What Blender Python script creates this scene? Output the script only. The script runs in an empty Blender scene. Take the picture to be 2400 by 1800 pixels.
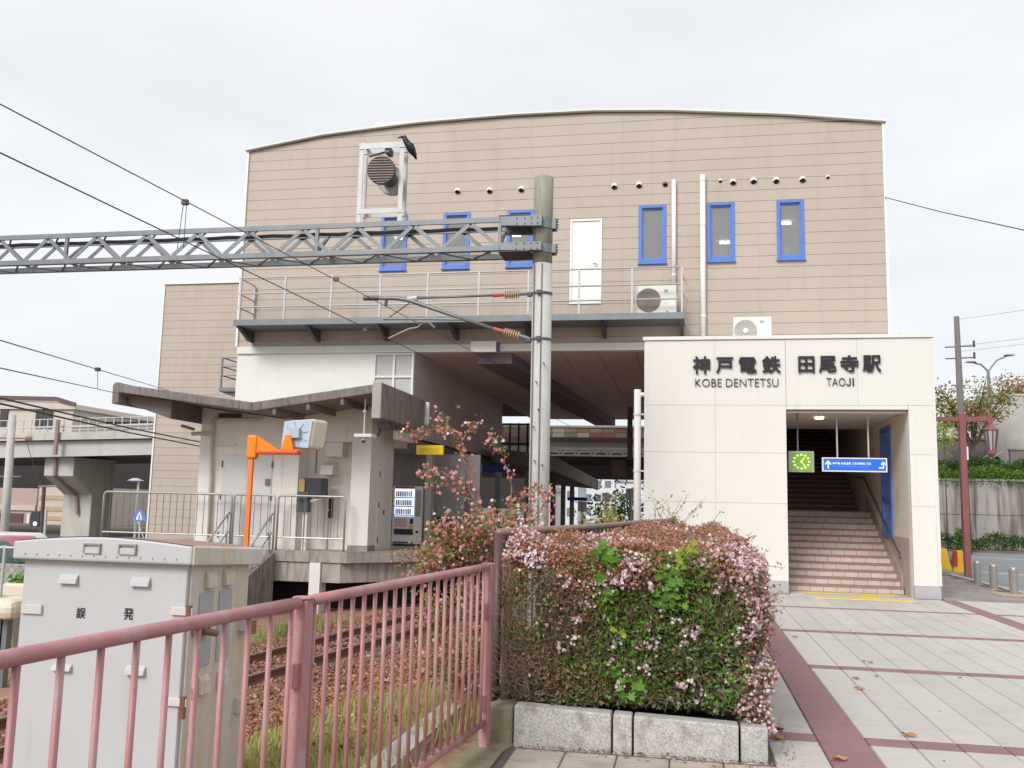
import bpy, bmesh, math, random
import numpy as np
from mathutils import Vector, Matrix

random.seed(11)
RNG = np.random.default_rng(5)
S = bpy.context.scene
C = S.collection

# ------------------------------------------------------------ camera, sky, sun, exposure
FPX, PITCH, ROLL, YAW, EYE = 2153.9, .12963, .022393, .190927, 1.65


def cam_rows():
    cy, sy = math.cos(YAW), math.sin(YAW)
    r = Vector((cy, sy, 0)); f0 = Vector((-sy, cy, 0)); u0 = Vector((0, 0, 1))
    f = f0 * math.cos(PITCH) + u0 * math.sin(PITCH)
    u = u0 * math.cos(PITCH) - f0 * math.sin(PITCH)
    cr, sr = math.cos(ROLL), math.sin(ROLL)
    return r * cr + u * sr, u * cr - r * sr, f


CR, CU, CF = cam_rows()
cd = bpy.data.cameras.new("camera")
cd.sensor_width = 36; cd.lens = FPX / 2400 * 36; cd.clip_end = 3000; cd.clip_start = .05
cam = bpy.data.objects.new("camera", cd); C.objects.link(cam)
cam.matrix_world = Matrix(((CR.x, CU.x, -CF.x, 0), (CR.y, CU.y, -CF.y, 0), (CR.z, CU.z, -CF.z, EYE), (0, 0, 0, 1)))
S.camera = cam

SUN_EL, SUN_AZ = 38, 200          # degrees; the sun stands behind the viewer, well veiled by cloud
SKY_STRENGTH, SUN_STRENGTH, EXPOSURE = .1, 1.5, .80
W = bpy.data.worlds.new("World"); S.world = W; W.use_nodes = True
nt = W.node_tree; nt.nodes.clear()
N = nt.nodes.new; L = nt.links.new
sky = N('ShaderNodeTexSky'); sky.sky_type = 'NISHITA'; sky.sun_disc = False
sky.sun_elevation = math.radians(SUN_EL); sky.sun_rotation = math.radians(SUN_AZ)
sky.air_density = 1; sky.dust_density = 3
tc = N('ShaderNodeTexCoord'); mp = N('ShaderNodeMapping'); mp.inputs['Scale'].default_value = (1.3, 1.3, 4.2)
L(tc.outputs['Generated'], mp.inputs['Vector'])
nz = N('ShaderNodeTexNoise'); nz.inputs['Scale'].default_value = 2.1; nz.inputs['Detail'].default_value = 7; nz.inputs['Roughness'].default_value = .52
L(mp.outputs[0], nz.inputs['Vector'])
rp = N('ShaderNodeValToRGB'); e = rp.color_ramp.elements
e[0].position = .30; e[0].color = (5.05, 5.14, 5.33, 1)
e[1].position = .66; e[1].color = (5.75, 5.8, 5.95, 1)
L(nz.outputs['Fac'], rp.inputs[0])
mx = N('ShaderNodeMixRGB'); mx.inputs[0].default_value = .93
L(sky.outputs[0], mx.inputs[1]); L(rp.outputs[0], mx.inputs[2])
bg = N('ShaderNodeBackground'); bg.inputs[1].default_value = SKY_STRENGTH
L(mx.outputs[0], bg.inputs[0])
wo = N('ShaderNodeOutputWorld'); L(bg.outputs[0], wo.inputs[0])

sl = bpy.data.lights.new("sun", 'SUN'); sl.energy = SUN_STRENGTH; sl.angle = math.radians(22); sl.color = (1, .98, .95)
so = bpy.data.objects.new("sun", sl); C.objects.link(so)
_a = math.radians(SUN_AZ); _e = math.radians(SUN_EL)
_d = Vector((math.sin(_a) * math.cos(_e), math.cos(_a) * math.cos(_e), math.sin(_e)))     # towards the sun
so.rotation_euler = _d.to_track_quat('Z', 'Y').to_euler(); so.location = (0, -5, 30)
S.view_settings.view_transform = 'Standard'; S.view_settings.look = 'None'
S.view_settings.exposure = EXPOSURE; S.view_settings.gamma = 1; S.view_settings.use_curve_mapping = False
S.cycles.max_bounces = 12; S.cycles.diffuse_bounces = 8; S.cycles.transparent_max_bounces = 12


def at(px, py, Y=None, Z=None, X=None):
    """The point of the place that a sight line meets on a wall (Y), a level (Z) or a side plane (X)."""
    d = CR * ((px - 1200) / FPX) - CU * ((py - 900) / FPX) + CF
    t = Y / d.y if Y is not None else ((Z - EYE) / d.z if Z is not None else X / d.x)
    return Vector((d.x * t, d.y * t, EYE + d.z * t))


def dat(x, y, **k):
    return at(x * 1.085, y * 1.085, **k)


# ------------------------------------------------------------ materials
MATS = {}


def mat(name, col, rough=.6, var=.07, sc=3., bump=0., bsc=60., metal=0., dirt=None, spec=.4, stretch=(1, 1, 1), objvar=0., fine=0.):
    if name in MATS: return MATS[name]
    m = bpy.data.materials.new(name); m.use_nodes = True; t = m.node_tree; n = t.nodes; l = t.links
    b = n['Principled BSDF']
    b.inputs['Roughness'].default_value = rough; b.inputs['Metallic'].default_value = metal
    b.inputs['Specular IOR Level'].default_value = spec
    g = n.new('ShaderNodeNewGeometry')

    def noise(scale, st, detail=5):
        mpn = n.new('ShaderNodeMapping'); mpn.inputs['Scale'].default_value = st
        l.new(g.outputs['Position'], mpn.inputs['Vector'])
        q = n.new('ShaderNodeTexNoise'); q.inputs['Scale'].default_value = scale; q.inputs['Detail'].default_value = detail
        l.new(mpn.outputs[0], q.inputs['Vector']); return q

    def rng(src, a, b_, c, d_):
        q = n.new('ShaderNodeMapRange'); q.inputs[1].default_value = a; q.inputs[2].default_value = b_
        q.inputs[3].default_value = c; q.inputs[4].default_value = d_; l.new(src, q.inputs[0]); return q.outputs[0]
    q = noise(sc, stretch)
    mxn = n.new('ShaderNodeMixRGB')
    mxn.inputs[1].default_value = (*[c * (1 - var) for c in col], 1); mxn.inputs[2].default_value = (*[c * (1 + var) for c in col], 1)
    l.new(rng(q.outputs['Fac'], .3, .7, 0, 1), mxn.inputs[0]); out = mxn.outputs[0]
    if fine:
        q2 = noise(sc * 14, stretch, 3)
        mf = n.new('ShaderNodeMixRGB'); mf.blend_type = 'MULTIPLY'; mf.inputs[0].default_value = 1
        l.new(out, mf.inputs[1]); l.new(rng(q2.outputs['Fac'], .3, .7, 1 - fine, 1 + fine), mf.inputs[2]); out = mf.outputs[0]
    if objvar:
        oi = n.new('ShaderNodeObjectInfo'); mo = n.new('ShaderNodeMixRGB'); mo.blend_type = 'MULTIPLY'; mo.inputs[0].default_value = 1
        l.new(out, mo.inputs[1]); l.new(rng(oi.outputs['Random'], 0, 1, 1 - objvar, 1 + objvar), mo.inputs[2]); out = mo.outputs[0]
    for dd in (dirt or []):
        dcol, lo, hi, dsc, dst = dd[:5]
        q3 = noise(dsc, dst, 7)
        md = n.new('ShaderNodeMixRGB'); md.inputs[2].default_value = (*dcol, 1)
        l.new(rng(q3.outputs['Fac'], lo, hi, 0, dd[5] if len(dd) > 5 else .85), md.inputs[0]); l.new(out, md.inputs[1]); out = md.outputs[0]
    l.new(out, b.inputs['Base Color'])
    if bump:
        q4 = noise(bsc, stretch, 4)
        bp = n.new('ShaderNodeBump'); bp.inputs['Strength'].default_value = bump; bp.inputs['Distance'].default_value = .01
        l.new(q4.outputs['Fac'], bp.inputs['Height']); l.new(bp.outputs[0], b.inputs['Normal'])
    MATS[name] = m
    return m


def emat(name, col, strength):
    if name in MATS: return MATS[name]
    m = bpy.data.materials.new(name); m.use_nodes = True; b = m.node_tree.nodes['Principled BSDF']
    b.inputs['Base Color'].default_value = (*col, 1); b.inputs['Emission Color'].default_value = (*col, 1); b.inputs['Emission Strength'].default_value = strength
    MATS[name] = m; return m


def tintmat(name, stops, rough=.55, transl=.25):
    """Foliage: the colour of each leaf follows its own 'tint' value."""
    m = bpy.data.materials.new(name); m.use_nodes = True; t = m.node_tree; n = t.nodes; l = t.links
    b = n['Principled BSDF']; b.inputs['Roughness'].default_value = rough; b.inputs['Specular IOR Level'].default_value = .3
    a = n.new('ShaderNodeAttribute'); a.attribute_name = 'tint'
    r = n.new('ShaderNodeValToRGB'); r.color_ramp.interpolation = 'LINEAR'
    el = r.color_ramp.elements
    while len(el) < len(stops): el.new(.5)
    for k, (p, c) in enumerate(stops): el[k].position = p; el[k].color = (*c, 1)
    l.new(a.outputs['Fac'], r.inputs[0]); l.new(r.outputs[0], b.inputs['Base Color'])
    tr = n.new('ShaderNodeBsdfTranslucent'); l.new(r.outputs[0], tr.inputs[0])
    mxs = n.new('ShaderNodeMixShader'); mxs.inputs[0].default_value = transl
    o = n['Material Output']; l.new(b.outputs[0], mxs.inputs[1]); l.new(tr.outputs[0], mxs.inputs[2]); l.new(mxs.outputs[0], o.inputs['Surface'])
    MATS[name] = m; return m


def glassmat(name, film, clear, rough=.08):
    """Window glass with a grey film: part clear, part scattering, with a sheen."""
    m = bpy.data.materials.new(name); m.use_nodes = True; t = m.node_tree; n = t.nodes; l = t.links
    b = n['Principled BSDF']; b.inputs['Base Color'].default_value = (*film, 1); b.inputs['Roughness'].default_value = rough
    b.inputs['Specular IOR Level'].default_value = .7
    tr = n.new('ShaderNodeBsdfTransparent'); mxs = n.new('ShaderNodeMixShader'); mxs.inputs[0].default_value = clear
    o = n['Material Output']; l.new(b.outputs[0], mxs.inputs[1]); l.new(tr.outputs[0], mxs.inputs[2]); l.new(mxs.outputs[0], o.inputs['Surface'])
    MATS[name] = m; return m


GR = (.5, .5, .48)
siding = mat('beige_siding', (.468, .395, .332), .55, .04, .9, dirt=[((.385, .325, .275), .52, .8, 2.5, (1.6, 1.6, .16), .5), ((.49, .425, .365), .6, .8, .5, (1, 1, 1), .5)], fine=.02)
siding_gap = mat('siding_joint', (.43, .362, .305), .8)
cream = mat('cream_wall', (.715, .695, .645), .7, .02, .8, dirt=[((.55, .52, .465), .6, .9, 2.2, (2.6, 2.6, .14), .4)], fine=.015, bump=.05, bsc=200)
cream_gap = mat('cream_joint', (.36, .34, .3), .8)
white_paint = mat('white_paint', (.80, .79, .76), .5, .03, 2)
offwhite_wall = mat('offwhite_wall', (.74, .73, .69), .65, .03, 1.2, dirt=[((.55, .53, .48), .6, .9, 1.4, (2, 2, .3), .35)])
hut_wall = mat('hut_wall', (.82, .79, .735), .7, .05, 1.5, dirt=[((.42, .38, .33), .55, .85, 2.2, (3, 3, .3), .5)], fine=.02)
old_conc = mat('weathered_concrete', (.27, .235, .215), .9, .14, 2.5, .35, 45, dirt=[((.10, .085, .08), .48, .72, 5, (3, 3, .45), .8), ((.5, .47, .43), .62, .8, 3, (2, 2, .5), .55)], fine=.08)
mid_conc = mat('pale_concrete', (.47, .45, .41), .85, .08, 2, .2, 50, dirt=[((.26, .23, .2), .55, .8, 2.3, (2.5, 2.5, .35), .6)], fine=.05)
bridge_conc = mat('bridge_concrete', (.50, .48, .44), .85, .07, .5, dirt=[((.27, .22, .19), .5, .75, .8, (2, 2, .3), .6)])
plat_conc = mat('platform_concrete', (.40, .365, .33), .9, .12, 2, .3, 45, dirt=[((.17, .14, .12), .46, .70, 3.5, (3, 3, .4), .75), ((.52, .49, .45), .6, .8, 2.5, (3, 3, .3), .6)], fine=.08)
pole_conc = mat('pole_concrete', (.50, .49, .46), .8, .07, 3, .15, 50, dirt=[((.27, .26, .2), .55, .8, 4, (4, 4, .4), .55)], fine=.05)
pole_top = mat('lichen_concrete', (.30, .30, .235), .9, .15, 5, .3, 40, stretch=(4, 4, .6), fine=.1)
galv = mat('galvanised_steel', (.205, .22, .232), .5, .1, 4, metal=.45, fine=.06)
galv_dark = mat('dark_steel', (.10, .10, .11), .5, .1, 4, metal=.4)
galv_pale = mat('pale_galvanised', (.52, .515, .51), .5, .08, 5, metal=.15, dirt=[((.35, .3, .27), .6, .8, 8, (2, 2, .6), .5)])
rail_metal = mat('stainless_tube', (.50, .47, .44), .38, .06, 5, metal=.55)
blue_frame = mat('blue_frame', (.10, .20, .58), .4, .05, 3)
blue_sign = mat('blue_sign', (.02, .16, .72), .35, .04, 3)
navy = mat('navy_sign', (.02, .025, .22), .4)
yellow_sign = mat('yellow_sign', (.85, .62, .01), .4)
yellow_tile = mat('yellow_tile', (.74, .55, .10), .7, .12, 6, .2, 90)
letter = mat('dark_lettering', (.022, .02, .022), .45)
text_white = mat('white_print', (.85, .87, .9), .5)
text_cyan = mat('cyan_print', (.12, .45, .85), .5)
soffit = mat('soffit_panel', (.62, .51, .51), .6, .06, 1.5)
soffit_dark = mat('dark_soffit', (.19, .15, .18), .7, .08, 2)
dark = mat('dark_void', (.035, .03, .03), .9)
inner_wall = mat('maroon_grey_panel', (.60, .49, .50), .6, .06, 1.2)
stone_tile = mat('stair_tile', (.55, .485, .43), .55, .06, 7, fine=.04, objvar=.07)
nosing = mat('red_nosing', (.34, .18, .155), .6, .1, 9)
step_top = mat('step_top', (.45, .38, .34), .6, .06, 5)
grey_stone = mat('grey_plinth', (.42, .41, .41), .5, .06, 9, fine=.06)
pink_stone = mat('pinkish_stone', (.46, .38, .34), .5, .07, 7, fine=.05)
beige_int = mat('vestibule_wall', (.72, .64, .56), .6, .03, 2)
slab_m = mat('paving_slab', (.50, .472, .435), .7, .06, 2.2, .25, 30, stretch=(1.3, 7, 1), objvar=.06, fine=.09, dirt=[((.33, .285, .25), .54, .8, 1.1, (1, 1.3, 1), .45), ((.25, .2, .17), .68, .78, 5, (1, 1, 1), .5)])
old_slab = mat('old_paver', (.43, .375, .325), .8, .12, 3, .35, 40, stretch=(1.3, 5, 1), objvar=.1, fine=.12, dirt=[((.22, .17, .13), .5, .75, 4, (1, 1, 1), .55)])
band_m = mat('dull_red_paver', (.265, .15, .148), .7, .09, 3, .25, 34, stretch=(1.2, 6, 1), objvar=.06, fine=.08, dirt=[((.33, .22, .21), .55, .8, 2, (1, 1, 1), .4)])
joint_m = mat('paving_joint', (.115, .095, .085), .9, .15, 8)
walk_m = mat('interlocking_paver', (.285, .25, .235), .85, .12, 4, .3, 50, fine=.1, objvar=.12)
asphalt = mat('asphalt', (.245, .25, .255), .9, .08, 1.2, .25, 70, fine=.06)
line_white = mat('road_paint', (.75, .75, .74), .7)
kerb_m = mat('kerb_stone', (.45, .435, .41), .85, .12, 6, .35, 90, fine=.32, objvar=.05, dirt=[((.17, .145, .11), .52, .7, 6, (1, 1, .8), .75)])
moss_conc = mat('mossy_concrete', (.215, .195, .12), .95, .2, 6, .4, 60, fine=.12, dirt=[((.35, .32, .27), .55, .75, 5, (1, 1, 1), .6)])
fence_red = mat('faded_red_paint', (.445, .205, .20), .42, .1, 5, .12, 40, fine=.05, stretch=(1, 1, .6), dirt=[((.46, .335, .33), .5, .70, 9, (1, 1, .5), .75), ((.16, .045, .04), .68, .74, 34, (1, 1, .5), .8)])
brown_paint = mat('brown_paint', (.095, .058, .052), .5, .15, 5, dirt=[((.2, .14, .12), .55, .8, 7, (1, 1, 1), .5)])
post_dark = mat('rusty_dark_post', (.055, .04, .037), .8, .2, 9, .3, 60)
cab_grey = mat('cabinet_grey', (.495, .505, .515), .5, .025, 2, dirt=[((.38, .36, .33), .6, .85, 2.5, (3, 3, .25), .45)], fine=.012)
cab_rust = mat('cabinet_stained', (.60, .575, .52), .6, .07, 3, dirt=[((.56, .44, .24), .44, .68, 3.5, (5, 5, .3), .75), ((.26, .13, .045), .66, .8, 9, (4, 4, .5), .8)], fine=.04)
cab_roof = mat('rusty_roof', (.33, .20, .165), .8, .2, 6, .25, 60, fine=.12)
orange = mat('orange_paint', (.85, .21, .045), .42, .06, 5)
orange_d = mat('orange_cast', (.80, .235, .01), .45, .08, 5)
rust_rail = mat('rusty_rail', (.19, .098, .065), .8, .2, 6, .2, 60)
rail_shine = mat('rail_head', (.30, .27, .25), .4, .15, 5, metal=.6)
sleeper_m = mat('sleeper', (.16, .105, .075), .95, .2, 6, .3, 50)
ballast_g = mat('ballast_bed', (.32, .19, .135), .95, .3, 7, .5, 60, fine=.2)
earth = mat('earth', (.16, .14, .10), .95, .2, 2, .3, 30, fine=.12)
wire_m = mat('wire', (.035, .035, .038), .5)
insul = mat('insulator_glaze', (.50, .37, .23), .3, .1, 8)
red_clamp = mat('red_clamp', (.42, .10, .065), .5)
crow_m = mat('crow_feather', (.006, .006, .009), .5)
ac_m = mat('ac_casing', (.72, .70, .655), .5, .02, 3)
ac_grille = mat('ac_grille', (.235, .195, .17), .6, .08, 8)
black_box = mat('black_casing', (.05, .05, .065), .4)
pale_blue = mat('pale_blue_panel', (.46, .55, .66), .5, .05, 5)
cream_box = mat('cream_casing', (.68, .61, .49), .5, .05, 5)
lamp_red = mat('maroon_paint', (.27, .095, .095), .5, .08, 4)
lamp_glass = mat('lantern_glass', (.45, .44, .42), .3)
steel_bol = mat('bollard_steel', (.36, .33, .31), .35, .06, 6, metal=.5)
retain = mat('stained_retaining_wall', (.37, .34, .32), .9, .1, .8, dirt=[((.14, .11, .10), .44, .62, 1.3, (2.5, 2.5, .22), .85), ((.47, .45, .43), .62, .8, 1.2, (2, 2, .4), .4)])
pink_wall = mat('pinkish_wall', (.48, .36, .32), .8, .05, 1)
tan_wall = mat('tan_wall', (.52, .38, .26), .8, .05, 1)
cream_far = mat('far_cream_wall', (.60, .53, .46), .8, .04, .6)
brown_roof = mat('far_brown_roof', (.14, .10, .10), .8)
blue_pane = glassmat('blue_pane', (.20, .34, .75), .2, .1)
glass_film = glassmat('filmed_glass', (.31, .32, .31), .38)
glass_pale = glassmat('frosted_glass', (.52, .53, .53), .12, .25)
glass_dark = mat('dark_glass', (.03, .035, .035), .12, spec=.8)
tube_light = emat('tube_light', (1, .98, .95), 9.)
warm_lamp = emat('warm_lamp', (1, .72, .35), 3.)
clock_face = emat('clock_face', (.17, .30, .05), .16)
clock_mark = emat('clock_mark', (.55, .7, .2), .45)
room_m = mat('room_wall', (.55, .54, .5), .8)
car_pink = mat('pink_car_paint', (.55, .10, .15), .3)
car_white = mat('white_car_paint', (.72, .73, .74), .3)
car_green = mat('dark_green_car_paint', (.03, .10, .085), .3)
tyre_m = mat('tyre', (.02, .02, .02), .8)
bark = mat('bark', (.11, .08, .065), .9, .2, 9)
shoot_m = mat('shoot_bark', (.25, .13, .085), .8, .2, 12)
twig_m = mat('hedge_twig', (.19, .13, .10), .85, .2, 14)
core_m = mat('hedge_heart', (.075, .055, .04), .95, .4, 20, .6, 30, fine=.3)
soil = mat('planter_soil', (.07, .05, .035), .95, .3, 9, .5, 50)
leaf_hedge = tintmat('hedge_leaf', [(0, (.09, .125, .055)), (.26, (.165, .22, .085)), (.46, (.25, .29, .12)), (.60, (.28, .20, .13)), (.8, (.35, .19, .125)), (1, (.45, .23, .15))], .45, .4)
leaf_top = tintmat('hedge_top_leaf', [(0, (.15, .18, .07)), (.3, (.27, .21, .12)), (.6, (.40, .22, .145)), (1, (.50, .29, .20))])
petal = tintmat('petal', [(0, (.62, .32, .33)), (.4, (.76, .54, .56)), (1, (.88, .78, .80))], .6, .3)
calyx = tintmat('calyx', [(0, (.36, .17, .09)), (.5, (.50, .23, .15)), (1, (.60, .29, .25))], .6, .3)
vine_m = tintmat('vine_leaf', [(0, (.09, .22, .03)), (.6, (.17, .36, .05)), (1, (.38, .44, .05))], .5, .35)
grass_m = tintmat('grass_blade', [(0, (.14, .22, .05)), (.45, (.34, .38, .11)), (1, (.55, .48, .23))], .7, .3)
litter_m = tintmat('litter', [(0, (.17, .065, .035)), (.4, (.33, .13, .065)), (.75, (.46, .24, .11)), (1, (.52, .40, .27))], .8, .1)
stone_m = tintmat('ballast_stone', [(0, (.14, .065, .045)), (.5, (.28, .135, .09)), (.85, (.40, .235, .165)), (1, (.5, .43, .37))], .9, 0)
ivy_m = tintmat('ground_ivy', [(0, (.04, .08, .015)), (.5, (.10, .20, .03)), (1, (.20, .32, .05))], .6, .25)
autumn_m = tintmat('autumn_leaf', [(0, (.13, .18, .05)), (.35, (.25, .27, .08)), (.7, (.40, .27, .10)), (1, (.44, .18, .10))], .6, .3)


# ------------------------------------------------------------ geometry helpers
def base_of(o):
    v = Vector((0, 0, 0))
    while o is not None: v = v + o.location; o = o.parent
    return v


class MB:
    def __init__(s): s.v = []; s.f = []

    def add(s, vs, fs):
        o = len(s.v); s.v += [tuple(v) for v in vs]; s.f += [tuple(i + o for i in f) for f in fs]; return s

    def box(s, x0, y0, z0, x1, y1, z1):
        x0, x1 = min(x0, x1), max(x0, x1); y0, y1 = min(y0, y1), max(y0, y1); z0, z1 = min(z0, z1), max(z0, z1)
        return s.add([(x0, y0, z0), (x1, y0, z0), (x1, y1, z0), (x0, y1, z0), (x0, y0, z1), (x1, y0, z1), (x1, y1, z1), (x0, y1, z1)],
                     [(0, 3, 2, 1), (4, 5, 6, 7), (0, 1, 5, 4), (1, 2, 6, 5), (2, 3, 7, 6), (3, 0, 4, 7)])

    def beam(s, a, b, w, h=None, up=(0, 0, 1)):
        """A bar of square section from a to b."""
        a = Vector(a); b = Vector(b); d = (b - a).normalized(); h = h or w
        r = d.cross(Vector(up))
        if r.length < 1e-4: r = d.cross(Vector((0, 1, 0)))
        r.normalize(); u = r.cross(d)
        r *= w / 2; u *= h / 2
        return s.add([a - r - u, a + r - u, a + r + u, a - r + u, b - r - u, b + r - u, b + r + u, b - r + u],
                     [(0, 3, 2, 1)[::-1], (4, 5, 6, 7)[::-1], (0, 1, 5, 4)[::-1], (1, 2, 6, 5)[::-1], (2, 3, 7, 6)[::-1], (3, 0, 4, 7)[::-1]])

    def tube(s, pts, r, n=8, cap=True):
        pts = [Vector(p) for p in pts]; rs = r if isinstance(r, (list, tuple)) else [r] * len(pts)
        rings = []; prev = None
        for i, p in enumerate(pts):
            t = (pts[min(i + 1, len(pts) - 1)] - pts[max(i - 1, 0)])
            t = t.normalized() if t.length > 1e-9 else Vector((0, 0, 1))
            if prev is None:
                a = t.cross(Vector((0, 0, 1)));
                if a.length < 1e-3: a = t.cross(Vector((1, 0, 0)))
            else:
                a = prev - t * prev.dot(t)
            a.normalize(); prev = a; b = t.cross(a)
            rings.append([p + (a * math.cos(2 * math.pi * k / n) + b * math.sin(2 * math.pi * k / n)) * rs[i] for k in range(n)])
        vs = [v for g in rings for v in g]; fs = []
        for i in range(len(pts) - 1):
            for k in range(n):
                k2 = (k + 1) % n; fs.append((i * n + k, i * n + k2, (i + 1) * n + k2, (i + 1) * n + k))
        if cap:
            fs.append(tuple(range(n))[::-1]); fs.append(tuple((len(pts) - 1) * n + k for k in range(n)))
        return s.add(vs, fs)

    def prism(s, pts, ext):
        pts = [Vector(p) for p in pts]; e = Vector(ext); n = len(pts)
        return s.add(pts + [p + e for p in pts], [tuple(range(n))[::-1], tuple(range(n, 2 * n))] + [(k, (k + 1) % n, n + (k + 1) % n, n + k) for k in range(n)])

    def quad(s, a, b, c, d): return s.add([a, b, c, d], [(0, 1, 2, 3)])

    def lathe(s, c, prof, n=16):
        c = Vector(c); vs = []; fs = []
        for (r, z) in prof:
            for k in range(n): vs.append(c + Vector((r * math.cos(2 * math.pi * k / n), r * math.sin(2 * math.pi * k / n), z)))
        for i in range(len(prof) - 1):
            for k in range(n): fs.append((i * n + k, i * n + (k + 1) % n, (i + 1) * n + (k + 1) % n, (i + 1) * n + k))
        fs.append(tuple(range(n))[::-1]); fs.append(tuple((len(prof) - 1) * n + k for k in range(n)))
        return s.add(vs, fs)

    def mesh(s, name, m, off=(0, 0, 0), smooth=False):
        me = bpy.data.meshes.new(name)
        ox, oy, oz = off
        me.from_pydata([(x - ox, y - oy, z - oz) for x, y, z in s.v], [], s.f)
        bm = bmesh.new(); bm.from_mesh(me); bmesh.ops.recalc_face_normals(bm, faces=bm.faces); bm.to_mesh(me); bm.free()
        if smooth: me.polygons.foreach_set('use_smooth', [True] * len(me.polygons))
        if m: me.materials.append(m)
        return me

    def build(s, name, m, parent=None, smooth=False, bevel=0., **tags):
        off = base_of(parent) if parent else Vector((0, 0, 0))
        o = bpy.data.objects.new(name, s.mesh(name, m, off, smooth)); C.objects.link(o)
        if parent: o.parent = parent
        if bevel:
            bv = o.modifiers.new('edge', 'BEVEL'); bv.width = bevel; bv.segments = 2; bv.limit_method = 'ANGLE'
        tag(o, **tags)
        return o


def tag(o, label=None, cat=None, group=None, kind=None):
    if label: o['label'] = label
    if cat: o['category'] = cat
    if group: o['group'] = group
    if kind: o['kind'] = kind
    return o


def thing(name, label, cat, loc=(0, 0, 0), group=None):
    o = bpy.data.objects.new(name, None); C.objects.link(o); o.location = Vector(loc); o.empty_display_size = .2
    return tag(o, label, cat, group)


def holder(name, parent):
    o = bpy.data.objects.new(name, None); C.objects.link(o); o.parent = parent; o.empty_display_size = .1
    return o


def kids(o): return [c for c in bpy.data.objects if c.parent == o]


def copy_tree(o, parent=None):
    ch = kids(o); c = o.copy(); C.objects.link(c)
    if parent is not None: c.parent = parent
    for k in ch: copy_tree(k, c)
    return c


def piece(name, me, parent, loc, scale=None):
    o = bpy.data.objects.new(name, me); C.objects.link(o); o.parent = parent
    o.location = Vector(loc) - (base_of(parent) if parent else Vector((0, 0, 0)))
    if scale: o.scale = scale
    return o


def B(x0, y0, z0, x1, y1, z1): return MB().box(x0, y0, z0, x1, y1, z1)


def text_obj(s, name, parent, m, x0, x1, z0, z1, y, depth=.02, bold=0., thin=0.):
    """Lettering fitted into a rectangle on an upright face that looks towards -Y."""
    cu = bpy.data.curves.new(name, 'FONT'); cu.body = s; cu.size = 1; cu.extrude = .03; cu.offset = thin; cu.resolution_u = 3
    tmp = bpy.data.objects.new(name, cu); C.objects.link(tmp)
    bpy.context.view_layer.update()
    me = bpy.data.meshes.new_from_object(tmp.evaluated_get(bpy.context.evaluated_depsgraph_get()))
    bpy.data.objects.remove(tmp); bpy.data.curves.remove(cu)
    n = len(me.vertices); co = np.empty(n * 3, dtype=np.float32); me.vertices.foreach_get('co', co); co = co.reshape(-1, 3)
    fs = [tuple(p.vertices) for p in me.polygons]; bpy.data.meshes.remove(me)
    sh = [(0, 0)] if not bold else [(bold * math.cos(t), bold * math.sin(t)) for t in [2 * math.pi * k / 8 for k in range(8)]]
    co = np.concatenate([co + np.array([dx, dy, -.0012 * i]) for i, (dx, dy) in enumerate(sh)]); fs = [tuple(v + n * i for v in f) for i in range(len(sh)) for f in fs]
    mn, mxx = co.min(0), co.max(0); d = np.maximum(mxx - mn, 1e-6)
    q = np.empty_like(co)
    q[:, 0] = x0 + (co[:, 0] - mn[0]) / d[0] * (x1 - x0)
    q[:, 1] = y - (co[:, 2] - mn[2]) / d[2] * depth
    q[:, 2] = z0 + (co[:, 1] - mn[1]) / d[1] * (z1 - z0)
    b = base_of(parent); q -= np.array([b.x, b.y, b.z], dtype=np.float32)
    me = bpy.data.meshes.new(name); me.from_pydata(q.tolist(), [], fs)
    me.name = name; me.materials.clear(); me.materials.append(m)
    o = bpy.data.objects.new(name, me); C.objects.link(o); o.parent = parent
    return o


def rand_rot(n, flat=0.):
    """n random rotation matrices; flat pulls the leaf planes towards lying level."""
    q = RNG.normal(size=(n, 4)); q[:, 1:3] *= (1 - flat); q /= np.linalg.norm(q, axis=1)[:, None]
    w, x, y, z = q.T
    return np.stack([np.stack([1 - 2 * (y * y + z * z), 2 * (x * y - z * w), 2 * (x * z + y * w)], -1),
                     np.stack([2 * (x * y + z * w), 1 - 2 * (x * x + z * z), 2 * (y * z - x * w)], -1),
                     np.stack([2 * (x * z - y * w), 2 * (y * z + x * w), 1 - 2 * (x * x + y * y)], -1)], 1)


LEAF = (np.array([(0, 0, 0), (.5, .27, .1), (1, 0, -.04), (.5, -.27, .1)]), [(0, 1, 2, 3)])
_fl = [(0, 0, -.55)] + [(math.cos(a) * .5, math.sin(a) * .5, .05) for a in [2 * math.pi * k / 5 for k in range(5)]]
FLOWER = (np.array(_fl), [(0, 1 + k, 1 + (k + 1) % 5) for k in range(5)])
OCTA = (np.array([(1, 0, 0), (0, 1, 0), (-1, 0, 0), (0, -1, 0), (.15, .1, .75), (-.1, .05, -.75)]),
        [(0, 1, 4), (1, 2, 4), (2, 3, 4), (3, 0, 4), (1, 0, 5), (2, 1, 5), (3, 2, 5), (0, 3, 5)])
BLADE = (np.array([(-.03, 0, 0), (.03, 0, 0), (.022, .06, .55), (-.022, .06, .55), (0, .3, 1)]), [(0, 1, 2, 3), (3, 2, 4)])


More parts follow.
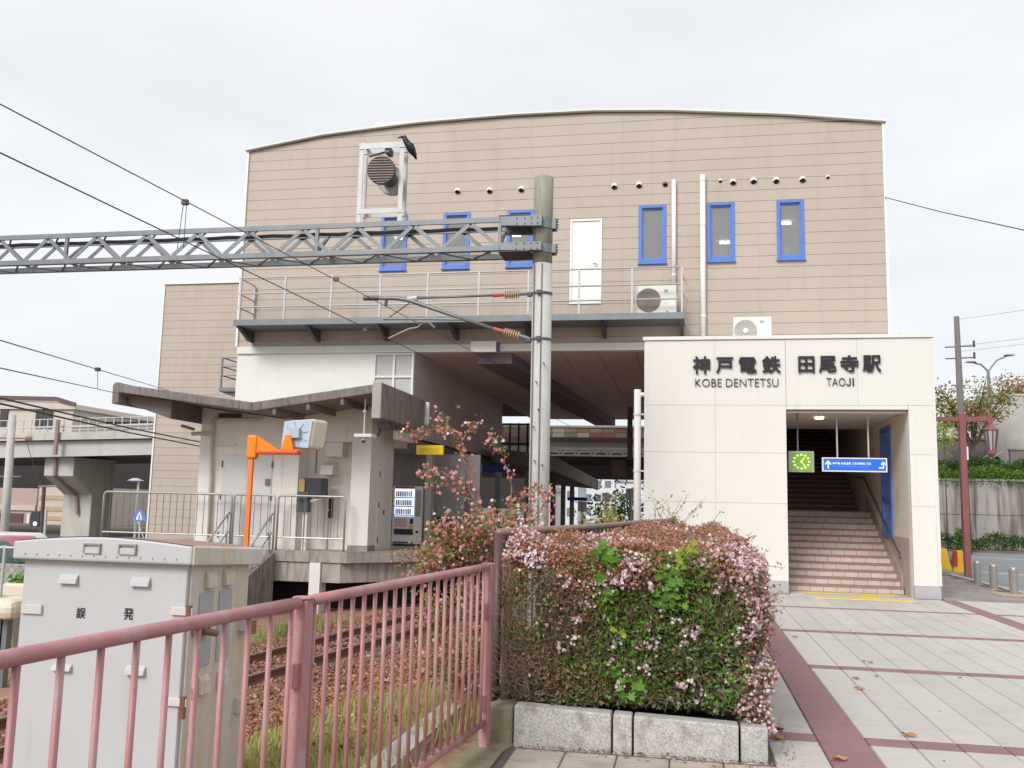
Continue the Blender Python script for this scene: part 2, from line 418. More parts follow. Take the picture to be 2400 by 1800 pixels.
def scatter(name, tpl, pos, size, m, tint, parent=None, rot=None, jitter=0., **tags):
    pos = np.asarray(pos, float); n = len(pos); T, F = tpl; k = len(T)
    size = np.broadcast_to(np.asarray(size, float), (n,))
    rot = rand_rot(n) if rot is None else rot
    V = np.einsum('nij,kj->nki', rot, T)
    if jitter: V = V * (1 + RNG.uniform(-jitter, jitter, size=(n, k, 1)))
    V = V * size[:, None, None] + pos[:, None, :]
    b = base_of(parent) if parent else Vector((0, 0, 0)); V = V - np.array([b.x, b.y, b.z])
    fl = [len(f) for f in F]; nf = len(F)
    idx = np.concatenate([np.array(f) for f in F]); nl = len(idx)
    me = bpy.data.meshes.new(name)
    me.vertices.add(n * k); me.vertices.foreach_set('co', V.reshape(-1).astype(np.float32))
    me.loops.add(n * nl); me.loops.foreach_set('vertex_index', (idx[None, :] + (np.arange(n) * k)[:, None]).ravel().astype(np.int32))
    starts = np.concatenate([[0], np.cumsum(fl)[:-1]])
    me.polygons.add(n * nf); me.polygons.foreach_set('loop_start', (starts[None, :] + (np.arange(n) * nl)[:, None]).ravel().astype(np.int32))
    me.update(calc_edges=True)
    at_ = me.attributes.new('tint', 'FLOAT', 'FACE'); at_.data.foreach_set('value', np.repeat(np.broadcast_to(tint, (n,)), nf).astype(np.float32))
    me.materials.append(m); me.validate()
    o = bpy.data.objects.new(name, me); C.objects.link(o)
    if parent: o.parent = parent
    return tag(o, **tags)


def upright(n, lean=.25):
    a = RNG.uniform(0, 2 * np.pi, n); t = RNG.normal(0, lean, n)
    ca, sa, ct, st = np.cos(a), np.sin(a), np.cos(t), np.sin(t); z = np.zeros(n)
    Rz = np.stack([np.stack([ca, -sa, z], -1), np.stack([sa, ca, z], -1), np.stack([z, z, z + 1], -1)], 1)
    Rx = np.stack([np.stack([z + 1, z, z], -1), np.stack([z, ct, -st], -1), np.stack([z, st, ct], -1)], 1)
    return np.einsum('nij,njk->nik', Rz, Rx)
# ------------------------------------------------------------ ground
TZ = -.8        # rail head level; the plaza is at 0


def track_x(y):  # the line of the near rail
    return -5.60 + .135 * (y - 15.3) - .0016 * max(0, y - 18) ** 2


g = MB()
g.quad((-400, -60, -1.06), (400, -60, -1.06), (400, 900, -1.06), (-400, 900, -1.06))
g.build('ground', earth, kind='structure')
tb = MB()      # track bed with a bank that rises to the fence
ys = [-8 + 1.5 * k for k in range(46)]
prof = [(-7.5, -1.0), (-1.9, -.93), (-.25, -.93), (.9, -1.0), (2.2, -.78), (3.4, -.42), (4.6, -.2), (6.2, -.14)]
for i in range(len(ys) - 1):
    for k in range(len(prof) - 1):
        pts = []
        for (yy, kk) in ((ys[i], k), (ys[i], k + 1), (ys[i + 1], k + 1), (ys[i + 1], k)):
            dx, z = prof[kk]; x = track_x(yy) + dx
            pts.append((x, yy, z))
        tb.quad(*pts)
tb.build('track_bed', ballast_g, kind='structure')

# far ground on the street side and beyond the line
B(-120, 19.5, -1.05, -14.6, 47, -.995).build('street', asphalt, kind='structure')
B(6.95, 17, -.30, 60, 46.2, -.10).build('road', asphalt, kind='structure')
rk = MB()
for (q0, q1) in (((2290, 1306), (2400, 1312)), ((2270, 1338), (2400, 1348))):
    a, b = at(*q0, Z=-.096), at(*q1, Z=-.096); d = (b - a).normalized(); nrm = Vector((-d.y, d.x, 0)) * .09
    a = a - d * 4; b = b + d * 25
    rk.quad(a - nrm, b - nrm, b + nrm, a + nrm)
rk.build('road_marking', line_white, kind='structure')

# plaza: one bed with every slab laid on it
plaza = tag(B(-1.22, -6, -.32, 6.9, 33, -.008).build('plaza', joint_m), kind='structure')
G = .006
pitch = .3155
cuts = [4.06 + .0, 7.17, 7.42, 10.42, 10.66, 13.42, 13.66, 16.70, 16.90, 19.30]
slabs = {}


def lay(x0, x1, y0, y1, m, name, dz=0.):
    w, l = round(x1 - x0 - G, 3), round(y1 - y0 - G, 3); key = (w, l, m.name)
    if key not in slabs:
        h = MB(); c = .006
        h.add([(-w / 2, -l / 2, -.008), (w / 2, -l / 2, -.008), (w / 2, l / 2, -.008), (-w / 2, l / 2, -.008),
               (-w / 2 + c, -l / 2 + c, .004), (w / 2 - c, -l / 2 + c, .004), (w / 2 - c, l / 2 - c, .004), (-w / 2 + c, l / 2 - c, .004)],
              [(4, 5, 6, 7), (0, 1, 5, 4), (1, 2, 6, 5), (2, 3, 7, 6), (3, 0, 4, 7)])
        slabs[key] = h.mesh(name, m)
    piece(name, slabs[key], plaza, ((x0 + x1) / 2, (y0 + y1) / 2, dz + random.uniform(-.0012, .0012)))


bands = [(7.17, 7.42), (10.42, 10.66), (13.42, 13.66), (16.70, 16.90)]
fields = [(4.20, 7.17), (7.42, 10.42), (10.66, 13.42), (13.66, 16.70), (16.90, 19.20)]
cols = [1.26 + pitch * k for k in range(12)]
for (y0, y1) in fields:
    for k in range(11): lay(cols[k], cols[k + 1], y0, y1, slab_m, 'paving_slab')
    lay(.555, .915, y0, y1, slab_m, 'paving_slab')
for (y0, y1) in bands:
    for k in range(11): lay(cols[k], cols[k + 1], y0, y1, band_m, 'red_paver')
    lay(.555, .915, y0, y1, band_m, 'red_paver')
yb = 4.2
while yb < 19.1:
    lay(.915, 1.26, yb, yb + .93, band_m, 'red_paver', .0005); lay(4.735, 5.02, yb + 2, yb + 2.93, band_m, 'red_paver', .0005) if yb + 2.93 < 19.25 else None
    yb += .93
for (y0, y1) in ((13.66, 16.70), (16.90, 19.20)):
    for k in range(6): lay(5.02 + pitch * k, 5.02 + pitch * (k + 1), y0, y1, slab_m, 'paving_slab')
for k in range(6): lay(5.02 + pitch * k, 5.02 + pitch * (k + 1), 16.70, 16.90, band_m, 'red_paver')
# entrance porch floor, with raised yellow guide tiles
for k in range(7): lay(1.97 + .332 * k, 1.97 + .332 * (k + 1), 19.30, 20.05, slab_m, 'paving_slab')
for k in range(7):
    lay(2.02 + .3 * k, 2.02 + .3 * (k + 1), 19.72, 20.02, yellow_tile, 'guide_tile', .005)
for k in range(6):
    lay(2.38 + .3 * k, 2.38 + .3 * (k + 1), 18.62, 18.92, yellow_tile, 'guide_tile', .007)
for k in range(2):
    lay(3.28, 3.58, 18.94 + .3 * k, 19.24 + .3 * k, yellow_tile, 'guide_tile', .007)
# old pavers in front of the planter
for r in range(5):
    for k in range(5):
        x0 = -1.16 + .345 * k + (0 if r else .0)
        if x0 + .345 < .57: lay(x0, x0 + .345, 6.42 - .32 * (r + 1), 6.42 - .32 * r, old_slab, 'old_paver')
# grey walk between plaza and road
for i in range(13):
    for j in range(9):
        x0 = 4.84 + .44 * j - (.22 if i % 2 else 0)
        if x0 + .44 < 6.95 and x0 > 4.6 and 19.24 + .62 * i < 27.3: lay(x0, x0 + .44, 19.24 + .62 * i, 19.86 + .62 * i, walk_m, 'walk_paver')
kb = tag(B(6.905, 17, -.3, 6.945, 20.0, .02).build('road_kerb', kerb_m), kind='structure')
for k in range(12):
    o = B(6.91, 20.02 + .6 * k, -.3, 7.06, 20.60 + .6 * k, .03).build('kerb_block', kerb_m, kb, bevel=.01)
cz = tag(MB().prism([(-1.75, -6, -.3), (-1.23, -6, -.3), (-1.23, 6.30, -.3), (-1.02, 7.2, -.3), (-1.46, 7.2, -.3)], (0, 0, .306)).build('fence_footing', moss_conc), kind='structure')
B(-2.12, -2, -.62, -1.93, 9.2, -.09).build('track_kerb', mid_conc, kind='structure')

# ------------------------------------------------------------ railway track
for nm, off, lab in (('rail', 0, 'rusty rail nearer the pink fence'), ('rail', -.99, 'rusty rail nearer the platform')):
    r = thing('rail', lab, 'rail', (track_x(5) + off, 5, TZ), group='rails of the single track')
    yy = [-4 + 1.2 * k for k in range(56)]
    prf = [(-.06, -.14), (.06, -.14), (.06, -.125), (.012, -.11), (.012, -.04), (.034, -.03), (.034, -.002), (-.034, -.002), (-.034, -.03), (-.012, -.04), (-.012, -.11), (-.06, -.125)]
    m = MB(); n = len(prf)
    vs = [(track_x(y) + off + dx, y, TZ + dz) for y in yy for dx, dz in prf]
    fs = [(i * n + k, i * n + (k + 1) % n, (i + 1) * n + (k + 1) % n, (i + 1) * n + k) for i in range(len(yy) - 1) for k in range(n)]
    m.add(vs, fs).build('web', rust_rail, r)
    h = MB()
    for i in range(len(yy) - 1):
        h.quad((track_x(yy[i]) + off - .03, yy[i], TZ + .001), (track_x(yy[i]) + off + .03, yy[i], TZ + .001), (track_x(yy[i + 1]) + off + .03, yy[i + 1], TZ + .001), (track_x(yy[i + 1]) + off - .03, yy[i + 1], TZ + .001))
    h.build('running_surface', rail_shine, r)
sl0 = None
for k in range(52):
    y = 3.2 + .58 * k
    if sl0 is None:
        me = B(-1.05, -.11, -.17, 1.05, .11, 0).mesh('sleeper', sleeper_m)
        sl0 = thing('track_sleepers', 'weathered sleepers lying under the two rusty rails', 'sleepers', (track_x(5) - .5, 5, TZ - .14))
    piece('sleeper', me, sl0, (track_x(y) - .495, y, TZ - .13))
# ballast stones and litter
n = 15000
y = RNG.uniform(4, 22, n) ** 1.0; x = np.array([track_x(v) for v in y]) + RNG.uniform(-2.2, 3.0, n)
dx = x - np.array([track_x(v) for v in y])
z = np.interp(dx, [p[0] for p in prof], [p[1] for p in prof]) + .015
keep = ~((np.abs(dx) < .1) | (np.abs(dx + .99) < .1))
pos = np.stack([x, y, z], -1)[keep]; n = len(pos)
scatter('ballast', OCTA, pos, RNG.uniform(.022, .05, n), stone_m, RNG.beta(2, 2.2, n), jitter=.25, kind='stuff')
n = 9000
y = RNG.uniform(4, 14, n); tx = np.array([track_x(v) for v in y]); dx = RNG.uniform(.25, 4.3, n)
pos = np.stack([tx + dx, y, np.interp(dx, [p[0] for p in prof], [p[1] for p in prof]) + RNG.uniform(.02, .09, n)], -1)
scatter('leaf_litter', LEAF, pos, RNG.uniform(.04, .085, n), litter_m, RNG.uniform(0, 1, n), rot=rand_rot(n, .6), kind='stuff')


def grass(name, cx, y0, y1, x0f, x1f, n, h, tint=(.3, 1)):
    y = RNG.uniform(y0, y1, n); tx = np.array([track_x(v) for v in y]); dx = RNG.uniform(x0f, x1f, n)
    cl = (np.sin(y * 2.3 + dx * 3.1) + np.sin(y * 5.1 - dx * 2.2) + RNG.normal(0, .8, n)) > -.3
    pos = np.stack([tx + dx, y, np.interp(dx, [p[0] for p in prof], [p[1] for p in prof]) - .01], -1)[cl]; n = len(pos)
    return scatter(name, BLADE, pos, RNG.uniform(.4, 1.25, n) * h, grass_m, RNG.uniform(*tint, n), rot=upright(n, .35), kind='stuff')


grass('bank_grass', 0, 4.0, 9.5, 2.9, 5.0, 15000, .21, (.35, 1))
grass('platform_side_grass', 0, 12.5, 19, -2.7, -1.75, 2600, .26, (0, .5))
grass('street_side_grass', 0, 4, 16, -7, -2.6, 11000, .26, (.45, 1))

# ------------------------------------------------------------ station building
YM, XL, XR, ZB = 22.7, -11.96, 4.65, 5.70
st = thing('station_building', 'large beige clad station building with a curved roof spanning the tracks', 'building', (XL, YM, 0))
ctrl = [(-12.6, 11.11), (-11.96, 11.22), (-9.8, 11.54), (-7.16, 11.73), (-4.55, 11.80), (-2.4, 11.78), (-.57, 11.68), (2.34, 11.40), (4.65, 11.08), (5.2, 11.0)]


def roof_z(x): return float(np.interp(x, [c[0] for c in ctrl], [c[1] for c in ctrl]))


WIN = [(-8.03, -7.31), (-6.32, -5.60), (-4.61, -3.91), (-1.215, -.53), (.475, 1.144), (2.15, 2.80)]
OPEN = [(a, 7.71, b, 9.21) for a, b in WIN] + [(-2.90, 6.74, -2.19, 8.86)]


def cladding(parent, X0, X1, Y, z0, z1, course, phase, openings, top, gap=.009, lip=.02, name='siding_panel', m=siding, mg=siding_gap, sub=1.0):
    zs = [z0] + [z for z in np.arange(phase - 40 * course, z1, course) if z > z0 + .02] + [z1]
    seam = [s_ for s_ in (-8.62, -4.93, -1.62, 1.73) if X0 < s_ < X1] if openings else []
    xs0 = sorted({X0, X1} | {s_ - .0015 for s_ in seam} | {s_ + .0015 for s_ in seam} | {o[0] for o in openings} | {o[2] for o in openings} | set(np.arange(X0, X1, sub)))
    back = MB()
    for i in range(len(zs) - 1):
        a, b = zs[i] + gap / 2, zs[i + 1] - gap / 2
        h = MB(); last = None
        for j in range(len(xs0) - 1):
            xa, xb = xs0[j], xs0[j + 1]; xm = (xa + xb) / 2
            ta, tb_ = (min(b, top(xa)), min(b, top(xb))) if top else (b, b)
            if ta <= a and tb_ <= a:
                if h.v: h.build(name, m, parent); h = MB()
                continue
            ta, tb_ = max(ta, a), max(tb_, a)
            spans = [(a, ta, tb_)]
            if any(abs(xm - s_) < .0015 for s_ in seam): back.quad((xa, Y + lip, a - gap), (xb, Y + lip, a - gap), (xb, Y + lip, tb_), (xa, Y + lip, ta)); spans = []
            for o in openings:
                if o[0] - 1e-6 < xm < o[2] + 1e-6:
                    ns = []
                    for (p, q, r) in spans:
                        if o[1] >= q or o[3] <= p: ns.append((p, q, r)); continue
                        if o[1] > p: ns.append((p, o[1], o[1]))
                        if o[3] < q: ns.append((o[3], q, r))
                    spans = ns
            if not spans and h.v: h.build(name, m, parent); h = MB()
            for (p, q, r) in spans:
                h.quad((xa, Y, p), (xb, Y, p), (xb, Y, r), (xa, Y, q))
                h.quad((xa, Y, q), (xb, Y, r), (xb, Y + lip, r), (xa, Y + lip, q))
                h.quad((xa, Y + lip, p), (xb, Y + lip, p), (xb, Y, p), (xa, Y, p))
                back.quad((xa, Y + lip, p - gap), (xb, Y + lip, p - gap), (xb, Y + lip, r + .001), (xa, Y + lip, q + .001))
        if h.v: h.build(name, m, parent)
    back.build('wall_lining', mg, parent)


cladding(st, XL, XR, YM, ZB, 11.9, .2807, 9.225, OPEN, lambda x: roof_z(x) - .03)
# side, back and roof
sh = MB()
sh.box(XL, YM + .031, ZB, XL + .2, 41, 11.1).box(XR - .2, YM + .031, ZB, XR, 41, 10.98).box(XL + .2, 40.8, 5.6, XR - .2, 41, 11.0)
sh.build('outer_wall', siding, st)
rf = MB(); xs = [XL - .1] + [XL + k * (XR - XL) / 40 for k in range(41)] + [XR + .1]
for k in range(len(xs) - 1):
    a, b = xs[k], xs[k + 1]
    rf.prism([(a, YM - .12, roof_z(a)), (b, YM - .12, roof_z(b)), (b, YM - .12, roof_z(b) + .05), (a, YM - .12, roof_z(a) + .05)], (0, 18.5, 0))
rf.build('roof', offwhite_wall, st)
B(XL - .06, YM - .05, ZB, XL - .002, YM + .1, 11.16).build('corner_trim', white_paint, st)
B(XR + .002, YM - .05, 5.0, XR + .06, YM + .1, 11.04).build('corner_trim', white_paint, st)
p0, p1 = at(881, 288, Y=27), at(1110, 288, Y=27)
B(p0.x, 27, 11.3, p1.x + 1.5, 33, p0.z).build('roof_housing', offwhite_wall, st)
# rooms behind the windows
B(XL + .3, 29.0, 6.2, XR - .3, 29.1, 9.9).build('room_wall', room_m, st)
B(XL + .3, YM + .2, 9.62, XR - .3, 28.9, 9.7).build('room_ceiling', room_m, st)
B(XL + .3, YM + .2, 6.1, XR - .3, 28.9, 6.19).build('room_floor', mat('room_floor', (.3, .3, .3)), st)
for (x0, y0, x1, y1) in ((1687, 569, 1712, 569), (1829, 524, 1854, 523), (926, 559, 944, 559), (1201, 582, 1221, 582), (1201, 552, 1221, 552)):
    a, b = at(x0, y0, Z=9.56), at(x1, y1, Z=9.56)
    if a.y > 28.5: a, b = at(x0, y0, Y=28), at(x1, y1, Y=28)
    MB().tube([a, b], .035, 8).build('ceiling_tube', tube_light, st)


def window(x0, x1, z0=7.71, z1=9.21, blind=None):
    f = MB(); y = YM; t = .085
    f.box(x0, y - .03, z0, x0 + t, y + .14, z1).box(x1 - t, y - .03, z0, x1, y + .14, z1)
    f.box(x0 + t, y - .03, z1 - .07, x1 - t, y + .14, z1).box(x0 + t, y - .03, z0 + .0, x1 - t, y + .14, z0 + .10)
    f.box(x0 - .02, y - .07, z0 - .035, x1 + .02, y + .14, z0 - .001)
    w = f.build('window', blue_frame, st, bevel=.008)
    s_ = MB(); q = .03
    s_.box(x0 + t, y + .02, z0 + .10, x0 + t + q, y + .08, z1 - .07).box(x1 - t - q, y + .02, z0 + .10, x1 - t, y + .08, z1 - .07)
    s_.box(x0 + t + q, y + .02, z1 - .07 - q, x1 - t - q, y + .08, z1 - .07).box(x0 + t + q, y + .02, z0 + .10, x1 - t - q, y + .08, z0 + .10 + q)
    s_.build('sash', mat('light_blue_sash', (.12, .25, .62), .45), w)
    B(x0 + t + q, y + .045, z0 + .13, x1 - t - q, y + .053, z1 - .10).build('pane', glass_film, w)
    return w


ws = [window(*w) for w in WIN]
B(.61, YM + .12, 7.87, .93, YM + .135, 8.07).build('notice_sheet', white_paint, ws[4])
B(2.29, YM + .12, 7.87, 2.46, YM + .135, 8.10).build('notice_sheet', white_paint, ws[5])
d = MB(); d.box(-2.95, YM - .03, 6.70, -2.90, YM + .05, 8.91).box(-2.19, YM - .03, 6.70, -2.14, YM + .05, 8.91).box(-2.90, YM - .03, 8.86, -2.19, YM + .05, 8.91).box(-2.90, YM - .03, 6.70, -2.19, YM + .05, 6.74)
dr = B(-2.90, YM + .0, 6.745, -2.19, YM + .04, 8.855).build('service_door', white_paint, st)
d.build('door_frame', white_paint, dr)
MB().tube([(-2.27, YM - .0, 7.72), (-2.27, YM - .07, 7.72), (-2.36, YM - .07, 7.72)], .013, 6).build('door_handle', galv, dr)


def hood(px, py, r=.085, brown=False):
    c = at(px, py, Y=YM); h = MB(); n = 10
    ring = []
    vs = []; fs = []
    for i in range(6):                      # a half dome that opens downwards
        a = math.pi / 2 * i / 5
        for k in range(n + 1):
            b = math.pi * k / n * 1.25 - .4
            vs.append((c.x + r * math.cos(b) * math.cos(a), YM - .001 - r * 1.25 * math.sin(a), c.z + r * math.sin(b) * math.cos(a)))
    for i in range(5):
        for k in range(n): fs.append((i * (n + 1) + k, i * (n + 1) + k + 1, (i + 1) * (n + 1) + k + 1, (i + 1) * (n + 1) + k))
    h.add(vs, fs)
    o = h.build('vent_hood', mat('brown_hood', (.16, .12, .10), .5) if brown else white_paint, st, smooth=True)
    if brown: o['label'] = 'small brown vent hood'
    MB().tube([(c.x, YM - .001, c.z - r * .25), (c.x, YM - .02, c.z - r * .25)], r * .78, 10).build('vent_mouth', dark, o)


for px, py in ((1073, 448), (1148, 447), (1222, 444), (1440, 437), (1498, 434), (1718, 427), (1766, 424), (1819, 423), (1881, 421)): hood(px, py)
for px, py in ((1688, 424), (1940, 415)): hood(px, py, .05)
hood(1559, 432, .07, True)


def pipe(x, z0, z1, r=.06):
    o = MB().tube([(x, YM - .09, z0), (x, YM - .09, z1)], r, 12).build('downpipe', white_paint, st, smooth=True)
    b = MB(); z = z1 - .15
    while z > z0: b.tube([(x, YM - .09, z - .02), (x, YM - .09, z + .02)], r * 1.13, 12); b.box(x - .02, YM - .08, z - .02, x + .02, YM, z + .02); z -= 1.15
    b.build('pipe_clip', white_paint, o)


pipe(.37, 5.15, 9.92, .068); pipe(-.34, 7.0, 9.82, .055)
# white band and the white wall under it
bd = MB(); bd.box(XL, YM - .06, 5.50, -5.10, YM + .2, 5.69).box(-5.10, YM - .06, 5.50, -4.0, YM + .2, 5.69).box(-4.0, YM - .06, 5.50, -1.0, YM + .2, 5.69)
bd.build('fascia_band', offwhite_wall, st)
a, b = at(1103, 800, Y=YM - .2), at(1162, 824, Y=YM - .2)
B(a.x, YM - .2, b.z, b.x, YM - .061, a.z).build('fascia_box', white_paint, st)
B(b.x + .03, YM - .17, b.z + .01, b.x + .07, YM - .061, a.z - .02).build('fascia_bracket', galv_dark, st)
B(XL, YM, .45, -8.09, YM + .2, 5.498).build('lower_wall', offwhite_wall, st)
gw = MB()
for x in (-8.09, -7.56, -7.05): gw.box(x, YM - .02, 3.2, x + .055, YM + .1, 5.498)
for z in (5.44, 4.84, 4.05, 3.2): gw.box(-8.035, YM - .015, z, -7.05, YM + .09, z + .05)
gw = gw.build('grid_window', offwhite_wall, st)
for (x0, x1) in ((-8.035, -7.56), (-7.505, -7.05)):
    for (z0, z1) in ((4.89, 5.44), (4.10, 4.84), (3.25, 4.05)): B(x0, YM + .03, z0, x1, YM + .05, z1).build('pane', glass_pale, gw)
# underside of the building, made of long panels with a deep dark beam
UX0, UX1, UY1 = -7.0, 4.4, 41.2
xs = list(np.arange(UX0, UX1, .95)) + [UX1]
for k in range(len(xs) - 1):
    B(xs[k] + .008, YM + .201, 5.50, xs[k + 1] - .008, UY1, 5.58).build('soffit_panel', soffit, st)
B(UX0, YM + .2, 5.585, UX1, UY1, 5.64).build('soffit_backing', dark, st)
bm_ = MB()
a, b = dat(1020, 762, Z=5.3), dat(1100, 760, Z=5.3)
bm_.prism([(-5.35, YM + .21, 5.22), (-4.45, YM + .21, 5.22), (-4.45, YM + .21, 5.495), (-5.35, YM + .21, 5.495)], (1.25, 18.2, 0))
bm_.build('soffit_beam', soffit_dark, st)
# panelled wall along the left of the underpass; the platform runs beneath it
zlow = 3.30
k = 0; y = YM + .21
UW = 34.4
while y < UW - .1:
    w = .98
    B(UX0 - .15, y + .008, zlow, UX0, min(y + w, UW) - .008, 5.498).build('underpass_panel', inner_wall, st); y += w
B(UX0 - .35, YM + .22, zlow - .05, UX0 - .16, UW, 5.498).build('panel_backing', dark, st)
B(UX0 - .16, YM + .21, zlow - .28, UX0 + .02, UW, zlow - .055).build('edge_beam', soffit_dark, st)
# the far opening is partly closed with a glazed grid; a dark post stands at the right
fg = MB(); x0, x1 = -9.6, -6.75; Yf = 41.0
for k in range(8): x = x0 + (x1 - x0) * k / 7; fg.box(x - .035, Yf, 3.2, x + .035, Yf + .08, 5.3)
for z in (5.25, 4.35, 3.2): fg.box(x0, Yf - .01, z - .04, x1, Yf + .09, z + .04)
fg.build('end_glazing', mat('dark_mullion', (.03, .025, .03), .5), st)
B(x0, Yf + .03, 3.2, x1, Yf + .045, 5.25).build('end_pane', glassmat('clear_pane', (.75, .77, .78), .55), st)
a, b = dat(1352, 905, Y=36), dat(1366, 905, Y=36)
B(a.x + .06, 36, 3.45, b.x, 36.2, 5.498).build('underpass_post', soffit_dark, st)
# room below, beside the platform
B(-8.6, 25.3, .45, -5.75, 25.4, 3.0).build('platform_room_wall', mat('grey_wall', (.33, .31, .30), .7), st)
B(-8.6, 23.9, 3.0, -7.02, 25.29, 3.07).build('platform_ceiling', mat('grey_ceiling', (.36, .335, .33), .7), st)
a = at(994, 1230, Y=24.1); b = at(1008, 1230, Y=24.1)
B(a.x, 24.1, .45, b.x, 24.4, 3.0).build('platform_pillar', mat('grey_pillar', (.43, .41, .40), .6), st)
a = at(1012, 1150, Y=24.9); b = at(1082, 1250, Y=24.9)
for k in range(14):
    x = a.x + (b.x - a.x) * k / 13
    B(x, 24.85, 1.25, x + .07, 24.9, 2.55).build('shutter_slat', mat('shutter_grey', (.27, .29, .29), .5, .1, 6), st)
B(a.x - .05, 24.75, .46, b.x + .4, 25.0, 1.22).build('dark_counter', mat('dark_maroon_counter', (.07, .045, .05), .5), st)

# service balcony: deck, brackets, posts and rails
YB, BZ, BX0, BX1 = 21.75, 6.21, -11.6, -.08
bal = B(BX0, YB, 6.10, BX1, YM - .002, BZ).build('balcony', galv, st)
ch = MB().box(BX0 - .02, YB - .05, 6.085, BX1 + .02, YB - .002, BZ + .03)
ch.build('edge_channel', galv, bal)
x = BX0 + .05
for k in range(7):
    x = BX0 + .06 + (BX1 - BX0 - .12) * k / 6
    MB().prism([(x - .04, YB, 6.099), (x - .04, YM - .003, 6.099), (x - .04, YM - .003, 5.80), (x - .04, YM - .25, 5.80)], (.08, 0, 0)).build('bracket', galv_dark, bal)
for px in (-11.5, -10.25, -8.98, -7.67, -6.42, -5.1, -3.85, -2.60, -1.32, -.14):
    MB().beam((px, YB + .03, BZ + .03), (px, YB + .03, 7.36), .045).build('railing_post', galv_pale, bal)
for sx in (BX0 + .06,):
    MB().beam((sx, YM - .08, BZ), (sx, YM - .08, 7.36), .045).build('railing_post', galv_pale, bal)
for z in (7.36, 6.94, 6.58):
    MB().tube([(BX0 + .05, YM - .05, z), (BX0 + .05, YB + .03, z), (BX1 - .05, YB + .03, z), (BX1 - .05, YM - .05, z)], .021, 8).build('railing_bar', galv_pale, bal, smooth=True)

# lower wing at the left, and a stair landing fixed beside it
wg = thing('station_wing', 'lower beige clad wing behind the white wall beside the station', 'building', (-19.7, 31.4, 0))
cladding(wg, -19.7, -9.0, 31.4, -1.0, 9.70, .2845, 9.42, [], None, sub=3.0)
B(-19.7, 31.431, -1, -9.0, 40, 9.66).build('wing_body', siding, wg)
B(-19.78, 31.33, 9.70, -9.0, 40.05, 9.80).build('coping', white_paint, wg)
B(-19.76, 31.36, -1, -19.702, 31.46, 9.699).build('corner_trim', white_paint, wg)
a, b, c = at(513, 909, Y=23.3), at(556, 909, Y=23.3), at(515, 838, Y=23.3)
lw = thing('stair_landing', 'small railed steel landing beside the white wall', 'landing', (a.x, 23.3, a.z))
B(a.x, 23.3, a.z - .1, -11.98, 24.4, a.z).build('deck', galv, lw)
MB().prism([(a.x, 23.35, a.z - .101), (-11.98, 23.35, a.z - .101), (-11.98, 23.35, a.z - .35)], (0, .9, 0)).build('bracket', galv_dark, lw)
for px, py in ((a.x + .04, 23.33), (a.x + .04, 24.3), (-12.05, 23.33)): MB().beam((px, py, a.z), (px, py, c.z), .04).build('post', galv, lw)
for z in np.linspace(a.z + .35, c.z, 3): MB().tube([(-12.0, 23.33, z), (a.x + .04, 23.33, z), (a.x + .04, 24.3, z)], .018, 6).build('rail', galv, lw)
# ------------------------------------------------------------ station entrance
YE, EX0, EX1, ETOP = 19.3, -.905, 4.785, 5.13
DX0, DX1, DZ = 1.956, 4.293, 3.675
en = thing('entrance_hall', 'cream entrance block with dark station lettering above a stairway opening', 'building', (EX0, YE, 0))
zj = [.0, .245, 1.77, 2.785, 3.76, ETOP]


def epanel(x0, x1, z0, z1, m=cream, name='wall_panel', y=YE):
    g_ = .003; B(x0 + g_, y, z0 + g_, x1 - g_, y + .12, z1 - g_).build(name, m, en, bevel=.004)


for i in range(1, 4):
    a, b = zj[i], zj[i + 1]
    epanel(EX0, .55, a, b); epanel(.55, DX0, a, b); epanel(DX1, EX1, a, b)
for (xa, xb) in ((EX0, .55), (.55, 1.96), (1.96, 3.35), (3.35, EX1)): epanel(xa, xb, zj[4], ETOP)
epanel(DX0 - .0, DX1 + .0, DZ, zj[4])
epanel(EX0, .55, 0, .245, grey_stone, 'plinth'); epanel(.55, DX0, 0, .245, grey_stone, 'plinth'); epanel(DX1, EX1, 0, .245, grey_stone, 'plinth', YE - .012)
for (x0, x1, z0, z1) in ((EX0, DX0, 0, ETOP), (DX1, EX1, 0, ETOP), (DX0 + .001, DX1 - .001, DZ + .004, ETOP)):
    B(x0 + .006, YE + .012, z0, x1 - .006, YE + .11, z1 - .006).build('joint_filler', mat('joint_filler', (.645, .625, .58), .8), en)
core = MB(); core.box(EX0, YE + .121, 0, DX0 - .001, YE + .3, ETOP).box(DX1 + .001, YE + .121, 0, EX1, YE + .3, ETOP).box(DX0 - .001, YE + .121, DZ, DX1 + .001, YE + .3, ETOP)
core.box(EX0, YE + .301, 0, EX0 + .2, YM - .1, ETOP).box(EX1 - .2, YE + .301, 0, EX1, YM - .1, ETOP)
core.build('wall_core', cream, en)
B(EX0 - .03, YE - .035, ETOP + .002, EX1 + .03, YM - .1, ETOP + .075).build('coping', offwhite_wall, en)
MB().box(EX1 - .05, YE - .02, .26, EX1 + .012, YE + .05, ETOP - .02).build('corner_trim', cream, en)
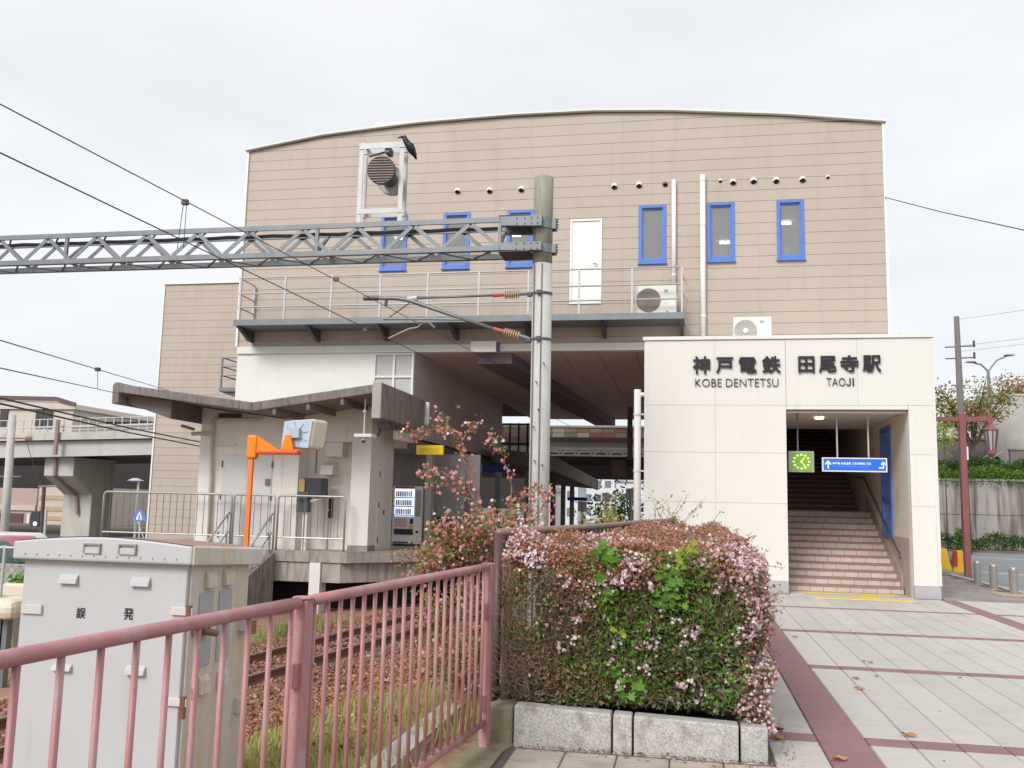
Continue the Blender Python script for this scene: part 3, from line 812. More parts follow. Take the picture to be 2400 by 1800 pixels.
# vestibule
B(DX0 - .002, YE + .301, DZ + .002, 4.75, 24.0, DZ + .06).build('vestibule_ceiling', mat('vestibule_ceiling', (.78, .74, .69), .6), en)
B(DX0 + .02, YE + .05, DZ - .07, DX1 - .02, YE + .10, DZ - .001).build('lintel', mat('lintel_brown', (.28, .22, .19), .6), en)
for px in (1845 + 7, 1905, 2022, 2075): a = at(px, 970, Y=YE + .2); B(a.x - .03, YE + .13, DZ - .03, a.x + .03, YE + .34, DZ - .002).build('ceiling_clip', galv_dark, en)
for (y0, y1, z0, z1) in ((YE + .301, 20.99, 1.15, 3.67), (20.99, 22.02, 3.52, 3.67), (22.02, 33, .0, 5.1), (20.99, 22.02, 0, 1.10), (YE + .301, 20.99, 0, 1.1499)):
    B(DX1 + (.004 if z0 != 0 or y1 > 25 else 0), y0, z0, DX1 + .1, y1, z1).build('side_wall', pink_stone if (z0 == 0 and y1 < 25) else beige_int, en)
B(DX0 - .12, YE + .301, 0, DX0 - .003, 33, 5.1).build('side_wall', beige_int, en)
MB().prism([(DX1 - .012, 20.3, 0), (DX1 - .012, 20.3, .42), (DX1 - .012, 24.0, 2.1), (DX1 - .012, 24.0, 0)], (.014, 0, 0)).build('wall_dado', pink_stone, en)
# tall blue window in the right hand wall
wf = MB()
for (y0, y1, z0, z1) in ((20.99, 21.09, 1.10, 3.52), (21.92, 22.02, 1.10, 3.52), (21.09, 21.92, 3.42, 3.52), (21.09, 21.92, 1.10, 1.20), (21.09, 21.92, 1.92, 2.0)):
    wf.box(DX1 - .03, y0, z0, DX1 + .09, y1, z1)
wf = wf.build('stair_window', blue_frame, en, bevel=.006)
B(DX1 + .03, 21.09, 1.2, DX1 + .04, 21.92, 3.42).build('pane', blue_pane, wf)
# stairs
RISE, GO, Y0 = .1375, .30, 20.12
for fl in range(2):
    n = 12 if fl == 0 else 22
    yb, zb = (Y0, 0) if fl == 0 else (25.0, 1.65)
    for k in range(n):
        y = yb + GO * k; z = zb + RISE * k
        stp = B(DX0 + .001, y + .012, z - .02, DX1 - .013, y + GO + .03, z + RISE - .0).build('stair_step', mat('stair_grout', (.33, .26, .225), .8) if fl == 0 else mat('shaded_step', (.11, .075, .07), .6), en)  # upper flight coloured darker, stairwell shade put into its colour
        B(DX0 + .003, y - .012, z + RISE - .028, DX1 - .014, y + .045, z + RISE + .004).build('step_nosing', nosing, stp)
        if fl == 0:
            off = (.11 if k % 2 else .24); xs = [DX0 + .003] + list(np.arange(DX0 + off, DX1 - .05, .262)) + [DX1 - .014]
            for j in range(len(xs) - 1): B(xs[j] + .006, y, z + .006, xs[j + 1] - .006, y + .011, z + RISE - .03).build('riser_tile', stone_tile, stp)
B(DX0, Y0 + 12 * GO + .031, 1.5, DX1, 25.01, 1.649).build('stair_landing', step_top, en)
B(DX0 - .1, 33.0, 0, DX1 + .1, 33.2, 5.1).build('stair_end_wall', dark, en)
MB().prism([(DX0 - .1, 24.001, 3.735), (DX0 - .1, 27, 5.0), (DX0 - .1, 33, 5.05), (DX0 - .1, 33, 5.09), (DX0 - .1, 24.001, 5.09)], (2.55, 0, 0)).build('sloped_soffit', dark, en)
hr = MB().tube([(4.2, 20.0, .74), (4.2, 20.1, .83), (4.2, 23.7, 2.47), (4.2, 24.6, 2.5)], .02, 8).build('handrail', galv_dark, en, smooth=True)
for k in range(4):
    y = 20.3 + 1.1 * k; z = .83 + (y - 20.1) * .4556
    MB().tube([(4.2, y, z - .015), (4.25, y, z - .07), (4.285, y, z - .07)], .009, 6).build('rail_bracket', galv_dark, hr)
hl = at(1920, 980, Y=20.9)
MB().lathe((hl.x, 20.9, DZ - .035), [(.10, .034), (.095, 0), (.06, -.01)], 14).build('downlight', warm_lamp, en)
# lettering on the front
ex = lambda x: 1480 + x * .33454
rows = [('神', 430, 550, 165, 290), ('戸', 592, 712, 172, 285), ('電', 752, 875, 172, 285), ('鉄', 915, 1043, 163, 285),
        ('田', 1168, 1280, 165, 282), ('尾', 1312, 1432, 163, 280), ('寺', 1462, 1588, 158, 278), ('駅', 1618, 1745, 158, 277)]
for ch_, x0, x1, y0, y1 in rows:
    a = at(ex(x0), 780 + y1 * .33454, Y=YE); b = at(ex(x1), 780 + y0 * .33454, Y=YE)
    text_obj(ch_, 'lettering', en, letter, a.x, b.x, a.z, b.z, YE - .018, .035, .024)
for t_, x0, x1, y0, y1 in (('KOBE', 447, 631, 322, 378), ('DENTETSU', 662, 1028, 321, 378), ('TAO', 1366, 1497, 317, 373), ('I', 1548, 1556, 317, 373)):
    a = at(ex(x0), 780 + y1 * .33454, Y=YE); b = at(ex(x1), 780 + y0 * .33454, Y=YE)
    text_obj(t_, 'lettering', en, letter, a.x, b.x, a.z, b.z, YE - .012, .02, .0, -.018)
a, b = at(ex(1505), 780 + 373 * .33454, Y=YE), at(ex(1533), 780 + 317 * .33454, Y=YE)
w_, h_j = b.x - a.x, b.z - a.z; s_ = .021
arc = [(a.x + w_ / 2 - s_ / 2 + (w_ / 2 - s_ / 2) * math.cos(t), a.z + w_ * .5 + (w_ * .5 - .0) * math.sin(t)) for t in [math.pi * (1 + k / 8) for k in range(9)]]
outer = [(a.x, a.z + w_ * .5)] + [(a.x + w_ / 2 + w_ / 2 * math.cos(t), a.z + w_ / 2 + w_ / 2 * math.sin(t)) for t in [math.pi * (1 + k / 10) for k in range(1, 11)]] + [(b.x, b.z), (b.x - s_, b.z)]
inner = [(a.x + w_ / 2 + (w_ / 2 - s_) * math.cos(t), a.z + w_ / 2 + (w_ / 2 - s_) * math.sin(t)) for t in [math.pi * (2 - k / 10) for k in range(11)]]
MB().prism([(x, YE - .032, z) for x, z in outer + inner], (0, .02, 0)).build('lettering', letter, en)
# vertical drain pipe on the corner of the block
pp = thing('drain_pipe', 'white drain pipe standing at the edge of the cream entrance block', 'pipe', (-1.06, YE + .35, 0))
MB().tube([(-1.06, YE + .35, -.3), (-1.06, YE + .35, 4.13)], .075, 12).tube([(-1.06, YE + .35, 4.02), (-.9, YE + .35, 4.02)], .05, 10).build('pipe', white_paint, pp, smooth=True)
b = MB()
for z in (3.6, 2.4, 1.2): b.tube([(-1.06, YE + .35, z - .02), (-1.06, YE + .35, z + .02)], .088, 12).beam((-1.0, YE + .35, z), (-.9, YE + .35, z), .03)
b.build('pipe_clip', white_paint, pp)

# hanging clock
a = at(1848, 1057, Y=19.85); b = at(1909, 1107, Y=19.85); cxm, czm = (a.x + b.x) / 2, (a.z + b.z) / 2
ck = thing('hanging_clock', 'square green lit clock hanging in the entrance opening', 'clock', (cxm, 19.85, DZ))
B(a.x, 19.86, b.z, b.x, 19.98, a.z).build('case', mat('clock_case', (.36, .38, .33), .5), ck, bevel=.008)
B(a.x + .05, 19.853, b.z + .025, b.x - .05, 19.8595, a.z - .025).build('dial', clock_face, ck)
hh = (a.z - b.z) / 2 - .075
for k in range(12):
    t = 2 * math.pi * k / 12; c = Vector((cxm + math.sin(t) * hh * 1.08, 19.848, czm + math.cos(t) * hh)); r = .022
    B(c.x - r, 19.845, c.z - r * .8, c.x + r, 19.8515, c.z + r * .8).build('hour_mark', clock_mark, ck)
for t, l, w in ((2.53, .165, .016), (.62, .10, .022)):
    MB().beam((cxm - math.sin(t) * .03, 19.842, czm - math.cos(t) * .03), (cxm + math.sin(t) * l, 19.842, czm + math.cos(t) * l), w, .006, up=(0, 1, 0)).build('clock_hand', clock_mark, ck)
MB().tube([(cxm - .06, 19.92, a.z), (cxm - .06, 19.92, DZ)], .016, 8).lathe((cxm - .06, 19.92, DZ - .03), [(.045, 0), (.045, .03)], 12).build('hanger', galv, ck)
# blue direction sign
a = at(1927, 1072, Y=19.75); b = at(2080, 1107, Y=19.75)
sg = thing('direction_sign', 'long blue hanging sign with white arrows beside the green clock', 'sign', ((a.x + b.x) / 2, 19.75, DZ))
fr = MB(); t = .022
fr.box(a.x, 19.75, b.z, b.x, 19.83, b.z + t).box(a.x, 19.75, a.z - t, b.x, 19.83, a.z).box(a.x, 19.75, b.z + t, a.x + t, 19.83, a.z - t).box(b.x - t, 19.75, b.z + t, b.x, 19.83, a.z - t)
fr.build('frame', white_paint, sg)
B(a.x + t, 19.758, b.z + t, b.x - t, 19.82, a.z - t).build('face', blue_sign, sg)
zc = (a.z + b.z) / 2


def arrow(pts, nm='arrow'):
    MB().prism([(x, 19.7515, z) for x, z in pts], (0, .006, 0)).build(nm, text_white, sg)


x = a.x + .115
arrow([(x - .013, zc - .085), (x + .013, zc - .085), (x + .013, zc + .03), (x + .055, zc - .012), (x + .062, zc + .018), (x, zc + .085), (x - .062, zc + .018), (x - .055, zc - .012), (x - .013, zc + .03)])
x = b.x - .095
arrow([(x - .07, zc - .07), (x + .035, zc - .07), (x + .035, zc + .025), (x + .062, zc), (x + .07, zc + .022), (x + .022, zc + .075), (x - .026, zc + .022), (x - .018, zc), (x + .009, zc + .025), (x + .009, zc - .044), (x - .07, zc - .044)])
text_obj('神戸線 有馬温泉 三田 新開地 方面', 'print', sg, text_white, a.x + .2, b.x - .31, zc + .0, zc + .052, 19.7565, .002, .02)
text_obj('for Arima Onsen, Sanda, Shinkaichi', 'print', sg, text_cyan, a.x + .2, b.x - .36, zc - .055, zc - .02, 19.7565, .002, .0)
for px in (1961, 2034):
    q = at(px, 1000, Y=19.79); MB().tube([(q.x, 19.79, a.z), (q.x, 19.79, DZ)], .016, 8).build('hanger', galv_pale, sg)


# ------------------------------------------------------------ outdoor air conditioners
def ac(label, x0, y0, z0, w, h, fan_dark):
    t = thing('air_conditioner', label, 'air conditioner', (x0 + w / 2, y0 + .17, z0), group='outdoor air conditioning units')
    B(x0, y0, z0 + .04, x0 + w, y0 + .34, z0 + h).build('casing', ac_m, t, bevel=.012)
    cx, cz, r = x0 + w * .32, z0 + .04 + (h - .04) * .5, min(w * .3, h * .45)
    n = 24
    dsc = MB().tube([(cx, y0 - .012, cz), (cx, y0 - .0005, cz)], r, n).build('fan_guard', ac_grille if fan_dark else mat('guard_back', (.33, .32, .30), .6), t)
    gr = MB()
    for k in range(1, 9):
        rr = r * k / 8.5
        pts = [(cx + rr * math.cos(2 * math.pi * i / 20), y0 - .02, cz + rr * math.sin(2 * math.pi * i / 20)) for i in range(21)]
        gr.tube(pts, .0045, 4, cap=False)
    for k in range(12):
        q = 2 * math.pi * k / 12; gr.beam((cx + math.cos(q) * r * .15, y0 - .022, cz + math.sin(q) * r * .15), (cx + math.cos(q) * r, y0 - .022, cz + math.sin(q) * r), .006)
    gr.build('guard_rings', mat('ring_brown', (.36, .30, .26), .6) if fan_dark else ac_m, dsc)
    MB().tube([(cx, y0 - .035, cz), (cx, y0 - .02, cz)], r * (.22 if not fan_dark else .1), 16).build('fan_hub', ac_m if not fan_dark else ac_grille, dsc)
    B(x0 + w * .70, y0 - .004, z0 + h * .78, x0 + w * .80, y0 - .0005, z0 + h * .87).build('maker_label', mat('label_blue', (.25, .35, .5), .5), t)
    B(x0 + w * .80, y0 - .006, z0 + h * .30, x0 + w * .94, y0 - .0005, z0 + h * .52).build('service_cover', white_paint, t, bevel=.003)
    B(x0 + w * .76, y0 - .01, z0 + h * .08, x0 + w * .79, y0 - .0005, z0 + h * .17).build('valve', dark, t)
    for fx in (.12, .80): B(x0 + w * fx, y0 - .02, z0, x0 + w * fx + .06, y0 + .36, z0 + .04).build('foot', galv_dark, t)


ac('cream outdoor unit with a round brown fan grille on the steel balcony', -1.25, 22.0, BZ, .98, .755, True)
ac('cream outdoor unit with a pale fan grille on the entrance roof', 1.03, 21.5, ETOP + .076 + .16, .86, .69, False)
st2 = MB(); st2.box(1.08, 21.5, ETOP + .075, 1.16, 21.86, ETOP + .236).box(1.76, 21.5, ETOP + .075, 1.84, 21.86, ETOP + .236)
tag(st2.build('unit_stand', galv_dark), 'pair of dark blocks under the entrance roof cooling unit', 'stand')
# shrub sprig on the roof edge
n = 60; pos = np.array([4.45, 20.6, 5.22]) + RNG.normal(0, .07, (n, 3)) + np.stack([np.zeros(n), np.zeros(n), RNG.uniform(0, .15, n)], -1)
tag(scatter('roof_weed', LEAF, pos, RNG.uniform(.04, .09, n), autumn_m, RNG.uniform(0, .6, n)), 'little yellowish weed growing on the entrance roof edge', 'weed')

# ------------------------------------------------------------ platform
PZ = .45
pf = MB().prism([(-14.25, 20.42, PZ - .24), (-7.75, 20.42, PZ - .24), (-6.35, 21.9, PZ - .24), (-6.0, 24.5, PZ - .24), (-5.2, 30, PZ - .24), (-3.2, 48, PZ - .24), (-14.25, 48, PZ - .24)], (0, 0, .24))
pf = tag(pf.build('platform', plat_conc), kind='structure')
MB().prism([(-14.2, 20.47, -.25), (-7.9, 20.47, -.25), (-6.5, 22.0, -.25), (-5.4, 30, -.25), (-14.2, 30, -.25)], (0, 0, .459)).build('platform_beam', plat_conc, pf)
MB().prism([(-14.2, 21.6, -1.05), (-8.2, 21.6, -1.05), (-6.9, 23, -1.05), (-5.6, 30, -1.05), (-14.2, 30, -1.05)], (0, 0, .8)).build('shaded_platform_base', dark, pf)  # near-black colour stands in for shade in the recess below the slab
for px in (742, 768): pass
a = at(738, 1340, Y=20.44)
B(a.x - .12, 20.40, -1.05, a.x + .14, 20.8, .20).build('platform_pier', offwhite_wall, pf)
MB().prism([(-7.74, 20.44, PZ + .004), (-6.36, 21.88, PZ + .004), (-6.02, 24.5, PZ + .004), (-6.4, 24.5, PZ + .004), (-6.75, 22.05, PZ + .004), (-7.9, 20.86, PZ + .004)], (0, 0, .006)).build('platform_edge_strip', mat('worn_yellow_strip', (.42, .33, .17), .8, .15, 7), pf)
# steps at the end of the platform
stp = thing('platform_steps', 'weathered concrete steps climbing to the platform end', 'steps', (-10.3, 20.0, -1.0))
for k in range(7): B(-10.75, 20.39 - .27 * (k + 1), -1.05, -9.72, 20.39 - .27 * k - .002, PZ - .2 * (k + 1)).build('step', mid_conc, stp)
B(-9.70, 18.5, -1.05, -9.50, 20.40, -.25).build('side_wall', old_conc, stp)
MB().prism([(-9.70, 20.40, -.249), (-9.70, 18.6, -.249), (-9.70, 20.40, .40)], (.2, 0, 0)).build('stair_cheek', old_conc, stp)
for x, nm in ((-9.62, 'near'), (-10.72, 'far')):
    ls = MB().tube([(x, 20.45, 1.30), (x, 20.3, 1.22), (x, 18.55, -.08 + .05)], .024, 8).tube([(x, 20.42, .85), (x, 18.55, -.45)], .018, 8)
    for yy in (20.35, 19.5, 18.65): z = 1.26 - (20.35 - yy) * .72; ls.tube([(x, yy, z), (x, yy, z - .95)], .02, 6)
    ls.build('handrail', rail_metal, stp, smooth=True)


def guard_panel(x0, x1, label):
    t = thing('guard_rail', label, 'railing', (x0, 20.55, PZ), group='tube railings at the platform end')
    z1, z0, r = 1.725, PZ + .30, .026
    MB().tube([(x0, 20.55, PZ), (x0, 20.55, z1 - .08), (x0 + .025, 20.55, z1 - .02), (x0 + .08, 20.55, z1), (x1 - .08, 20.55, z1), (x1 - .025, 20.55, z1 - .02), (x1, 20.55, z1 - .08), (x1, 20.55, PZ)], r, 8).build('frame', rail_metal, t, smooth=True)
    MB().tube([(x0, 20.55, z0), (x1, 20.55, z0)], .018, 8).build('lower_rail', rail_metal, t)
    n = max(3, round((x1 - x0) / .175)); me = None
    for k in range(1, n):
        x = x0 + (x1 - x0) * k / n
        MB().tube([(x, 20.55, z0), (x, 20.55, z1)], .0085, 6).build('bar', galv, t)


guard_panel(-14.15, -10.74, 'longest tube railing panel at the street end of the platform')
guard_panel(-10.68, -9.63, 'shortest tube railing panel behind the orange post')
guard_panel(-9.55, -7.87, 'tube railing panel in front of the black meter box')

# ------------------------------------------------------------ platform building with a butterfly roof
YH = 20.9
hut = thing('platform_building', 'cream platform building with a weathered concrete butterfly roof', 'building', (-9.6, YH, PZ))
zc_ = lambda x: (3.80 + (4.22 - 3.80) * (x + 9.68) / (9.68 - 6.72)) if x > -9.68 else (3.80 + (4.24 - 3.80) * (-9.68 - x) / (13.15 - 9.68))
MB().prism([(-11.86, YH, PZ), (-9.24, YH, PZ), (-9.24, YH, zc_(-9.24) - .22), (-9.68, YH, zc_(-9.68) - .22), (-11.86, YH, zc_(-11.86) - .22)], (0, 1.75, 0)).build('front_wall', hut_wall, hut)
MB().prism([(-9.239, YH + .62, PZ), (-7.48, YH + .62, PZ), (-7.48, YH + .62, 3.95), (-9.239, YH + .62, 3.66)], (0, 1.1, 0)).build('recessed_wall', hut_wall, hut)
MB().prism([(-9.239, YH + .12, 3.05), (-7.48, YH + .12, 3.05), (-7.48, YH + .12, 3.95), (-9.239, YH + .12, 3.66)], (0, .49, 0)).build('upper_beam', hut_wall, hut)
B(-7.90, YH, PZ + .14, -7.42, YH + .5, 3.9).build('corner_pillar', offwhite_wall, hut, bevel=.01)
B(-7.91, YH - .01, PZ, -7.41, YH + .51, PZ + .139).build('pillar_base', mat('base_grey', (.27, .26, .25), .7), hut)
B(-7.479, YH + .501, PZ, -7.44, YM - .01, 3.9).build('end_wall', hut_wall, hut)
dw = B(-7.439, YH + .66, PZ + .06, -7.42, YM - .25, 2.55).build('end_door', offwhite_wall, hut)
for z in (2.3, 1.55, .7): B(-7.419, YH + .68, z - .07, -7.40, YH + .70, z + .07).build('hinge', galv_dark, dw)
B(-7.419, YH + 1.05, 1.32, -7.39, YH + 1.08, 1.42).build('door_handle', galv_dark, dw)
# roof: two falls towards the valley, deep edge beams
YR0, YR1 = 19.2, 22.69
rf_ = MB()
for (xa, xb) in ((-13.15, -9.68), (-9.68, -6.72)):
    za, zb_ = zc_(xa), zc_(xb); t = .20
    rf_.prism([(xa, YR0, za - t), (xb, YR0, zb_ - t), (xb, YR0, zb_), (xa, YR0, za)], (0, YR1 - YR0, 0))
rf_.build('roof', old_conc, hut, bevel=.02)
MB().prism([(-13.22, YR0 - .01, 3.76), (-13.05, YR0 - .01, 3.76), (-13.05, YR0 - .01, 4.2), (-13.1, YR0 - .01, 4.27), (-13.17, YR0 - .01, 4.26), (-13.22, YR0 - .01, 4.2)], (0, YR1 - YR0, 0)).build('roof_edge_beam', old_conc, hut, bevel=.02)
eb = B(-6.80, YR0 - .01, 3.46, -6.64, YR1, 4.255).build('roof_edge_beam', old_conc, hut, bevel=.03)
MB().box(-6.83, YR0 - .06, 3.44, -6.62, YR0 - .012, 4.27).build('beam_cap', mid_conc, eb, bevel=.02)
MB().box(-6.83, YR1 + .001, 3.60, -6.55, YR1 + .12, 4.2).build('beam_cap', white_paint, eb, bevel=.03)
for x in (-12.6, -12.0): pass
for x in (-9.2, -8.4, -7.6): MB().prism([(x, YR0 + .05, zc_(x) - .21), (x + .07, YR0 + .05, zc_(x + .07) - .21), (x + .07, YR0 + .05, zc_(x) - .34), (x, YR0 + .05, zc_(x) - .34)], (0, 1.6, 0)).build('roof_rib', old_conc, hut)
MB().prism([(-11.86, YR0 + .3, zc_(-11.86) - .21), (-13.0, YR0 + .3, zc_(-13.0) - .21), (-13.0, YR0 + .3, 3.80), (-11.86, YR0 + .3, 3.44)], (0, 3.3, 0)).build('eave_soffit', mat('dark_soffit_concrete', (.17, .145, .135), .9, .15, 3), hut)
# double doors and fittings on the front
dd = holder('double_door', hut)
h_ = lambda x, y, Y=YH: at(400 + x * .34364, 850 + y * .34364, Y=Y)
a = h_(362, 630); b = h_(700, 640)
for (xa, xb, hx) in ((a.x, (a.x + b.x) / 2, a.x), ((a.x + b.x) / 2, b.x, b.x)):
    B(xa + .004, YH - .03, PZ + .05, xb - .004, YH - .002, a.z).build('door_leaf', mat('grey_white_door', (.66, .67, .67), .5, .03, 2), dd)
    for z in (a.z - .22, a.z - 1.0, PZ + .3): B(hx - .015, YH - .045, z - .08, hx + .015, YH - .031, z + .08).build('hinge', galv_dark, dd)
q = h_(668, 812); B(q.x - .06, YH - .07, q.z - .09, q.x + .05, YH - .031, q.z + .07).build('lock_case', galv, dd)
B(a.x - .03, YH - .02, a.z + .004, b.x + .03, YH - .003, a.z + .035).build('door_head', hut_wall, dd)
pts = [h_(272, 1230), h_(285, 830), h_(300, 420), h_(300, 400)]
pts = [(p.x, YH - .09, p.z) for p in pts]; c = h_(610, 395); c2 = h_(620, 365)
MB().tube(pts + [(pts[-1][0] + .06, YH - .09, c.z + .02), (c.x, YH - .09, c.z + .02), (c.x + .06, YH - .09, c.z + .08), (c.x + .06, YH - .09, zc_(c.x) - .2)], .045, 8).build('wall_pipe', mat('cream_pipe', (.55, .51, .44), .6, .08, 4), hut, smooth=True)
a = h_(350, 368); b = h_(480, 400)
cl = MB()
for k in range(9): x = a.x + (b.x - a.x) * k / 8; cl.box(x - .015, YH - .16, c.z + .06, x + .015, YH - .03, c.z + .16)
cl.build('cable_clamp', galv_dark, hut)
a = h_(285, 565); b = h_(450, 545); B(a.x, YH - .05, a.z - .0, b.x, YH - .001, a.z + .06).build('cable_duct', offwhite_wall, hut)
a, b = h_(75, 430, 20.3), h_(160, 455, 20.3)
br = MB().tube([(a.x, 20.3, a.z), (b.x, 20.3, b.z)], .035, 8).build('side_bracket', mat('rusty_pipe', (.25, .17, .12), .7), hut)
a, b = h_(145, 485, 20.85), h_(280, 480, 20.85); MB().tube([(a.x, 20.85, a.z), (b.x, 20.85, b.z)], .05, 8).build('side_pipe', mat('cream_pipe', (.55, .51, .44)), hut)
a, b = h_(1075, 505, YH + .4), h_(1185, 645, YH + .4); B(a.x, YH + .25, b.z, b.x, YH + .619, a.z).build('vent_box', offwhite_wall, hut, bevel=.01)
a, b = h_(1030, 670, YH + .3), h_(1110, 765, YH + .3)
MB().prism([(a.x, YH + .619, b.z), (a.x, YH + .2, b.z), (a.x, YH + .25, (a.z + b.z) / 2 + .06), (a.x, YH + .619, a.z)], (b.x - a.x, 0, 0)).build('vent_cowl', offwhite_wall, hut)
a = h_(1080, 770, YH + .6); MB().tube([(a.x, YH + .56, a.z), (a.x, YH + .56, PZ)], .04, 8).build('wall_pipe', hut_wall, hut)
bb = thing('meter_box', 'black meter cabinet fixed on the wall behind the railing', 'meter box', (-9.0, YH, 1.3))
a, b = h_(905, 785, YH - .2), h_(1022, 920, YH - .2)
B(a.x, YH - .2, b.z, b.x, YH + .25, a.z).build('case', black_box, bb, bevel=.01)
a, b = h_(880, 795, YH - .2), h_(915, 880, YH - .2); B(a.x, YH - .24, b.z, b.x, YH - .02, a.z).build('terminal', mat('ochre_terminal', (.45, .30, .12), .6), bb)
a, b = h_(865, 880, YH - .2), h_(935, 1020, YH - .2); B(a.x, YH - .22, b.z, b.x, YH - .03, a.z).build('lower_case', mat('grey_black_case', (.085, .09, .10), .5), bb)
a, b = h_(945, 915, YH - .2), h_(1010, 950, YH - .2); MB().tube([(a.x, YH - .1, b.z), (b.x, YH - .1, a.z - .03)], .05, 8).build('elbow', offwhite_wall, bb)
a = h_(975, 585, YH - .1); MB().tube([(a.x, YH + .1, a.z), (a.x, YH + .1, a.z - .6)], .022, 6).build('conduit', galv, bb)
a = h_(905, 1020, YH - .2); MB().tube([(a.x - .03, YH - .12, a.z), (a.x - .03, YH - .12, PZ)], .02, 6).tube([(a.x + .05, YH - .12, a.z), (a.x + .05, YH - .12, PZ)], .035, 8).build('stand_pipe', offwhite_wall, bb)
a, b = h_(1058, 925, YH + .55), h_(1097, 1060, YH + .55)
si = thing('notice_plate', 'narrow black plate on the recessed wall behind the railing', 'plate', (a.x, YH + .6, b.z))
B(a.x, YH + .56, b.z, b.x, YH + .619, a.z).build('plate', mat('black_plate', (.03, .025, .03), .5), si)
B((a.x + b.x) / 2 - .03, YH + .55, a.z - .3, (a.x + b.x) / 2 + .02, YH + .5595, a.z - .27).build('keyhole', white_paint, si)

# security camera
a, b, c = h_(1265, 487, 19.6), h_(1385, 512, 19.6), h_(1325, 340, 19.6)
cm = thing('security_camera', 'white security camera hanging from the platform roof edge', 'camera', (c.x, 19.6, c.z))
MB().tube([(c.x, 19.6, c.z + .32), (c.x, 19.6, a.z)], .018, 8).lathe((c.x, 19.6, c.z), [(.05, 0), (.05, .06)], 10).build('hanger', white_paint, cm)
B(a.x, 19.45, b.z, b.x, 19.78, a.z).build('cover', white_paint, cm, bevel=.012)
MB().lathe((c.x + .0, 19.6, b.z - .075), [(.04, 0), (.075, .02), (.075, .075)], 14).build('dome', white_paint, cm, smooth=True)
MB().lathe((c.x, 19.59, b.z - .12), [(.015, 0), (.045, .025), (.05, .05)], 12).build('lens', black_box, cm, smooth=True)
a, b = h_(1415, 430, 20.2), h_(1500, 455, 20.2)
sp = thing('floodlight', 'small black floodlight bracket under the roof edge beam', 'light', (a.x, 20.2, a.z))
MB().box(a.x, 20.15, b.z, b.x, 20.35, a.z + .08).build('body', galv_dark, sp, bevel=.01); MB().tube([(a.x + .05, 20.25, b.z), (a.x - .02, 20.25, b.z - .15)], .03, 8).build('arm', galv_dark, sp)
a, b = h_(755, 345, 20.6), h_(820, 372, 20.6)
sp = thing('wall_lamp', 'small dark lamp on the wall under the roof valley', 'light', (a.x, 20.6, a.z)); MB().box(a.x, 20.55, b.z, b.x, 20.85, a.z).build('body', galv_dark, sp, bevel=.01)
MB().beam((a.x + .06, 20.85, a.z), (a.x + .06, YH, a.z + .02), .03).build('arm', galv_dark, sp)
# trunking and eave that run from the hut under the station
a = at(905, 1005, Y=22.0)
MB().prism([(-7.05, 21.4, 3.14), (-6.93, 21.4, 3.14), (-6.93, 21.4, 3.36), (-7.05, 21.4, 3.36)], (0, 1.28, 0)).build('porch_eave', hut_wall, hut)

# platform signs
a, b = at(976, 1043, Y=21.9), at(1038, 1066, Y=21.9)
ys_ = thing('yellow_sign', 'yellow hanging sign over the platform edge', 'sign', ((a.x + b.x) / 2, 21.9, b.z))
B(a.x, 21.9, b.z, b.x, 22.02, a.z).build('box', yellow_sign, ys_, bevel=.008)
for k in range(3): B(a.x + .1, 21.893, b.z + .05 + .05 * k, b.x - .1, 21.8995, b.z + .062 + .05 * k).build('print_line', mat('ochre_print', (.62, .42, .02), .5), ys_)
for x in (a.x + .1, b.x - .1): MB().tube([(x, 21.96, a.z), (x, 21.96, 3.0)], .012, 6).build('hanger', galv_dark, ys_)
a, b = at(1130, 1089, Y=30), at(1196, 1107, Y=30)
bs = thing('platform_sign', 'dark blue sign under the underpass edge beam', 'sign', ((a.x + b.x) / 2, 30, b.z))
B(a.x, 30, b.z, b.x, 30.12, a.z).build('box', navy, bs, bevel=.008)
MB().tube([(a.x + .2, 30.06, a.z), (a.x + .2, 30.06, 3.02)], .015, 6).tube([(b.x - .2, 30.06, a.z), (b.x - .2, 30.06, 3.02)], .015, 6).build('hanger', galv_dark, bs)
a, b = at(1330, 1165, Y=44), at(1375, 1174, Y=44)
bs = thing('platform_sign', 'bright blue sign under the far platform canopy', 'sign', ((a.x + b.x) / 2, 44, b.z)); B(a.x, 44, b.z, b.x, 44.15, a.z).build('box', mat('royal_blue', (.015, .05, .42), .4), bs)
MB().tube([(a.x + .2, 44.06, a.z), (a.x + .2, 44.06, 3.3)], .02, 6).build('hanger', galv_dark, bs)

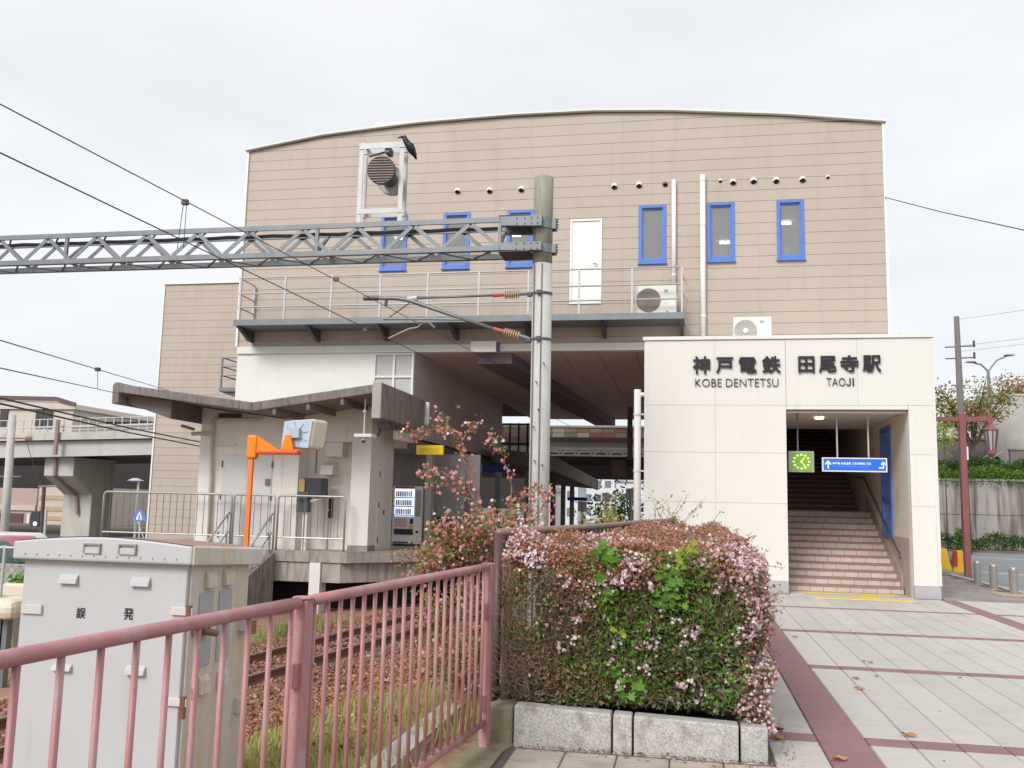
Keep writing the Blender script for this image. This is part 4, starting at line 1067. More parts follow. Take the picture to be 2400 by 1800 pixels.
# vending machine
VX0, VX1, VY = -7.93, -7.08, 24.25; VH = 1.62
vm = thing('vending_machine', 'white drinks vending machine standing on the platform', 'vending machine', ((VX0 + VX1) / 2, VY, PZ))
B(VX0, VY, PZ + .06, VX1, VY + .7, PZ + VH).build('body', mat('machine_white', (.86, .87, .88), .4, .02, 2), vm, bevel=.015)
B(VX0 + .04, VY + .02, PZ, VX1 - .04, VY + .68, PZ + .059).build('base', black_box, vm)
wv = VX1 - VX0; z0 = PZ
dp = B(VX0 + .06, VY - .006, z0 + .80, VX0 + wv * .72, VY - .0005, z0 + VH - .08).build('display_window', emat('display_back', (.50, .60, .72), 1.1), vm)
cols_ = [(.05, .2, .6), (.6, .1, .08), (.7, .7, .72), (.2, .1, .45), (.75, .5, .1), (.1, .35, .2), (.35, .12, .05)]
for r_ in range(3):
    zz = z0 + .86 + .235 * r_
    for k in range(9):
        x = VX0 + .09 + k * (wv * .72 - .15) / 9
        cc = cols_[(k // 2 + r_ * 3) % 7]
        MB().tube([(x + .025, VY - .03, zz), (x + .025, VY - .03, zz + .12), (x + .025, VY - .03, zz + .15)], [.02, .02, .011], 8).build('drink_bottle', mat('drink_%d' % cols_.index(cc), cc, .3), dp)
    B(VX0 + .07, VY - .05, zz - .045, VX0 + wv * .71, VY - .0065, zz - .012).build('shelf_edge', white_paint, dp)
B(VX0 + .06, VY - .01, z0 + VH - .075, VX0 + wv * .72, VY - .0005, z0 + VH - .01).build('banner', mat('banner_red', (.55, .09, .09), .4), vm)
B(VX0 + .08, VY - .012, z0 + .52, VX0 + wv * .5, VY - .0005, z0 + .74).build('poster', mat('poster_pink', (.70, .50, .58), .5, .2, 18), vm)
B(VX0 + .07, VY - .02, z0 + .31, VX0 + wv * .72, VY - .0005, z0 + .46).build('pickup_slot', black_box, vm)
B(VX0 + wv * .60, VY - .015, z0 + .60, VX0 + wv * .70, VY - .0005, z0 + .74).build('payment_screen', mat('navy_panel', (.03, .03, .15), .3), vm)
B(VX0 + wv * .60, VY - .015, z0 + .47, VX0 + wv * .70, VY - .0005, z0 + .58).build('note_slot', mat('yellow_label', (.75, .55, .1), .4), vm)
B(VX0 + wv * .80, VY - .015, z0 + .36, VX0 + wv * .88, VY - .0005, z0 + .42).build('coin_return', black_box, vm)
B(VX0 + wv * .76, VY - .006, z0 + .80, VX1 - .05, VY - .0005, z0 + VH - .1).build('side_panel', mat('grey_side_panel', (.42, .39, .38), .5), vm)
B(VX0 + .05, VY - .012, z0 + .08, VX0 + wv * .72, VY - .0005, z0 + .115).build('kick_gap', black_box, vm)
# far platform canopy
ca = thing('platform_canopy', 'dark weathered canopy over the far end of the platform', 'canopy', (-8, 32, 0))
p1, p2, q1, q2 = at(1287, 1099, Y=31), at(1397, 1146, Y=46), at(1150, 1099, Y=31), at(1270, 1140, Y=46)
q1.z = p1.z + .25; q2.z = p2.z + .2
d3 = Vector((0, 0, .46))
MB().add([p1, p2, q2, q1, p1 + d3, p2 + d3, q2 + d3, q1 + d3], [(0, 1, 2, 3), (4, 5, 6, 7), (0, 1, 5, 4), (1, 2, 6, 5), (2, 3, 7, 6), (3, 0, 4, 7)]).build('roof', mat('dark_canopy', (.17, .14, .14), .9, .2, 2), ca)
MB().beam(p1 + Vector((.06, 0, .2)), p2 + Vector((.06, 0, .2)), .1, .5).build('fascia', old_conc, ca)
for k in range(5):
    f_ = (k + .5) / 5; c = p1.lerp(p2, f_) + Vector((-1.0, 0, 0)); MB().tube([(c.x, c.y, PZ), (c.x, c.y, c.z + .1)], .11, 8).build('column', mat('canopy_column', (.2, .17, .15), .8), ca)
# ------------------------------------------------------------ catenary pole, beam and wires
PX, PY = -2.5, 15.5
po = thing('catenary_pole', 'round concrete catenary pole with a lichened top between hedge and tracks', 'pole', (PX, PY, -1.1))
zt = at(1270, 416, Y=PY).z; zm = at(1265, 620, Y=PY).z
MB().tube([(PX + .02, PY, -1.1), (PX, PY, zm)], [.178, .172], 20).build('shaft', pole_conc, po, smooth=True)
MB().tube([(PX, PY, zm), (PX, PY, zt - .03), (PX, PY, zt)], [.1725, .171, .15], 20).build('pole_top', pole_top, po, smooth=True)
for py_ in (690, 797):
    z = at(1265, py_, Y=PY).z
    MB().tube([(PX, PY, z - .02), (PX, PY, z + .02)], .186, 20).box(PX - .06, PY - .24, z - .03, PX + .02, PY - .17, z + .03).box(PX - .26, PY - .05, z - .03, PX - .17, PY + .05, z + .03).build('band', galv_dark, po)
for k, (px_, py_) in enumerate(((1257, 895), (1250, 1000), (1253, 1080), (1275, 852), (1271, 1090), (1262, 960))):
    q = at(px_, py_, Y=PY - .17); MB().tube([(q.x, PY - .15, q.z), (q.x, PY - .25, q.z)], .012, 6).build('step_bolt', galv_dark, po)
MB().tube([(PX + .02, PY - .178, zm - .02), (PX + .03, PY - .19, 1.0)], .012, 6).tube([(PX - .12, PY - .15, zm - .02), (PX - .11, PY - .15, 1.0)], .011, 6).build('cable', galv, po)

bx0, bx1 = -20.6, -3.22
zt1, zb1 = 6.56, 6.055
DB = .55           # depth of the lattice beam
lb = thing('lattice_beam', 'grey steel lattice beam carried by the concrete pole across the tracks', 'beam', ((bx0 + bx1) / 2, PY, zb1))
for yy in (PY - DB / 2, PY + DB / 2):
    for z, zz in ((zt1, -1), (zb1, 1)):
        m = MB(); m.box(bx0, yy - .04, z - .045, bx1, yy + .0, z + .045)
        m.box(bx0, yy + .001, z - .045 if zz > 0 else z + .033, bx1, yy + .06, z - .033 if zz > 0 else z + .045); m.build('chord', galv, lb)
pitch_b = 1.045; x = bx1; k = 0
while x - pitch_b > bx0 - .2:
    for yy, sh_ in ((PY - DB / 2 - .02, 0), (PY + DB / 2, .25)):
        xm = x - sh_
        for (xa, xb) in ((xm - .52, xm - .03), (xm - .52, xm - 1.01)):
            MB().beam((xa, yy, zt1 - .04), (xb, yy, zb1 + .04), .07, .014, up=(0, 1, 0)).build('diagonal', galv, lb)
    MB().beam((x - .1, PY - DB / 2, zb1 - .03), (x - .6, PY + DB / 2, zb1 - .03), .035, .012).beam((x - .6, PY + DB / 2, zb1 - .045), (x - 1.1, PY - DB / 2, zb1 - .045), .035, .012).build('bottom_lacing', galv_dark, lb)
    MB().beam((x - .3, PY - DB / 2, zt1 + .03), (x - .8, PY + DB / 2, zt1 + .03), .035, .012).build('top_lacing', galv, lb)
    x -= pitch_b
for xx in (bx1, -6.6, -11.7):
    MB().box(xx - .03, PY - DB / 2 - .03, zb1, xx + .03, PY - DB / 2 + .02, zt1).beam((xx, PY - DB / 2, zb1), (xx, PY + DB / 2, zt1), .05).build('upright', galv, lb)
MB().tube([(bx0, PY - .12, zt1 - .1)] + [(bx0 + (bx1 - bx0) * k / 40, PY - .12, zt1 - .09 - .018 * (k % 2)) for k in range(1, 40)] + [(bx1, PY - .12, zt1 - .1)], .035, 8).build('cable_run', galv_dark, lb)
for z, hh_ in ((zt1 - .03, .095), (zb1 + .02, .075)):
    cl = MB()
    for yy in (PY - .30, PY + .19): cl.prism([(bx1 - .02, yy, z - hh_ * .75), (PX + .02, yy, z - hh_), (PX + .02, yy, z + hh_), (bx1 - .02, yy, z + hh_)], (0, .11, 0))
    cl.tube([(PX, PY, z - hh_), (PX, PY, z + hh_)], .20, 20); cl.box(PX + .17, PY - .1, z - hh_, PX + .24, PY + .1, z + hh_)
    cl = cl.build('pole_clamp', galv, lb)
    sgn = 1 if z > 6.3 else -1
    B(bx1 - .02, PY - .31, z + sgn * (hh_ + .001), PX - .19, PY + .31, z + sgn * (hh_ + .015)).build('clamp_plate', galv_dark, cl)
    bo = MB()
    for zz in (-.07, -.025, .025, .07): bo.tube([(PX + .24, PY - .07, z + zz), (PX + .28, PY - .07, z + zz)], .014, 6)
    for xx in (-.42, -.28, -.16, -.05):
        for zz in (-.05, .05): bo.tube([(PX + xx, PY - .30, z + zz), (PX + xx, PY - .318, z + zz)], .012, 6)
    bo.build('bolts', galv_dark, cl)

p2 = thing('catenary_pole', 'second concrete catenary pole across the tracks carrying the other beam end', 'pole', (-20.9, PY, -1.1))
MB().tube([(-20.9, PY, -1.1), (-20.9, PY, 7.2)], [.178, .172], 20).build('shaft', pole_conc, p2, smooth=True)
# frame with the slatted drum standing on the beam
fx0, fx1, fz0, fz1 = -5.91, -5.015, zt1 + .045, 8.12
df = thing('drum_frame', 'white steel frame with a slatted drum on top of the lattice beam', 'frame', ((fx0 + fx1) / 2, PY, fz0))
for yy in (PY - .16, PY + .08):
    for xx in (fx0 + .06, fx1 - .06):
        m = MB(); m.box(xx - .06, yy - .012, fz0, xx + .022, yy, fz1).box(xx - .06, yy, fz0, xx - .046, yy + .07, fz1); m.build('post', galv_pale, df)
    MB().box(fx0 - .0, yy - .026, fz1 - .09, fx1 + .0, yy - .0125, fz1 + .02).build('crossbar', galv_pale, df)
    MB().box(fx0 + .02, yy - .026, fz0 + .20, fx1 - .02, yy - .0125, fz0 + .29).build('crossbar', galv_pale, df)
for xx in (fx0 + .03, fx1 - .1): MB().box(xx, PY - .18, fz1 + .021, xx + .07, PY + .1, fz1 + .035).build('crossbar', galv_pale, df)
MB().beam((fx0 + .1, PY + .1, fz1 - .12), (fx0 + .55, PY - .1, fz1 - .12), .03).box(fx0 + .48, PY - .15, fz1 - .16, fx0 + .56, PY + .1, fz1 - .03).build('hanger', galv_dark, df)
p0 = at(893, 398, Y=PY - .35); p1 = at(921, 428, Y=PY + .5)
ax = (p1 - p0).normalized()
dr_ = MB().tube([p0, p0 + ax * .08], .258, 28).build('drum_face', mat('dark_drum', (.07, .05, .05), .6), df)
MB().tube([p0 + ax * .101, p1], .15, 20).build('drum_shaft', galv_dark, df)
MB().tube([p1 - ax * .22, p1], .262, 28).build('drum_body', galv_pale, df, smooth=False)
up_ = Vector((0, 0, 1)); sd = ax.cross(up_).normalized(); uu = sd.cross(ax)
for k in range(-5, 6):
    w = math.sqrt(max(0, .245 ** 2 - (k * .047) ** 2))
    c = p0 - ax * .008 + uu * k * .047
    MB().beam(c - sd * w, c + sd * w, .014, .012, up=ax).build('slat', mat('drum_slat', (.38, .29, .25), .6), dr_)

# crow
foot = at(958, 352, Y=PY - .2)
head = at(947, 321, Y=PY - .2); tail = at(976, 373, Y=PY - .15); mid = at(961, 343, Y=PY - .18)
cr = thing('crow', 'black crow perched on the corner of the white steel frame', 'bird', (foot.x, foot.y, fz1))
bdy = [head + Vector((-.045, -.01, .0)), head, head.lerp(mid, .45) + Vector((-.012, 0, -.01)), mid, mid.lerp(tail, .35), mid.lerp(tail, .7), tail]
MB().tube(bdy, [.012, .046, .05, .078, .07, .036, .016], 14).build('body', crow_m, cr, smooth=True)
MB().tube([head + Vector((-.03, -.01, -.004)), head + Vector((-.085, -.02, -.012)), head + Vector((-.12, -.025, -.028))], [.024, .017, .004], 8).build('beak', black_box, cr, smooth=True)
for s_ in (-1, 1):
    w0 = mid.lerp(head, .35) + Vector((.0, s_ * .075, .0))
    MB().tube([w0, mid + Vector((.025, s_ * .092, -.02)), mid.lerp(tail, .5) + Vector((.02, s_ * .06, 0)), mid.lerp(tail, .85) + Vector((.01, s_ * .02, 0))], [.012, .045, .028, .006], 8).build('wing', mat('crow_wing', (.018, .018, .026), .4), cr, smooth=True)
    MB().tube([mid + Vector((-.02, s_ * .03, -.06)), (mid.x - .03, mid.y + s_ * .03, fz1 + .04)], [.02, .009], 6).build('leg', crow_m, cr)
    for t_ in (-.04, 0, .03): MB().tube([(mid.x - .03, mid.y + s_ * .03, fz1 + .042), (mid.x - .03 - .05, mid.y + s_ * .03 + t_ * .6, fz1 + .036)], .007, 5).build('toe', crow_m, cr)
    MB().tube([head + Vector((-.028, s_ * .044 - .002, .012)), head + Vector((-.028, s_ * .05 - .002, .012))], .008, 8).build('eye', mat('crow_eye', (.12, .1, .08), .1), cr)

# hinged bracket that holds the contact wire
z5 = lambda x, y, Y=PY: at(820 + x * .22604, 600 + y * .22604, Y=Y)
cb = thing('wire_bracket', 'hinged steel bracket with ribbed brown insulators on the concrete pole', 'bracket', (PX, PY, 5.0))


def insulator(a, b, par):
    a, b = Vector(a), Vector(b); d = (b - a)
    pts, rs = [], []
    n = 7
    for k in range(n):
        for t, r in ((0, .03), (.25, .072), (.55, .075), (.8, .03)): pts.append(a + d * ((k + t) / n)); rs.append(r)
    pts.append(b); rs.append(.03)
    return MB().tube(pts, rs, 14).build('insulator', insul, par, smooth=False)


pA, pB, pC, pD, pE = z5(700, 437), z5(1480, 408), z5(1605, 403), z5(1760, 392), z5(1885, 388)
MB().tube([pA, pB], .022, 8).build('stay_tube', galv, cb, smooth=True)
MB().tube([pB, pC], [.035, .03], 8).build('red_clamp', red_clamp, cb); insulator(pC, pD, cb); MB().tube([pD, pE], [.035, .03], 8).build('hinge_fitting', galv, cb)
qA, qB, qC, qD, qE = z5(600, 455), z5(1490, 757), z5(1600, 785), z5(1765, 830), z5(1890, 868)
MB().tube([z5(145, 437), z5(300, 436), z5(480, 438), qA, z5(1060, 612), qB], [.04, .038, .04, .042, .034, .034], 10).build('raked_tube', galv, cb, smooth=True)
MB().tube([z5(145, 437), z5(300, 436)], .046, 10).build('end_sleeve', galv_dark, cb)
MB().tube([z5(600, 450), pA], .05, 8).build('joint_sleeve', galv_pale, cb)
MB().tube([qB, qC], [.04, .035], 8).build('red_clamp', red_clamp, cb); insulator(qC, qD, cb); MB().tube([qD, qE], [.035, .03], 8).build('hinge_fitting', galv, cb)
MB().tube([z5(345, 655), z5(800, 655), z5(1180, 660)], .02, 8).build('steady_tube', galv, cb)
MB().tube([z5(615, 490), z5(415, 632)], .01, 6).build('stay_wire', wire_m, cb)
MB().tube([z5(380, 450), z5(372, 520)], .03, 8).build('messenger_clamp', galv_dark, cb)
MB().tube([z5(715, 655), z5(760, 690), z5(700, 740), z5(610, 755), z5(400, 855)], .014, 6).build('steady_arm', mat('brass_arm', (.4, .3, .22), .5), cb)
MB().tube([z5(690, 690), z5(820, 690), z5(880, 745)], .025, 6).build('pull_off', galv, cb)


def wire(label, pts, r=.008, clips=(), drops=()):
    pts = [Vector(p) for p in pts]
    w = thing('overhead_wire', label, 'wire', pts[0], group='overhead wires along the railway')
    fine = []
    for i in range(len(pts) - 1):
        n = 10
        for k in range(n): fine.append(pts[i].lerp(pts[i + 1], k / n))
    fine.append(pts[-1])
    MB().tube(fine, r, 5, cap=False).build('strand', wire_m, w)
    for c in clips: MB().box(c.x - .035, c.y - .03, c.z - .03, c.x + .035, c.y + .03, c.z + .03).build('clip', galv_dark, w)
    for a, b in drops: MB().tube([a, b], .005, 4).build('dropper', wire_m, w)
    return w


mz, cz_ = 5.128, 4.531
m0 = z5(372, 520); c0 = z5(400, 860)
mA = at(0, 244, Z=mz); cA = at(0, 358, Z=cz_)
dm = (mA - m0); dc = (cA - c0)
clip = at(434, 474, Z=mz); clip2 = at(788, 655, Z=mz)
wire('upper thin carrier wire with two clips crossing in front of the curved roof', [m0 + dm * 1.9, mA, m0, m0 - dm * .45, m0 - dm * 1.5], .0068, [clip, clip2], [(clip + Vector((-.02, 0, 0)), Vector((clip.x - .06, clip.y, cz_ + .03))), (clip + Vector((.02, 0, 0)), Vector((clip.x + .02, clip.y, cz_ + .03)))])
wire('lower contact wire running from the sky to the small clamp by the balcony', [c0 + dc * 1.9, cA, c0, c0 - dc * .5, c0 - dc * 2.0], .0075, [at(857, 772, Z=cz_)])
a, b = dat(0, 735, Y=8), dat(345, 838, Y=18.5); c, d_ = dat(0, 795, Y=8), dat(246, 848, Y=15.8)
e1 = dat(211, 798, Y=13.6); e2 = dat(211, 841, Y=13.6)
wire('thin upper wire of the pair above the platform roof', [a - (b - a) * .5, a, b, b + (b - a) * .3], .007, [e1], [(e1, e2)])
wire('thin lower wire of the pair ending at the platform roof', [c - (d_ - c) * .5, c, d_, d_ + (d_ - c) * .3], .007)
for i, (p, q, lab) in enumerate((((0, 860), (432, 955), 'upper of two thick black cables running to the platform building'), ((0, 872), (432, 964), 'lower of two thick black cables running to the platform building'))):
    a, b = dat(*p, Y=11), dat(*q, Y=20.7)
    mid_ = a.lerp(b, .5) - Vector((0, 0, .03)); wire(lab, [a - (b - a) * .6 + Vector((0, 0, .4)), a, mid_, b], .0145)
b = dat(1912, 426, Y=YM); a = dat(2212, 497, Y=16)
wire('single cable leaving the side of the station roof', [Vector((XR + .02, YM, b.z)), a.lerp(b, .5) - Vector((0, 0, .03)), a, a + (a - b) * .6], .01)

# orange post with an arm, and the monitor box it holds
OY = 13.0
h2 = lambda x, y, Y=OY: at(400 + x * .34364, 850 + y * .34364, Y=Y)
a, b = h2(570, 495), h2(535, 1215)
op = thing('orange_post', 'orange steel post with a cast arm beside the platform steps', 'post', (b.x, OY, -.9))
MB().box(b.x - .075, OY - .03, -.95, b.x - .005, OY + .03, h2(565, 650).z).build('post', orange, op, bevel=.006)
zc0, zc1 = h2(560, 655).z, h2(570, 495).z
MB().box(a.x - .09, OY - .06, zc0, a.x + .07, OY + .06, zc1).build('head_casting', orange_d, op, bevel=.03)
ar0, ar1 = h2(590, 600), h2(880, 612)
MB().box(ar0.x, OY - .08, ar1.z - .035, ar1.x, OY + .08, ar1.z + .03).build('arm', mat('red_orange_arm', (.72, .10, .01), .45), op, bevel=.02)
MB().prism([(ar0.x, OY - .03, ar1.z + .031), (ar0.x + .35, OY - .03, ar1.z + .031), (ar0.x, OY - .03, ar1.z + .24)], (0, .06, 0)).build('gusset', orange_d, op)
u0 = h2(800, 600); MB().prism([(u0.x - .11, OY - .04, ar1.z + .031), (u0.x + .1, OY - .04, ar1.z + .031), (u0.x + .045, OY - .04, h2(800, 490).z), (u0.x - .03, OY - .04, h2(800, 490).z)], (0, .08, 0)).build('holder', orange_d, op, bevel=.01)
mo = thing('monitor_box', 'pale blue and cream square monitor housing held on the orange arm', 'monitor', (h2(850, 480).x, OY + .2, h2(850, 590).z))
f0, f1, f2, f3 = h2(760, 392), h2(968, 378), h2(935, 588), h2(735, 575)
off = Vector((.12, .32, -.005))
f0, f1, f2, f3 = [Vector((p.x, OY + .06, p.z)) for p in (f0, f1, f2, f3)]
MB().add([f0, f1, f2, f3, f0 + off, f1 + off, f2 + off, f3 + off], [(0, 1, 2, 3), (4, 5, 6, 7), (0, 1, 5, 4), (1, 2, 6, 5), (2, 3, 7, 6), (3, 0, 4, 7)]).build('housing', cream_box, mo, bevel=.05)
ctr = (f0 + f1 + f2 + f3) / 4
fr_ = [ctr + (p - ctr) * .93 + Vector((0, -.012, 0)) for p in (f0, f1, f2, f3)]
bp_ = MB().prism(fr_, (0, .008, 0)).build('back_panel', pale_blue, mo, bevel=.004)
for k in range(8):
    t = math.pi * k / 4 + .2; dv = Vector((math.cos(t), 0, math.sin(t)))
    MB().beam(ctr + dv * .10 + Vector((0, -.016, 0)), ctr + dv * .19 + Vector((0, -.016, 0)), .014, .012, up=(0, 1, 0)).build('stiffening_rib', mat('panel_rib', (.33, .42, .55), .5), bp_)
MB().box(ctr.x - .09, OY - .02, ctr.z - .07, ctr.x + .07, OY + .045, ctr.z + .09).build('mount_plate', mat('mount_blue', (.40, .47, .55), .5), mo, bevel=.01)

# ------------------------------------------------------------ signal relay cabinet
CX0, CX1, CY0, CY1, CZ0, CZ1 = -3.665, -2.665, 4.65, 5.37, -.55, 1.285
cabn = thing('relay_cabinet', 'grey trackside cabinet with a rust stained side and rounded roof', 'cabinet', ((CX0 + CX1) / 2, CY0, CZ0))
B(CX0 + .02, CY0 + .03, CZ0, CX1 - .02, CY1, CZ1 + .02).build('carcass', cab_rust, cabn)
fd = B(CX0, CY0, CZ0 + .06, CX1, CY0 + .029, CZ1).build('front_door', cab_grey, cabn, bevel=.006)
B(CX1 - .019, CY0 + .03, CZ0 + .06, CX1 + .012, CY1 - .02, CZ1).build('side_door', cab_rust, cabn, bevel=.006)
arch = lambda y, z0_, w0, w1: [(w0, y, z0_), (w1, y, z0_), (w1, y, z0_ + .10)] + [(w1 + (w0 - w1) * t, y, z0_ + .10 + .035 * math.sin(math.pi * t)) for t in (.1, .25, .4, .5, .6, .75, .9)] + [(w0, y, z0_ + .10)]
MB().prism(arch(CY0 - .055, CZ1 + .0, CX0 - .04, CX1 + .05)[:], (0, CY1 - CY0 + .1, -.045)).build('roof_rim', cab_grey, cabn, bevel=.012)
top = MB()
tt = [0, .1, .25, .4, .5, .6, .75, .9, 1]; w0, w1 = CX0 - .038, CX1 + .045
for i in range(8):
    t0, t1 = tt[i], tt[i + 1]; za, zb_ = CZ1 + .1025 + .035 * math.sin(math.pi * t0), CZ1 + .1025 + .035 * math.sin(math.pi * t1)
    top.quad((w1 + (w0 - w1) * t0, CY0 - .05, za), (w1 + (w0 - w1) * t1, CY0 - .05, zb_), (w1 + (w0 - w1) * t1, CY1 + .04, zb_ - .045), (w1 + (w0 - w1) * t0, CY1 + .04, za - .045))
top.build('roof_sheet', cab_roof, cabn)
MB().prism([(CX1 + .051, CY0 - .05, CZ1 + .0), (CX1 + .064, CY0 - .05, CZ1 + .0), (CX1 + .064, CY0 - .05, CZ1 + .095), (CX1 + .051, CY0 - .05, CZ1 + .105)], (0, CY1 - CY0 + .095, -.043)).build('roof_side', cab_rust, cabn, bevel=.006)
cq = lambda x, y, Y=CY0: at(x * .33755, 1240 + y * .33755, Y=Y)
for (x0, y0, x1, y1) in ((590, 97, 700, 170), (832, 103, 948, 178)):
    a, b = cq(x0, y0, CY0 - .056), cq(x1, y1, CY0 - .056)
    v = MB(); v.box(a.x, CY0 - .07, a.z - .008, b.x, CY0 - .0555, a.z).box(a.x, CY0 - .07, b.z, a.x + .007, CY0 - .0555, a.z - .008).box(b.x - .007, CY0 - .07, b.z, b.x, CY0 - .0555, a.z - .008)
    v = v.build('roof_vent', mat('vent_rust', (.33, .27, .24), .7), cabn)
    B(a.x + .008, CY0 - .066, b.z, b.x - .008, CY0 - .0558, a.z - .02).build('vent_flap', cab_grey, v)


def louvre(x0, y0, x1, y1):
    a, b = cq(x0, y0), cq(x1, y1)
    MB().prism([(a.x, CY0 - .001, b.z), (a.x, CY0 - .028, b.z), (a.x, CY0 - .022, (a.z + b.z) / 2), (a.x, CY0 - .001, a.z)], (b.x - a.x, 0, 0)).build('louvre', cab_grey, fd, bevel=.003)


louvre(425, 305, 545, 380); louvre(920, 325, 1045, 400); louvre(375, 930, 500, 985); louvre(885, 940, 1010, 1015)
for (ch_, x0, y0, x1, y1) in (('誤', 530, 545, 597, 618), ('発', 858, 548, 932, 628)):
    a, b = cq(x0, y1), cq(x1, y0); text_obj(ch_, 'lettering', cabn, letter, a.x, b.x, a.z, b.z, CY0 - .002, .002, .012)
for k in range(14):
    x = CX0 + .04 + (CX1 - CX0 - .08) * k / 13
    MB().tube([(x, CY0 - .056, CZ1 + .032), (x, CY0 - .061, CZ1 + .032)], .006, 6).build('rivet', cab_grey, cabn)
for (x0, y0, x1, y1) in ((1188, 540, 1415, 608), (1140, 1170, 1330, 1240), (150, 520, 285, 592)):
    a, b = cq(x0, y0, CY0 - .012), cq(x1, y1, CY0 - .012); hnm = 'hinge'
    o = B(a.x, CY0 - .016, b.z, min(b.x, CX1 + .05), CY0 - .001, a.z).build('hinge', mat('pale_hinge', (.60, .58, .54), .5, dirt=[((.35, .22, .12), .58, .8, 14, (1, 1, 1), .7)]), cabn, bevel=.003)
    if x0 != 150: MB().tube([(CX1 + .03, CY0 - .01, b.z - .06), (CX1 + .03, CY0 - .01, a.z + .01)], .018, 8).build('hinge_pin', rust_rail, o)
for (yf, zf) in ((.25, CZ1 - .09), (.62, CZ1 - .09), (.25, .62), (.62, .62)):
    y = CY0 + .03 + yf * .55
    MB().prism([(CX1 + .0125, y, zf - .05), (CX1 + .045, y, zf - .05), (CX1 + .035, y, zf + .02), (CX1 + .0125, y, zf + .05)], (0, .10, 0)).build('side_louvre', cab_rust, cabn, bevel=.003)
for (y0, y1) in ((CY0 + .12, CY0 + .27), (CY0 + .34, CY0 + .49)): B(CX1 + .0125, y0, .72, CX1 + .02, y1, 1.12).build('recess_panel', mat('cabinet_blue_grey', (.42, .43, .45), .5), cabn, bevel=.003)
MB().box(CX1 + .013, CY0 + .06, .90, CX1 + .05, CY0 + .2, .94).tube([(CX1 + .05, CY0 + .12, .92), (CX1 + .09, CY0 + .2, .90)], .02, 8).build('latch', rust_rail, cabn, bevel=.004)
lk = MB(); lk.box(CX1 - .005, CY1 - .14, .86, CX1 + .07, CY1 - .03, .97); lk.tube([(CX1 + .05, CY1 - .1, .98), (CX1 + .12, CY1 - .02, 1.0)], .016, 8)
lk = lk.build('lock_case', galv_pale, cabn, bevel=.008); MB().box(CX1 + .071, CY1 - .11, .84, CX1 + .10, CY1 - .06, .92).build('padlock', mat('brass', (.4, .3, .12), .4, metal=.6), lk)
for z in (.42, -.12): B(CX1 - .02, CY1 - .12, z - .04, CX1 + .045, CY1 - .02, z + .05).build('side_hinge', galv_pale, cabn, bevel=.005)

# ------------------------------------------------------------ pink fence
FT = 1.213
P_END, P_MID, P_NEAR = Vector((-1.375, 6.40, 0)), Vector((-1.625, 3.80, 0)), Vector((-1.86, 1.35, 0))


def fence(a, b, label, post_a, post_b, nb):
    t = thing('pink_fence', label, 'fence', a, group='pink fence along the track')
    d = (b - a).normalized(); up = Vector((0, 0, 1))
    ra, rb = a + d * .05 + up * FT, b - d * .05 + up * FT
    rs = [ra.lerp(rb, k / 6) for k in range(7)]
    MB().tube(rs, .025, 16).build('top_rail', fence_red, t, smooth=True)
    la, lb_ = a + d * .03 + up * .165, b - d * .03 + up * .165
    MB().tube([la, lb_], .024, 12).build('bottom_rail', fence_red, t, smooth=True)
    L_ = (b - a).length
    for k in range(nb):
        c = a + d * (.10 + (L_ - .2) * k / (nb - 1))
        MB().tube([c + up * .165, c + up * FT], .0115, 8).build('bar', fence_red, t, smooth=True)
    for p, on in ((a, post_a), (b, post_b)):
        if not on: continue
        o = MB().beam(p + up * -.02, p + up * (FT + .012), .065, .065, up=d).build('post', fence_red, t, bevel=.006)
        MB().tube([p + up * (FT + .0125), p + up * (FT + .022)], .048, 14).build('post_cap', fence_red, o, bevel=.004)
        for z in (FT - .30, .3):
            MB().beam(p - d * .065 + up * z, p + d * .065 + up * z, .025, .10, up=up).tube([p - d * .05 + Vector((.03, 0, z + .03)), p - d * .05 + Vector((.045, 0, z + .03))], .011, 6).build('bracket', fence_red, o, bevel=.004)
    return t


fence(P_END, P_MID, 'farther pink fence panel ending at the hedge', True, False, 20)
fence(P_MID, P_NEAR, 'nearer pink fence panel in front of the grey cabinet', True, True, 15)

# brown tube fence behind the hedge
bf = thing('brown_fence', 'dark brown tube fence along the track side of the hedge', 'fence', (-1.42, 6.95, 0))
bl = [Vector((-1.42, 6.95, 1.43)), Vector((-1.0, 9.6, 1.43)), Vector((-.58, 12.3, 1.45)), Vector((-.2, 14.9, 1.45))]
MB().tube(bl, .032, 12).build('top_rail', mat('brown_tube', (.26, .17, .145), .5, .12, 6), bf, smooth=True)
MB().tube([v - Vector((0, 0, 1.17)) for v in bl], .024, 8).build('bottom_rail', brown_paint, bf)
MB().tube([(-1.42, 6.95, -.05), (-1.42, 6.95, 1.43)], .033, 12).build('post', brown_paint, bf, smooth=True)
for i in range(3):
    a, b = bl[i], bl[i + 1]
    MB().tube([(b.x, b.y, -.05), (b.x, b.y, 1.43)], .03, 10).build('post', brown_paint, bf)
    for k in range(1, 16):
        c = a.lerp(b, k / 16); MB().tube([(c.x, c.y, .26), (c.x, c.y, 1.43)], .009, 5).build('bar', brown_paint, bf)
q = at(1176, 1628, Z=.05)
MB().tube([(-1.3, 6.78, -.02), (-1.3, 6.78, .62)], .042, 10).build('stub_post', post_dark, bf)
MB().tube([(-1.42, 6.75, .27), (-1.38, 6.98, .27)], .035, 10).build('cut_rail_end', post_dark, bf)

